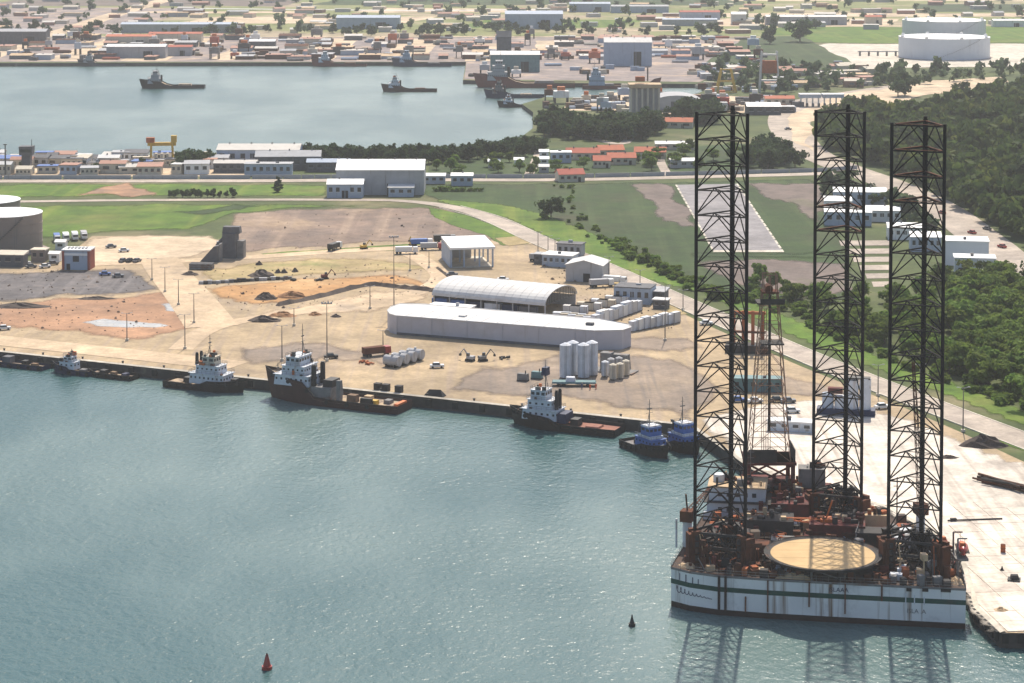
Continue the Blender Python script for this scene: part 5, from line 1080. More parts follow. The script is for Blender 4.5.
pk = tag(MB(G(615, 374)).box((*G(615, 372).xy, 3.1), (13, 6, .4), BD).box((*G(607, 370).xy, 3.1), (3.4, 3, 5.4), BD).box((*G(620, 370).xy, 3.1), (6, 3, 4.8), BD, (.9, .8)).build('plant_skid', 'rig_grey', None), 'dark machinery skid behind the squat tanks', 'machinery'); pk.location = G(615, 374)
tl = thing('flat_trailer', 'teal-grey flat trailer in front of the four silos', 'trailer', G(574, 386) + Vector((0, 0, .1)), BD + .35)
MB().box((0, 0, .9), (13, 3.4, .5), top=(.96, .9)).build('bed', 'teal', tl); MB().box((-1, 0, 1.4), (3, 2.2, 1.2), top=(.8, .8)).build('pump_box', 'ship_white', tl)
for x in (-4.5, -3, 4): MB().cyl((x, -1.6, .5), .5, 3.2, 10, axis='y').build('axle', 'rubber', tl)
for i, (x, y, nm, m_, lb) in enumerate(((523, 381, 'generator', 'rig_grey', 'dark generator set left of the black tug mast'), (537, 379, 'compressor', 'teal', 'small compressor skid left of the silos'))):
    t = thing(nm, lb, nm, G(x, y) + Vector((0, 0, .1)), BD); MB().box((0, 0, .3), (3.2, 1.8, 1.9), top=(.95, .9)).build('housing', m_, t); MB().cyl((.8, 0, 2.2), .18, .9, 8).build('exhaust', 'dark', t); MB().box((0, 0, 0), (3.5, 1.6, .3)).build('skid', 'dark', t)
LB = ['lying grey tank in the diagonal row of four, leftmost', 'lying grey tank in the diagonal row of four, second from left', 'lying grey tank in the diagonal row of four, third from left', 'lying grey tank in the diagonal row of four, rightmost']
for i in range(4):
    t = thing('lying_tank', LB[i], 'tank', G(392.5 + i * 7.6, 367 - i * 2.3) + Vector((0, 0, .1)), R(-30), 'row of lying tanks'); MB().cyl((-2.6, 0, 1.9), 1.6, 5.2, 14, axis='x').build('shell', 'wall_grey', t)
    for x in (-1.6, 1.6): MB().box((x, 0, 0), (.5, 2.6, .9)).build('saddle', 'dark', t)
    MB().cyl((0, 0, 3.5), .4, .5, 8).build('manhole', 'roof_grey', t)
for i, (x, y) in enumerate(((378, 390), (386, 391), (399, 392.5))):
    t = thing('crate', ['dark crate at the quay edge, leftmost of three', 'dark crate at the quay edge, middle of three', 'dark crate at the quay edge, rightmost of three'][i], 'crate', G(x, y) + Vector((0, 0, .1)), BD, 'dark crates by the quay edge'); MB().box((0, 0, .15), (2.0, 1.8, 1.7)).build('box', 'dark', t); MB().box((0, 0, 0), (2.1, 1.5, .15)).build('skid', 'wood', t); MB().box((0, 0, 1.85), (2.1, 1.9, .1)).build('lid', 'rig_dark', t)
t = thing('tent', 'low black tent-like cover at the quay edge', 'tent', G(435, 396) + Vector((0, 0, .1)), BD); MB().add([(-3, -1.4, 0), (3, -1.4, 0), (3, 1.4, 0), (-3, 1.4, 0), (-1.8, 0, 1.7), (1.8, 0, 1.9)], [(0, 1, 5, 4), (1, 2, 5), (2, 3, 4, 5), (3, 0, 4)]).build('cover', 'dark', t); MB().tube((-1.8, 0, 0), (-1.8, 0, 1.8), .05, 4).build('pole', 'pole', t)
for i, (x, y) in enumerate(((363, 363), (369, 364.5), (505, 359), (294, 281), (319, 281))):
    t = thing('scrap_pile', ['red scrap metal beside the red truck, left heap', 'red scrap metal beside the red truck, right heap', 'small dark scrap heap in front of the barge-like block', 'small dark scrap heap on the dry grass', 'dark scrap beside the red digger'][i], 'scrap', G(x, y) + Vector((0, 0, .1)), rnd.random()); mm = 'rust_bright' if i < 2 else 'dark'
    for k in range(6): MB().box((rnd.uniform(-1.6, 1.6), rnd.uniform(-.8, .8), rnd.uniform(0, .2)), (rnd.uniform(.8, 2.2), rnd.uniform(.3, .7), rnd.uniform(.3, .8)), rnd.uniform(0, 3)).build('scrap_piece', mm, t)
# bollards
bm = thing('bollard', 'black mooring bollard on the quay edge', 'bollard', (0, 0, 0), 0, 'bollards along the quay'); MB().cyl((0, 0, 0), .32, .55, 10, .26).build('post', 'dark', bm); MB().cyl((0, 0, .55), .42, .2, 10, .36).build('cap', 'dark', bm)
for k in range(17): p = QB - qd * (6 + k * 15) + Vector((-qd.y, qd.x, 0)) * 1.9; put(bm, (p.x, p.y, 3.08), 0)
# left side: tanks, office, plant
def big_tank(px, py, r_, h_, wall, roof, label, group, rings=4, rim=False):
    c = G(px, py); c.y += r_; t = thing('oil_tank', label, 'tank', c, 0, group); s_ = MB().cyl((0, 0, 0), r_, h_, 48).build('shell', wall, t); MB().cyl((0, 0, h_), r_ + .12, r_ * .05, 48, r_ * .1).build('roof', roof, t)
    for k in range(rings): z = h_ * (k + 1) / rings - .2; MB().cyl((0, 0, z), r_ + .18, .22, 48).build('wind_girder', roof if k == rings - 1 else wall, s_)
    st = MB()
    for i in range(26): a = -2.0 + i * .045; z = h_ * i / 26; st.box(((r_ + .5) * math.cos(a), (r_ + .5) * math.sin(a), z), (1.0, .8, .2), a)
    st.build('stair', 'pole', s_)
    if rim:
        for i in range(8): a = i * math.pi / 4 + .2; MB().box((r_ * .98 * math.cos(a), r_ * .98 * math.sin(a), h_), (2.2, 2.2, 1.6), a).build('roof_platform', 'roof_white', t)
    MB().cyl((0, 0, -.2), r_ + 2.2, .5, 48).build('plinth', 'far_grey', t); return t
big_tank(-2, 256, 14.5, 15.5, 'tank_grey', 'roof_white', 'big grey storage tank with white roof at the left edge of the picture', 'grey tanks at the left edge')
big_tank(-22, 236, 14.5, 13.5, 'tank_grey', 'roof_white', 'second grey tank with white roof, behind the first at the left edge', 'grey tanks at the left edge')
building('shed', 'low open-front shed with pale roof before the big grey tank', 'shed', 8, 267, 12, 6, 4.8, -.1, 'wall_dark', 'wall_cream', 'shed', .8, 3); building('shed', 'small grey shed with cream roof against the right of the big grey tank', 'shed', 38, 262, 5.6, 5, 4.6, -.1, 'tank_grey', 'wall_cream', 'flat', 0, 2)
t = thing('office', 'small office with pale glazed front between red side walls, vehicles behind it', 'office', G(76, 270), -.08); MB().box((0, 3.6, 0), (9.4, 7, 7.2)).build('wall', 'wall_blue', t)
for s in (-1, 1): MB().box((s * 5.0, 3.5, 0), (.9, 7.4, 7.4)).build('side_wall', 'brick_red', t)
MB().box((0, 3.6, 7.4), (11.2, 8, .5)).build('roof', 'roof_white', t); MB().box((0, .02, 3.2), (2.4, .15, 2.2)).build('window', 'glass', t); MB().box((-3, .02, .0), (1.4, .15, 2.4)).build('door', 'dark', t); MB().box((0, -.05, 5.6), (9.3, .2, .9)).build('fascia', 'roof_white', t)
for i in range(6): MB().box((-3.5 + i * 1.4, 3, 7.9), (.7, 2, .5)).build('roof_unit', 'wall_grey', t)
for i in range(2): building('shed', ['small white hut left of the red-walled office', 'small white hut behind the red-walled office'][i], 'hut', (54, 60)[i], (262, 250)[i], 4, 4, 3.2, -.1, 'white', 'roof_white', 'gable', .7, 1)
t = thing('batching_plant', 'tall dark grey batching plant at the corner of the dirt yards', 'plant', G(229, 259), -.1)
MB().box((0, 3, 0), (5.5, 5.5, 10)).build('tower', 'wall_dark', t); MB().box((.6, 3, 10), (7.2, 4, 2.6), top=(.9, .9)).build('hopper_house', 'wall_dark', t); MB().box((4.2, 3.4, 0), (2.8, 4.4, 7)).build('side_bin', 'rig_grey', t); MB().tube((-2, 3, 9), (-5.4, 2, 5), .7, 6).build('conveyor', 'wall_dark', t); MB().cyl((-4.4, 3, 0), 1.3, 6.5, 12).build('cement_silo', 'wall_grey', t)
t = thing('aggregate_bin', 'dark wedge-shaped bin left of the tall batching plant', 'plant', G(211, 262), -.1); MB().add([(-4.5, 0, 0), (3, 0, 0), (3, 4, 0), (-4.5, 4, 0), (1, 0, 6), (3, 0, 6.4), (3, 4, 6.4), (1, 4, 6)], [(0, 1, 5, 4), (1, 2, 6, 5), (2, 3, 7, 6), (3, 0, 4, 7), (4, 5, 6, 7)]).build('bin', 'wall_dark', t); MB().box((3.4, 2, 0), (.6, 4, 7)).build('post_frame', 'rig_grey', t)
t = thing('pipe_stack', 'stack of grey pipes on the dry grass near the side road', 'pipes', G(202, 269), -.1)
for i in range(5):
    for j in range(2 - i % 2 + 1): MB().cyl((-4.5, i * .8 - 2, .45 + j * .8), .4, 9, 8, axis='x').build('pipe', 'rig_grey', t)
for j, (x0, x1, y0, y1) in enumerate(((199, 246, 284.5, 281.5), (246, 292, 281.5, 279))):
    t = thing('block_row', ['long row of grey concrete blocks along the orange dirt, left half', 'long row of grey concrete blocks along the orange dirt, right half'][j], 'blocks', G((x0 + x1) / 2, (y0 + y1) / 2), 0); c = G((x0 + x1) / 2, (y0 + y1) / 2)
    for k in range(11): p = G(x0 + (x1 - x0) * (k + .5) / 11, y0 + (y1 - y0) * (k + .5) / 11); MB(c).box((p.x, p.y, 3), (rnd.uniform(1.6, 2.0), 1.4, rnd.uniform(.9, 1.5)), rnd.uniform(-.1, .1)).build('concrete_block', rnd.choice(['rig_grey', 'wall_grey', 'rig_dark']), t)
# the earth bank
def bank(name, label, px, w_, h_, m_, cat='earth bank'):
    P = smooth_path(px, 8); o_ = P[len(P) // 2]; b_ = MB(o_); vs = []
    for i, p in enumerate(P):
        d = P[min(i + 1, len(P) - 1)] - P[max(0, i - 1)]; nn = Vector((-d.y, d.x, 0)).normalized(); hh = h_ * rnd.uniform(.6, 1.1) * (0 if i in (0, len(P) - 1) else 1); vs += [p - nn * w_ * .5, p + nn * rnd.uniform(-.3, .3) + Vector((0, 0, hh)), p + nn * w_ * .5]
    b_.add(vs, [f for i in range(len(P) - 1) for f in ((3 * i, 3 * i + 3, 3 * i + 4, 3 * i + 1), (3 * i + 1, 3 * i + 4, 3 * i + 5, 3 * i + 2))])
    o = b_.build(name, m_, None); o.location = o_; return tag(o, label, cat)
bank('earth_bank', 'dark ridge of earth bordering the orange dirt, bent in the middle', [(276, 306), (320, 297), (366, 286), (400, 288), (438, 292)], 3.4, 1.5, 'dark_mound')
bank('earth_bank', 'low dark ridge beside the drive to the pavilion', [(437, 268), (446, 275), (452, 281)], 1.6, .8, 'dark_mound')
def heap(label, px, py, w_, d_, h_, m_, seed, name='dirt_mound', cat='mound'):
    r = random.Random(seed); b_ = MB(); n, k = 14, 5; vs = [(0, 0, h_)]; 
    for j in range(1, k + 1):
        for i in range(n): a = 2 * math.pi * i / n; q = j / k * r.uniform(.85, 1.12); vs.append((w_ / 2 * q * math.cos(a), d_ / 2 * q * math.sin(a), 0 if j == k else h_ * (1 - (j / k) ** 1.5) * r.uniform(.6, 1.15)))
    fs = [(0, 1 + i, 1 + (i + 1) % n) for i in range(n)] + [(1 + (j - 1) * n + i, 1 + j * n + i, 1 + j * n + (i + 1) % n, 1 + (j - 1) * n + (i + 1) % n) for j in range(1, k) for i in range(n)]
    o = b_.add(vs, fs).build(name, m_, None); o.location = G(px, py) + Vector((0, 0, .03)); return tag(o, label, cat)
heap('low wide dark mound on the dry grass', 262, 276, 11, 9, 2.6, 'dark_mound', 1); heap('brown earth mound at the left of the orange dirt', 266, 299, 9, 8, 2.4, 'dark_mound', 2); heap('greyish wide earth mound in the orange dirt', 292, 297, 12, 8, 2.2, 'mound', 3)
heap('dark earth mound between the tug masts and the yard', 264, 321, 12, 7, 2.0, 'dark_mound', 4); heap('reddish broken mound left of the pale yard', 282, 316, 10, 6, 1.6, 'mound', 5); heap('small reddish mound at the edge of the pale yard', 315, 315, 5, 4, 1.2, 'mound', 6); heap('small dark mound in the pale yard', 336, 317, 4, 3, 1.1, 'dark_mound', 7)
heap('long brown mound at the left edge of the dirt yard', 20, 307, 22, 8, 1.6, 'dark_mound', 8); heap('flat dark mound across the gravel yard edge', 96, 299, 16, 5, 1.0, 'dark_mound', 9); heap('small brown mound left of the pipe stack', 190, 275, 7, 5, 1.5, 'dark_mound', 10)
for i, (x, y) in enumerate(((278, 273), (284, 273), (295, 272), (259, 265))): heap(['small dark pile, left one of the pair on the dry grass', 'small dark pile, right one of the pair on the dry grass', 'small dark pile nearest the lamp post on the dry grass', 'small dark pile behind the low wide mound'][i], x, y, 3, 3, 1.6, 'dark_mound', 20 + i)
heap('dark grey rubble heap by the grass strip at the right edge', 984, 446, 14, 6, 3.0, 'dark_mound', 30, 'rubble_heap', 'rubble'); heap('low dark rubble heap on the pale quay right of the rig legs', 948, 458, 6, 3, .8, 'dark_mound', 31, 'rubble_heap', 'rubble'); heap('tan rubble heap at the quay corner', 1001, 611, 3.4, 2.4, .8, 'tan', 32, 'rubble_heap', 'rubble')
t = thing('pipe_stack', 'long heap of rusty red pipes on the pale quay at the right edge', 'pipes', G(1004, 487), R(-48))
for i in range(16): MB().tube((rnd.uniform(-9, -5), rnd.uniform(-2, 2), .3 + (i % 4) * .35), (rnd.uniform(5, 10), rnd.uniform(-2, 2), .3 + (i % 4) * .4), rnd.uniform(.22, .36), 7).build('pipe', 'rust' if i % 3 else 'rig_dark', t)
t = thing('oil_drum', 'red-brown drum standing alone on the quay slabs', 'drum', G(1003, 553) + Vector((0, 0, .2)), 0); MB().cyl((0, 0, 0), .55, 1.7, 12).build('barrel', 'rust_bright', t); MB().cyl((0, 0, .8), .6, .12, 12).build('hoop', 'rust', t); MB().cyl((0, 0, 1.7), .5, .06, 12).build('lid', 'rust', t)
t = thing('pallet', 'black pallet of gear lying on the quay slabs at the right edge', 'pallet', G(1014, 581) + Vector((0, 0, .2)), -.3)
for i in range(5): MB().box((0, -1 + i * .5, .2), (2.6, .36, .12)).build('board', 'dark', t)
for i in range(3): MB().box((-1.1 + i * 1.1, 0, 0), (.2, 2.4, .2)).build('bearer', 'dark', t)
MB().box((.1, .1, .32), (1.8, 1.4, .8), .2, (.8, .8)).build('gear', 'rig_dark', t)
t = thing('traffic_cone', 'small dark cone on the quay slabs beside the pallet', 'cone', G(1002, 571) + Vector((0, 0, .2)), 0); MB().cyl((0, 0, 0), .35, .9, 10, .06).build('cone', 'rubber', t); MB().box((0, 0, 0), (.8, .8, .08)).build('base', 'rubber', t)
t = thing('cable_run', 'thin dark steel beam lying on the pale quay right of the rig', 'beam', G(975, 521) + Vector((0, 0, .2)), .12); MB().box((0, 0, 0), (13, .3, .3)).build('beam', 'rig_dark', t); MB().box((-5, .4, 0), (1.4, .8, .5)).build('joint', 'rig_dark', t)
# behind the rig on the quay: stacked blue-white gear, cabin, orange frame
t = thing('mobile_plant', 'blue and white cement plant seen through the middle rig leg', 'plant', G(846, 414) + Vector((0, 0, .1)), -.2); MB().box((0, 0, 0), (16, 4.5, 1.6)).build('base', 'navy', t)
for i, x in enumerate((-5, -1.6, 1.8, 5.2)): MB().cyl((x, 0, 1.6), 1.6, (4, 3.4, 8, 8.6)[i], 14).build('silo', ['wall_blue', 'ship_white', 'ship_white', 'ship_white'][i], t)
MB().box((-3, .4, 5.6), (4, 2, 1.5)).build('hopper', 'rig_red', t); MB().box((3.4, 0, 10), (6.4, 2.6, .4)).build('catwalk', 'dark', t)
t = thing('drill_rig_frame', 'rusty orange frame structure on the quay behind the derrick', 'frame', G(748, 352) + Vector((0, 0, .1)), -.2)
for x in (-4.5, -1.5, 1.5, 4.5): MB().box((x, 0, 0), (1.0, 1.0, 13)).build('column', 'rust_bright', t)
MB().box((0, 0, 0), (14, 6, 2.4)).build('base', 'rig_dark', t); MB().box((0, 0, 12), (11, 1.4, .8)).build('beam', 'rust_bright', t); MB().box((0, 0, 6), (11, 1.2, .6)).build('beam', 'rust', t)
building('cabin', 'pale blue cabin on the quay behind the derrick', 'cabin', 757, 392, 14, 4, 3.6, -.1, 'teal', 'teal', 'flat', 0, 6); building('cabin', 'white low cabin on the quay behind the derrick, nearer the water', 'cabin', 790, 432, 12, 3.4, 2.6, -.25, 'ship_white', 'roof_white', 'flat', 0, 4)
HAZE = 0.0001
# ================================================================ right-hand buildings, village, far shore
building('warehouse', 'tall pale blue-white warehouse by the dirt road, behind a lower one', 'warehouse', 966, 266, 17, 12, 9.5, -.15, 'tank_pale', 'roof_white', 'flat', 0, 0, None, 'blue-white sheds by the dirt road', ribs=0)
building('warehouse', 'lower pale blue-white warehouse nearest to the scrub by the dirt road', 'warehouse', 975, 276, 15, 9, 6.6, -.15, 'tank_pale', 'roof_white', 'flat', 0, 0, (-5, 2.4, 3), 'blue-white sheds by the dirt road')
building('hut', 'little white hut at the corner of the lower blue-white warehouse', 'hut', 988, 280, 5, 4, 3.2, -.15, 'wall_grey', 'roof_white', 'flat', 0, 2)
for i, (x, y, w_, h_) in enumerate(((848, 226, 20, 6), (882, 222, 16, 5), (860, 205, 24, 6), (905, 240, 14, 5), (838, 212, 12, 5), (926, 252, 12, 6))):
    building('shed', ['blue-white low building seen through the middle rig leg', 'white low building right of the middle rig leg', 'long white building behind the middle rig leg, farther back', 'white shed seen through the right rig leg', 'small white shed at the left of the middle rig leg', 'blue-grey shed seen through the right rig leg, lower down'][i], 'shed', x, y, w_, 11, h_, -.1, ['wall_blue', 'white', 'wall_blue', 'white', 'white', 'wall_blue'][i], 'roof_white', 'gable', 1.4, 5)
VH = [(583, 160, 18, 'red-roofed house left of the village trees'), (612, 157, 14, 'small red-roofed house in the middle of the village'), (622, 165, 15, 'red-roofed house with porch by the coast road'), (650, 159, 17, 'long red-roofed house right in the village'), (668, 128, 30, 'red-roofed house behind the big trees, near the left rig leg top'), (602, 168, 9, 'tiny red-roofed house by the coast road'), (572, 182, 13, 'brown-red shed on the near side of the coast road')]
for i, (x, y, w_, lb) in enumerate(VH): building('house', lb, 'house', x, y, w_, 10, 3.8, rnd.uniform(-.2, .2), 'wall_cream', 'roof_red', 'gable', 2.2, 4, (w_ * .3, 1.4, 2.4), 'red-roofed village houses')
building('house', 'pale blue-white house left of the red-roofed village houses', 'house', 561, 163, 11, 8, 5.5, 0, 'wall_blue', 'roof_white', 'flat', 0, 3); building('hut', 'narrow white hut stack by the lane, upper one', 'hut', 544, 158, 5, 5, 3.4, 0, 'white', 'roof_white', 'gable', 1, 1); building('hut', 'narrow white hut by the lane, middle one', 'hut', 544, 165, 5, 5, 3.2, 0, 'white', 'roof_white', 'gable', 1, 1)
building('hut', 'narrow grey hut by the lane, lowest one', 'hut', 544, 173, 5, 5, 3.2, 0, 'wall_grey', 'roof_grey', 'gable', 1, 1); building('hut', 'white-roofed hut by the lagoon trees', 'hut', 494, 168, 6, 5, 3.4, 0, 'wall_grey', 'roof_white', 'gable', 1, 2); building('hut', 'white hut under the trees right of the lagoon shore', 'hut', 519, 166, 5, 5, 3.2, 0, 'white', 'roof_white', 'gable', 1, 1)
building('house', 'long low grey house right of the village', 'house', 675, 150, 22, 7, 3.4, 0, 'wall_cream', 'roof_grey', 'gable', 1.2, 5); building('shed', 'grey shed with pale roof beside the left rig leg', 'shed', 684, 168, 14, 8, 3.6, .1, 'wall_grey', 'roof_grey', 'gable', 1.2, 3)
building('warehouse', 'long bright white-roofed shed above the near left rig leg', 'warehouse', 764, 115, 22, 16, 5.5, 0, 'wall_dark', 'roof_white', 'gable', 2, 4); building('shed', 'red-roofed shed right of the bright white shed', 'shed', 780, 106, 20, 10, 5, 0, 'wall_cream', 'roof_red', 'gable', 1.6, 4); building('shed', 'dark low shed right below the red-roofed shed', 'shed', 788, 113, 9, 7, 4, 0, 'wall_dark', 'roof_grey', 'flat', 0, 2)
# toll gate
t = thing('toll_gate', 'white canopied entrance gate across the sandy road behind the middle rig leg', 'gate', G(822, 107), 0)
for k, (x0, x1) in enumerate(((-15, -.7), (.7, 15))): MB().box(((x0 + x1) / 2, 4, 6.2), (x1 - x0, 9, 2.2)).build('canopy', 'wall_blue', t); MB().box(((x0 + x1) / 2, 4, 8.4), (x1 - x0 + .4, 9.4, .4)).build('canopy_top', 'roof_white', t)
for x in (-14, -10, -6, -2, 2, 6, 10, 14): MB().box((x, 3, 0), (.9, 1.4, 6.2)).build('pillar', 'white', t); MB().box((x, 1.2, 0), (1.4, 3, 2.4)).build('booth', 'rig_grey', t)
# left shore settlement
CL = ['wall_cream', 'wall_grey', 'wall_blue', 'white', 'wall_cream']; RL = ['roof_grey', 'far_rose', 'wall_grey', 'wall_dark', 'far_white', 'wall_cream']
spots = []
k = 0
for (y, x0, x1, st) in ((163, -20, 250, 13), (168, -20, 230, 15), (174.5, -20, 210, 20)):
    x = x0
    while x < x1:
        xx = x + rnd.uniform(-3, 3); r_ = RL[rnd.randrange(6)]
        if k % 9 == 4: r_ = 'blue'
        building('shed', 'small building in the crowded strip between lagoon and coast road', 'shed', xx, y + rnd.uniform(-1.2, 1.2), rnd.uniform(5, 14), rnd.uniform(5, 10), rnd.uniform(3, 5.5), rnd.uniform(-.15, .15), rnd.choice(CL), r_, rnd.choice(['gable', 'flat', 'shed']), 1.2, rnd.randrange(2, 5), None, 'crowded buildings on the lagoon strip'); x += st * rnd.uniform(.8, 1.3); k += 1
building('warehouse', 'large white-roofed hall at the lagoon shore, left of the belt of trees', 'warehouse', 258, 165, 44, 20, 8, 0, 'wall_blue', 'far_white', 'gable', 2.2, 8); building('warehouse', 'blue-grey hall right of the large white-roofed hall at the shore', 'warehouse', 288, 170, 34, 14, 7, .05, 'wall_dark', 'wall_grey', 'gable', 2.4, 7)
building('warehouse', 'white-roofed shed before the large lagoon hall', 'warehouse', 235, 173, 22, 9, 5, 0, 'wall_dark', 'far_white', 'gable', 1.2, 6); building('warehouse', 'grey hall with dark front before the large lagoon hall', 'warehouse', 268, 176, 24, 8, 6, 0, 'wall_blue', 'wall_grey', 'flat', 0, 7); building('shed', 'grey-blue shed left of the big white warehouse roof', 'shed', 328, 172, 22, 8, 5, 0, 'wall_dark', 'wall_blue', 'gable', 1.4, 5)
# tower, gantry crane
t = thing('control_tower', 'dark grey control tower at the left shore of the lagoon', 'tower', G(27, 172), 0); MB().box((0, 0, 0), (4.5, 4.5, 9)).build('shaft', 'wall_dark', t); MB().box((0, 0, 9), (6.6, 6, 4.6), top=(1.08, 1.05)).build('cabin', 'wall_dark', t); MB().box((0, -3.1, 10.6), (5.6, .2, 1.6)).build('window', 'glass', t); MB().tube((2.6, 0, 13.6), (2.6, 0, 17), .2, 5).build('aerial', 'pole', t)
t = thing('steel_mast', 'thin dark mast at the left edge by the lagoon', 'mast', G(5.5, 177), 0); MB().cyl((0, 0, 0), .55, 17, 7, .3).build('pole', 'pole', t); MB().box((0, 0, 16.5), (2, .4, .4)).build('cross_arm', 'pole', t)
t = thing('gantry_crane', 'yellow gantry crane with red cabin at the lagoon shore', 'crane', G(162, 165), .1)
for x in (-6, 6):
    for y in (-3, 3): MB().tube((x, y, 0), (x * .92, y * .7, 12), .5, 5).build('leg', 'yellow', t)
    MB().tube((x, -3, 4), (x, 3, 4), .4, 5).build('sill_beam', 'yellow', t)
MB().box((0, 0, 10.4), (15, 2.4, 1.8)).build('girder', 'yellow', t); MB().box((-6, 0, 12.2), (4.4, 3.4, 2.6)).build('cabin', 'rust_bright', t); MB().box((6.4, 0, 12.2), (3, 2.6, 3.6)).build('winch_house', 'yellow', t); MB().box((0, 0, 0), (15, 6, 2.2)).build('base', 'wall_cream', t)
for x in (-3, 0, 3): MB().box((x, 0, 2), (1.2, 4, 4.4)).build('stored_frame', 'wall_cream', t)
# far pier: module with orange top, dome hangar, masts
t = thing('offshore_module', 'tall pale offshore module with ribbed sides and orange-brown top deck at the far channel', 'module', G(645, 119), 0)
for i in range(6): MB().box((-9 + i * 3.6, 0, 0), (1.2, 1.6, 20)).build('column', 'wall_cream', t)
MB().box((0, 8, 0), (19, 12, 19)).build('core', 'wall_grey', t); MB().box((0, 6, 20), (21, 15, 2.4)).build('top_deck', 'tan', t); MB().tube((2, 6, 24), (2, 6, 33), .5, 5).build('flare_mast', 'pole', t); MB().box((-3, 5, 24), (6, 5, 3)).build('deck_house', 'rust_bright', t)
t = thing('dome_hangar', 'pale grey dome-roofed hangar right of the offshore module', 'hangar', G(677, 112), 0); b_ = MB(); vs = []; n = 14
for y in (0, 30):
    for i in range(n + 1): a = math.pi * i / n; vs.append((-20 * math.cos(a), y, 3 + 8 * math.sin(a)))
    vs += [(20, y, 0), (-20, y, 0)]
k = n + 3; b_.add(vs, [(i, i + 1, k + i + 1, k + i) for i in range(n)] + [tuple(range(k)), tuple(range(k, 2 * k))[::-1], (n, n + 1, k + n + 1, k + n), (n + 2, 0, k, k + n + 2)]).build('shell', 'wall_grey', t); MB().box((0, -.1, 0), (8, .3, 7)).build('door', 'wall_dark', t); MB().box((27, 10, 0), (14, 14, 6)).build('annex', 'roof_grey', t)
t = thing('fabrication_jacket', 'yellow-brown jacket frame in the yard left of the near left rig leg', 'jacket', G(726, 92), 0)
for sx in (-7, 7):
    for sy in (-6, 6): MB().tube((sx, sy, 0), (sx * .5, sy * .5, 17), .7, 5).build('leg', 'yellow', t)
b_ = MB()
for z, q in ((0.3, 1), (8, .76), (16.6, .52)):
    pts = [Vector((sx * 7 * q, sy * 6 * q, z)) for sx, sy in ((-1, -1), (1, -1), (1, 1), (-1, 1))]
    for i in range(4): b_.tube(pts[i], pts[(i + 1) % 4], .4, 4)
b_.build('brace', 'yellow', t)
t = thing('lattice_tower', 'slim red and white lattice tower in the far yards', 'tower', G(769, 92), 0)
for sx in (-1, 1):
    for sy in (-1, 1): MB().tube((sx * 7, sy * 3, 0), (sx * 5.5, sy * 2, 30), .6, 5).build('leg', 'roof_grey', t)
MB().box((0, 0, 14), (12, 5, 9)).build('panel', 'rust_bright', t); MB().box((0, 0, 8), (13, 5, 1)).box((0, 0, 27), (11, 4, 1)).build('platform', 'roof_grey', t)
big_tank(953, 60.5, 40, 18.5, 'tank_pale', 'roof_white', 'huge white oil tank in front, on the pale tank farm ground', 'twin oil tanks', 3, True); big_tank(952, 42.5, 41, 20, 'tank_pale', 'roof_white', 'huge white oil tank behind, partly hidden by the front one', 'twin oil tanks', 3, True)
t = thing('pipe_rack', 'row of small grey supports left of the twin oil tanks', 'pipe rack', G(880, 56), 0)
for i in range(6): MB().box((-18 + i * 8, 0, 0), (1.6, 1.6, 4.5)).build('support', 'rig_grey', t)
MB().tube((-20, 0, 4), (24, 0, 4), .5, 6).build('pipeline', 'wall_grey', t)
BIG = [(534, 29, 62, 30, 16, 'wall_blue', 'wall_blue', 'large blue-grey hall in the far industrial belt, right of centre'), (368, 29, 68, 26, 12, 'wall_blue', 'wall_blue', 'large blue-grey hall in the far industrial belt, left of centre'), (178, 33, 120, 22, 9, 'wall_grey', 'wall_blue', 'very long low grey hall beyond the far port'), (20, 44, 50, 20, 12, 'wall_dark', 'wall_grey', 'dark grey hall at the left end of the far port'),
       (787, 25, 46, 16, 9, 'wall_grey', 'roof_grey', 'long pale grey building left of a twin, above the right fields'), (826, 25, 46, 16, 9, 'wall_grey', 'roof_grey', 'long pale grey building right of a twin, above the right fields'), (739, 25, 16, 12, 12, 'roof_grey', 'roof_white', 'pale upright building left of the long grey twins'), (874, 25, 18, 12, 9, 'wall_cream', 'roof_red', 'red-topped building right of the long grey twins'),
       (1010, 27, 36, 12, 7, 'white', 'roof_white', 'white long shed right of the twin oil tanks'), (130, 46, 46, 20, 9, 'wall_cream', 'roof_red', 'large red-roofed hall in the far port'), (175, 42, 52, 14, 8, 'wall_cream', 'roof_red', 'long red-roofed hall behind the large one'), (176, 56, 28, 12, 8, 'wall_grey', 'roof_red', 'small red-roofed hall near the far quay'),
       (136, 58, 52, 14, 10, 'wall_grey', 'roof_white', 'long grey hall with pale roof at the far quay'), (262, 50, 24, 12, 8, 'wall_dark', 'roof_white', 'white-roofed shed mid-way in the far port'), (590, 12, 50, 20, 10, 'wall_blue', 'wall_blue', 'blue-grey hall at the top of the picture, right of centre'), (640, 13, 70, 20, 8, 'wall_blue', 'wall_grey', 'long blue-grey hall at the top of the picture'),
       (515, 72, 40, 18, 14, 'teal', 'roof_grey', 'teal-fronted hall on the far pier'), (504, 68, 12, 10, 26, 'wall_dark', 'wall_dark', 'dark upright block on the far pier'), (628, 66, 40, 14, 20, 'wall_blue', 'roof_grey', 'tall blue-grey ribbed hall on the far pier'), (700, 20, 46, 16, 9, 'wall_blue', 'roof_red', 'long red-topped hall in the far belt'), (690, 26, 60, 12, 7, 'wall_grey', 'wall_blue', 'long low grey hall before the red-topped one')]
for x, y, w_, d_, h_, wl, rf, lb in BIG: building('hall', lb, 'hall', x, y, w_, d_, h_, 0, wl, rf, 'gable', h_ * .18, 0, (w_ * .2, w_ * .16, h_ * .6))
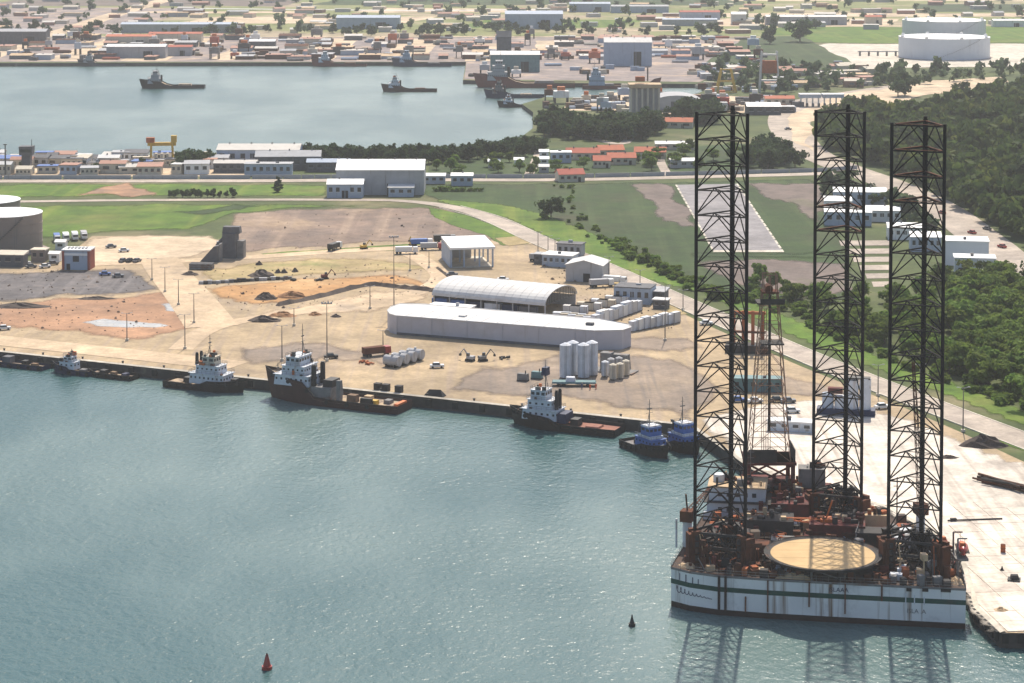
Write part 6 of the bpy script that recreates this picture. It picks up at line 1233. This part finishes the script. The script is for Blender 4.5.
# yard clutter along the far quay, each stack or module its own thing
def module(kind, label, x, y, z, group):
    t = thing(('pipe_stack', 'steel_module', 'material_stack')[kind], label, ('pipes', 'module', 'stack')[kind], (x, y, z), rnd.uniform(-.1, .1), group); mm = rnd.choice(['rig_grey', 'rust', 'wall_blue', 'wall_cream', 'rig_dark', 'wall_grey', 'roof_red', 'white'])
    if kind == 0:
        for i in range(4): MB().cyl((-7, i * 2.2 - 3, 1.1), 1.0, 14, 7, axis='x').build('pipe', mm, t)
    elif kind == 1:
        w_, h_ = rnd.uniform(5, 11), rnd.uniform(5, 12); MB().box((0, 0, h_ * .45), (w_, w_ * .8, h_ * .5)).build('upper_deck', mm, t); MB().box((0, 0, h_), (w_ * .5, w_ * .4, 2.5)).build('deck_house', rnd.choice(['white', 'wall_cream', 'orange']), t)
        for sx in (-.42, .42):
            for sy in (-.34, .34): MB().box((sx * w_, sy * w_, 0), (.8, .8, h_ * .46)).build('leg', 'rig_dark', t)
    else:
        for i in range(3): MB().box((rnd.uniform(-4, 4), rnd.uniform(-4, 4), 0), (rnd.uniform(3, 8), rnd.uniform(2, 5), rnd.uniform(1.5, 4.5)), rnd.uniform(-.2, .2)).build('stacked_bundle', rnd.choice(['rig_grey', 'rust', 'wood', 'wall_cream', 'wall_dark', 'wall_blue']), t)
for i in range(190):
    x = rnd.uniform(-480, 240); y = far_y + rnd.uniform(14, 320)
    if x > G(466, 80).x + 6 and rnd.random() < .55: y = rnd.uniform(G(466, 79).y + 6, far_y + 100)
    k = rnd.choice([0, 1, 2, 2]); module(k, ['bundle of big pipes stored in the yards of the far port', 'steel module on legs in the yards of the far port', 'stacked materials in the yards of the far port'][k], x, y, LZ + .1, ['pipe bundles of the far port', 'modules of the far port', 'material stacks of the far port'][k])
for j in range(6):                         # sheds packed in rows behind the far quay
    x = -470
    while x < 215:
        y = far_y + 30 + j * 52 + rnd.uniform(-8, 8)
        if rnd.random() < .55:
            px, py = proj(x, y, LZ); building('yard_shed', 'low shed in the packed rows behind the far quay', 'shed', px, py, rnd.uniform(8, 22), rnd.uniform(10, 26), rnd.uniform(2.5, 4.5), rnd.uniform(-.06, .06), rnd.choice(['wall_cream', 'wall_grey', 'rust', 'wall_dark', 'wall_blue']), rnd.choice(['far_rose', 'far_rose', 'wall_grey', 'far_white', 'tan', 'far_rose', 'rust']), rnd.choice(['gable', 'flat']), 1.4, 0, None, 'packed sheds of the far port')
        x += rnd.uniform(14, 30)
for i in range(70):
    px, py = rnd.uniform(545, 800), rnd.uniform(99, 112)
    k = rnd.choice([0, 1, 2, 2, 2]); g_ = G(px, py); module(k, ['bundle of big pipes on the near side of the channel', 'steel module on legs on the near side of the channel', 'stacked materials on the near side of the channel'][k], g_.x, g_.y, LZ + .1, 'yard goods on the near side of the channel')
for i in range(60):
    px, py = rnd.uniform(690, 870), rnd.uniform(66, 92)
    if py > 100 - (px - 690) * .02: continue
    g_ = G(px, py); module(2, 'stacked materials in the yard below the tank farm', g_.x, g_.y, LZ + .1, 'yard goods below the tank farm')
FB = ['wall_cream', 'wall_grey', 'far_white', 'wall_cream', 'far_rose']; FR = ['far_white', 'far_white', 'far_rose', 'wall_grey', 'far_rose', 'wall_cream', 'tan']
for i in range(260):                       # the plain beyond the port
    py = rnd.uniform(0.5, 34) if rnd.random() < .8 else rnd.uniform(68, 88); px = rnd.uniform(-20, 1044)
    if py > 60: px = rnd.uniform(700, 1000)
    if 880 < px and py > 26: continue
    g_ = G(px, py); sz = rnd.uniform(7, 26)
    building('far_building', 'small pale building scattered over the plain beyond the far port', 'building', px, py, sz, rnd.uniform(7, 16), rnd.uniform(3, 5), rnd.uniform(-.3, .3), rnd.choice(FB), rnd.choice(FR), rnd.choice(['gable', 'flat']), 1.5, 0, None, 'scattered buildings of the far plain')
# wall along the coast road
b_ = MB(); P = smooth_path(coast_pts, 4)
t = thing('boundary_wall', 'low pale wall running along the far side of the coast road', 'wall', P[0], 0)
for i in range(len(P) - 1):
    a, c = P[i], P[i + 1]; k = max(1, int((c - a).length / 26))
    for j in range(k):
        p, q = a.lerp(c, j / k), a.lerp(c, (j + .97) / k); e = (p + q) / 2; MB(P[0]).box((e.x, e.y + 8.5, LZ), ((q - p).length, .3, 2.0), ang(p, q)).build('wall_panel', 'wall_grey', t)

# ================================================================ trees and shrubs
def crown_arrays(seed, rx, rzv, z0, nl, lobes, leaf, flat=.5):
    r = np.random.default_rng(seed); L = []
    for i in range(lobes):
        a = r.uniform(0, 2 * np.pi); q = r.uniform(.1, .8) * rx; L.append((q * np.cos(a), q * np.sin(a), z0 + rzv * r.uniform(.1, 1.45), rx * r.uniform(.24, .55), rzv * r.uniform(.2, .5)))
    L = np.array(L); k = r.integers(0, lobes, nl); d = r.normal(size=(nl, 3)); d /= np.linalg.norm(d, axis=1)[:, None]; rad = r.uniform(.4, 1.32, nl)
    c = L[k, :3] + d * np.stack([L[k, 3], L[k, 3], L[k, 4]], 1) * rad[:, None]; c[:, 2] = np.maximum(c[:, 2], z0 * .35)
    nrm = d + r.normal(size=(nl, 3)) * .7; nrm[:, 2] += .25; nrm /= np.linalg.norm(nrm, axis=1)[:, None]
    u = np.cross(nrm, r.normal(size=(nl, 3))); u /= np.linalg.norm(u, axis=1)[:, None]; v = np.cross(nrm, u); s = leaf * r.uniform(.55, 1.4, nl)[:, None]
    V = np.stack([c - u * s - v * s * .6, c + u * s * .9 - v * s * .5, c + u * s * .7 + v * s * .75, c - u * s * .6 + v * s * .8], 1); return V.reshape(-1, 3)
def quads_mesh(name, V, m_):
    n = len(V) // 4; me = bpy.data.meshes.new(name); me.vertices.add(len(V)); me.vertices.foreach_set('co', V.astype(np.float32).ravel()); me.loops.add(len(V)); me.loops.foreach_set('vertex_index', np.arange(len(V), dtype=np.int32))
    me.polygons.add(n); me.polygons.foreach_set('loop_start', np.arange(0, len(V), 4, dtype=np.int32)); me.polygons.foreach_set('loop_total', np.full(n, 4, dtype=np.int32)); me.materials.append(M[m_]); me.update(calc_edges=True); return me
def tree_proto(name, seed, rx, rzv, z0, nl, lobes, leaf, m_, trunk):
    t = thing(name, name, 'tree', (0, 0, 0)); me = quads_mesh('crown', crown_arrays(seed, rx, rzv, z0, nl, lobes, leaf), m_); o = bpy.data.objects.new('crown', me); COL.objects.link(o); o.parent = t
    if trunk:
        b_ = MB().tube((0, 0, 0), (.1, 0, z0 + rzv * .6), trunk, 7, trunk * .5)
        for i in range(4): a = i * 1.7 + seed; b_.tube((.05, 0, z0 * .7), (rx * .55 * math.cos(a), rx * .55 * math.sin(a), z0 + rzv * .5), trunk * .5, 5, trunk * .2)
        b_.build('trunk', 'bark', t)
    return t
BT = [tree_proto('broadleaf_tree', 10 + i, rx, rv, z0, 900, 9, .55, 'leaf', .28) for i, (rx, rv, z0) in enumerate(((4.2, 3.4, 2.6), (3.4, 3.8, 2.4), (5.0, 3.2, 2.8), (3.8, 2.6, 1.8)))]
BU = [tree_proto('shrub', 30 + i, rx, rv, .3, 380, 7, .36, 'leaf', .1) for i, (rx, rv) in enumerate(((1.9, 1.1), (2.4, 1.2), (1.4, 1.0)))]
DT = [tree_proto('dark_tree', 40 + i, rx, rv, z0, 900, 10, .75, 'leaf_dark', .4) for i, (rx, rv, z0) in enumerate(((6.5, 5.2, 3.0), (5.2, 6.0, 2.8), (7.4, 5.0, 3.2)))]
def plant(protos, x, y, label, group, s=1.0):
    c = put(rnd.choice(protos), (x, y, LZ + .02), rnd.uniform(0, 6.28), label, group, s * rnd.uniform(.8, 1.2)); c['category'] = 'shrub' if protos is BU else 'tree'; return c
def scatter(poly, spacing, fn, keep=1.0, tries=30):
    P = [G(*p) for p in poly]; xs = [p.x for p in P]; ys = [p.y for p in P]; w2 = [(p.x, p.y) for p in P]; y = min(ys)
    while y < max(ys):
        x = min(xs)
        while x < max(xs):
            qx, qy = x + rnd.uniform(-.45, .45) * spacing, y + rnd.uniform(-.45, .45) * spacing
            if inpoly(qx, qy, w2) and rnd.random() < keep: fn(qx, qy)
            x += spacing
        y += spacing
scatter([(950, 292), (1000, 284), (1090, 300), (1120, 400), (1090, 440), (1024, 404), (960, 378), (945, 330)], 5.9, lambda x, y: plant(BT, x, y, 'leafy tree in the thick scrub wood at the right edge', 'trees of the scrub wood'), .95)
scatter([(790, 302), (850, 300), (945, 292), (955, 376), (900, 358), (830, 328)], 7.0, lambda x, y: plant(BT, x, y, 'leafy tree in the scrub seen between and through the rig legs', 'trees of the scrub behind the rig legs', .8), .7)
scatter([(750, 290), (800, 306), (830, 322), (900, 352), (1000, 388), (1090, 428), (1090, 444), (1010, 408), (900, 368), (800, 326), (750, 302)], 3.6, lambda x, y: plant(BU, x, y, 'low shrub at the edge of the scrub along the road', 'shrubs along the road verge'), .55)
for (x, y, s) in ((760, 284, 1.2), (772, 290, 1.0), (786, 296, 1.3), (752, 288, .9), (800, 300, 1.2), (815, 298, 1.1)): g_ = G(x, y); plant(BT, g_.x, g_.y, 'leafy tree beside the bare ground left of the middle rig leg', 'trees by the bare ground', s * .7)
ditch = smooth_path([(562, 186), (566, 205), (580, 225), (605, 240), (635, 256), (665, 272), (700, 288), (745, 300)], 8)
for i, p in enumerate(ditch):
    for k in range(1 + (i > 22) + (i > 36)): plant(BU, p.x + rnd.uniform(-5, 5), p.y + rnd.uniform(-8, 8), 'dark shrub in the bushy ditch crossing the meadow', 'shrubs of the meadow ditch', rnd.uniform(.45, .9) + (i > 25) * rnd.uniform(0, .8))
g_ = G(551, 218); c = put(DT[2], (g_.x, g_.y, LZ), 1.0, 'single spreading dark tree standing in the meadow beside the ditch', None, .78)
g_ = G(545, 219); plant(BU, g_.x, g_.y, 'shrub at the foot of the single meadow tree', None, 1.3)
t = thing('conifer', 'lone dark conifer in the grass left of the big white warehouse', 'tree', G(278, 192), 0); me = quads_mesh('crown', np.concatenate([crown_arrays(60 + k, 2.6 - k * .45, 1.0, .8 + k * 1.25, 260, 6, .4) for k in range(5)]), 'leaf_dark'); o = bpy.data.objects.new('crown', me); COL.objects.link(o); o.parent = t; MB().tube((0, 0, 0), (0, 0, 6), .25, 6, .1).build('trunk', 'bark', t)
for i in range(11): g_ = G(170 + i * 6.2 + rnd.uniform(-1, 1), 197.5); plant(DT, g_.x, g_.y, 'dark bush in the clipped row beside the service road', 'row of dark bushes', .3)
for i in range(9): g_ = G(436 + i * 5.6, 191.5); plant(BU, g_.x, g_.y, 'brownish bush in the row before the pale blue shed', 'row of bushes by the pale blue shed', 1.1)
x = 300
while x < 540:
    yb_ = 160 - max(0, (x - 440)) * .10
    for k in range(2): g_ = G(x + rnd.uniform(-2, 2), yb_ + rnd.uniform(-2, 5)); plant(DT, g_.x, g_.y, 'dark tree in the belt along the near lagoon shore', 'belt of dark trees along the lagoon', .62)
    x += 5.2
scatter([(536, 132), (548, 126), (600, 131), (655, 128), (668, 132), (640, 142), (600, 141), (560, 139), (540, 139)], 8, lambda x, y: plant(DT, x, y, 'tall dark tree in the grove behind the village', 'grove of dark trees behind the village', .95), .9)
scatter([(672, 118), (712, 116), (722, 122), (700, 126), (672, 123)], 9, lambda x, y: plant(DT, x, y, 'tall dark tree in the clump near the left rig leg top', 'clump of dark trees by the left rig leg', 1.0), .9)
scatter([(748, 158), (770, 152), (792, 160), (800, 168), (780, 171), (745, 170)], 9, lambda x, y: plant(DT, x, y, 'dark tree in the clump beside the sandy bend', 'clump of trees by the sandy bend', .8), .9)
scatter([(430, 166), (530, 160), (560, 170), (700, 150), (745, 150), (745, 172), (560, 176), (440, 178)], 15, lambda x, y: plant(BT, x, y, 'leafy garden tree among the village houses', 'garden trees of the village', .8), .55)
scatter([(0, 164), (300, 166), (300, 176), (0, 176)], 26, lambda x, y: plant(DT, x, y, 'tree among the crowded buildings of the lagoon strip', 'trees of the lagoon strip', .5), .4)
for (x, y) in ((200, 168), (192, 170), (183, 171), (210, 166), (228, 163)): g_ = G(x, y); plant(DT, g_.x, g_.y, 'dark tree left of the large white-roofed hall by the lagoon', 'trees by the large lagoon hall', .8)
for (x, y, s) in ((905, 96, 1.3), (898, 97, 1.0), (962, 96, .9), (770, 44, 1.6), (800, 42, 1.6)): g_ = G(x, y); plant(DT, g_.x, g_.y, 'solitary dark tree near the sandy lots', 'solitary trees by the sandy lots', s)
for i in range(120): g_ = G(rnd.uniform(-10, 720), rnd.uniform(28.5, 36)); plant(DT, g_.x, g_.y, 'tree in the loose line between the far port and the plain', 'tree line beyond the far port', rnd.uniform(.45, .85))
# woods and scrub that read as one mass
def wood(name, label, poly, spacing, size, nl, leaf, m_, seed, cat='forest', hill=None):
    tp = [crown_arrays(seed + k, 4.0, 3.0, 2.2, nl, 7, leaf) for k in range(6)]; out = []; r = random.Random(seed)
    def fn(x, y):
        V = tp[r.randrange(6)]; a = r.uniform(0, 6.28); s = size * r.choice([.5, .7, .85, 1.0, 1.15, 1.6]); cs, sn = math.cos(a) * s, math.sin(a) * s
        out.append(np.stack([V[:, 0] * cs - V[:, 1] * sn + x, V[:, 0] * sn + V[:, 1] * cs + y, V[:, 2] * s * r.uniform(.85, 1.25) + LZ - .5 + (hill(x, y) if hill else 0)], 1))
    scatter(poly, spacing, fn, .97); me = quads_mesh(name, np.concatenate(out), m_); o = bpy.data.objects.new(name, me); COL.objects.link(o); tag(o, label, cat); o['kind'] = 'stuff'; return o
wood('woodland', 'broad green wood covering the slope at the right behind the dirt road', [(822, 134), (848, 120), (872, 114), (895, 120), (932, 110), (980, 106), (1010, 96), (1140, 90), (1140, 262), (1040, 252), (1000, 232), (960, 206), (925, 186), (880, 170), (850, 158), (826, 148)], 6.6, 1.2, 110, 1.0, 'leaf_wood', 100)
wood('woodland', 'scrubby dark wood below the tank farm', [(700, 70), (760, 66), (850, 72), (1140, 70), (1140, 76), (1000, 80), (900, 86), (800, 95), (720, 92)], 17, 1.0, 60, 1.2, 'leaf_far', 200)
wood('woodland', 'dark trees around the buildings behind the rig legs', [(826, 186), (860, 190), (900, 204), (940, 236), (928, 240), (890, 212), (850, 200), (822, 196)], 8, .9, 110, .9, 'leaf_far', 300)
wood('woodland', 'hedges and tree clumps far out on the plain', [(-40, 2), (1064, 2), (1064, 24), (700, 34), (-40, 34)], 66, .95, 40, 1.6, 'leaf_far', 400)
wood('woodland', 'dark scrub between the blue-white warehouses and the scrub wood', [(930, 276), (1000, 284), (1060, 280), (1060, 300), (930, 296)], 5, .75, 150, .6, 'leaf_wood', 500)

# loose stones and scraps strewn over the dirt yards
out = []; rr2 = np.random.default_rng(5)
for poly, cnt in (([(-20, 300), (120, 297), (200, 322), (130, 340), (0, 330)], 130), ([(196, 270), (440, 262), (436, 292), (280, 320), (200, 300)], 220), ([(230, 214), (450, 210), (520, 238), (240, 254)], 90), ([(0, 272), (140, 268), (160, 292), (0, 302)], 90), ([(540, 262), (660, 300), (680, 330), (560, 318)], 160)):
    P = [G(*p) for p in poly]; w2 = [(p.x, p.y) for p in P]; k = 0
    while k < cnt:
        x, y = rnd.uniform(min(p.x for p in P), max(p.x for p in P)), rnd.uniform(min(p.y for p in P), max(p.y for p in P))
        if not inpoly(x, y, w2): continue
        k += 1; s = rnd.uniform(.10, .28) * (2.2 if rnd.random() < .08 else 1); c = np.array([x, y, LZ + .1]); v = np.array([(-1, -1, 0), (1, -1, 0), (1, 1, 0), (-1, 1, 0), (-.6, -.5, 1), (.5, -.6, 1), (.6, .6, .9), (-.5, .5, 1.1)]) * s * rr2.uniform(.6, 1.4, (8, 3)); a = rnd.uniform(0, 6); R_ = np.array([(math.cos(a), -math.sin(a), 0), (math.sin(a), math.cos(a), 0), (0, 0, 1)])
        v = v @ R_.T + c; out.append(v[[0, 1, 5, 4, 1, 2, 6, 5, 2, 3, 7, 6, 3, 0, 4, 7, 4, 5, 6, 7]])
me = quads_mesh('rubble', np.concatenate(out), 'rubble'); o = bpy.data.objects.new('rubble', me); COL.objects.link(o); tag(o, 'loose stones and scraps strewn over the dirt yards', 'rubble'); o['kind'] = 'stuff'

# ================================================================ haze
hz = bpy.data.materials.new('haze'); hz.use_nodes = True; nt_ = hz.node_tree; nt_.nodes.remove(nt_.nodes['Principled BSDF'])
vol = nt_.nodes.new('ShaderNodeVolumePrincipled'); vol.inputs['Color'].default_value = (0.95, 0.94, 0.91, 1); vol.inputs['Density'].default_value = HAZE; vol.inputs['Anisotropy'].default_value = 0.0
nt_.links.new(vol.outputs[0], nt_.nodes['Material Output'].inputs['Volume'])
for p_ in (CAR, TRUCK, BOXC):               # patterns the copies were made from
    for ch in list(p_.children): bpy.data.objects.remove(ch)
    bpy.data.objects.remove(p_)
hb_ = MB().box((0, FAR / 2, -2.6), (SIDE * 2 + 300, FAR + 1200, 160)).build('haze', hz); hb_['kind'] = 'stuff'; tag(hb_, 'thin bluish haze lying over the far port and plain', 'haze')
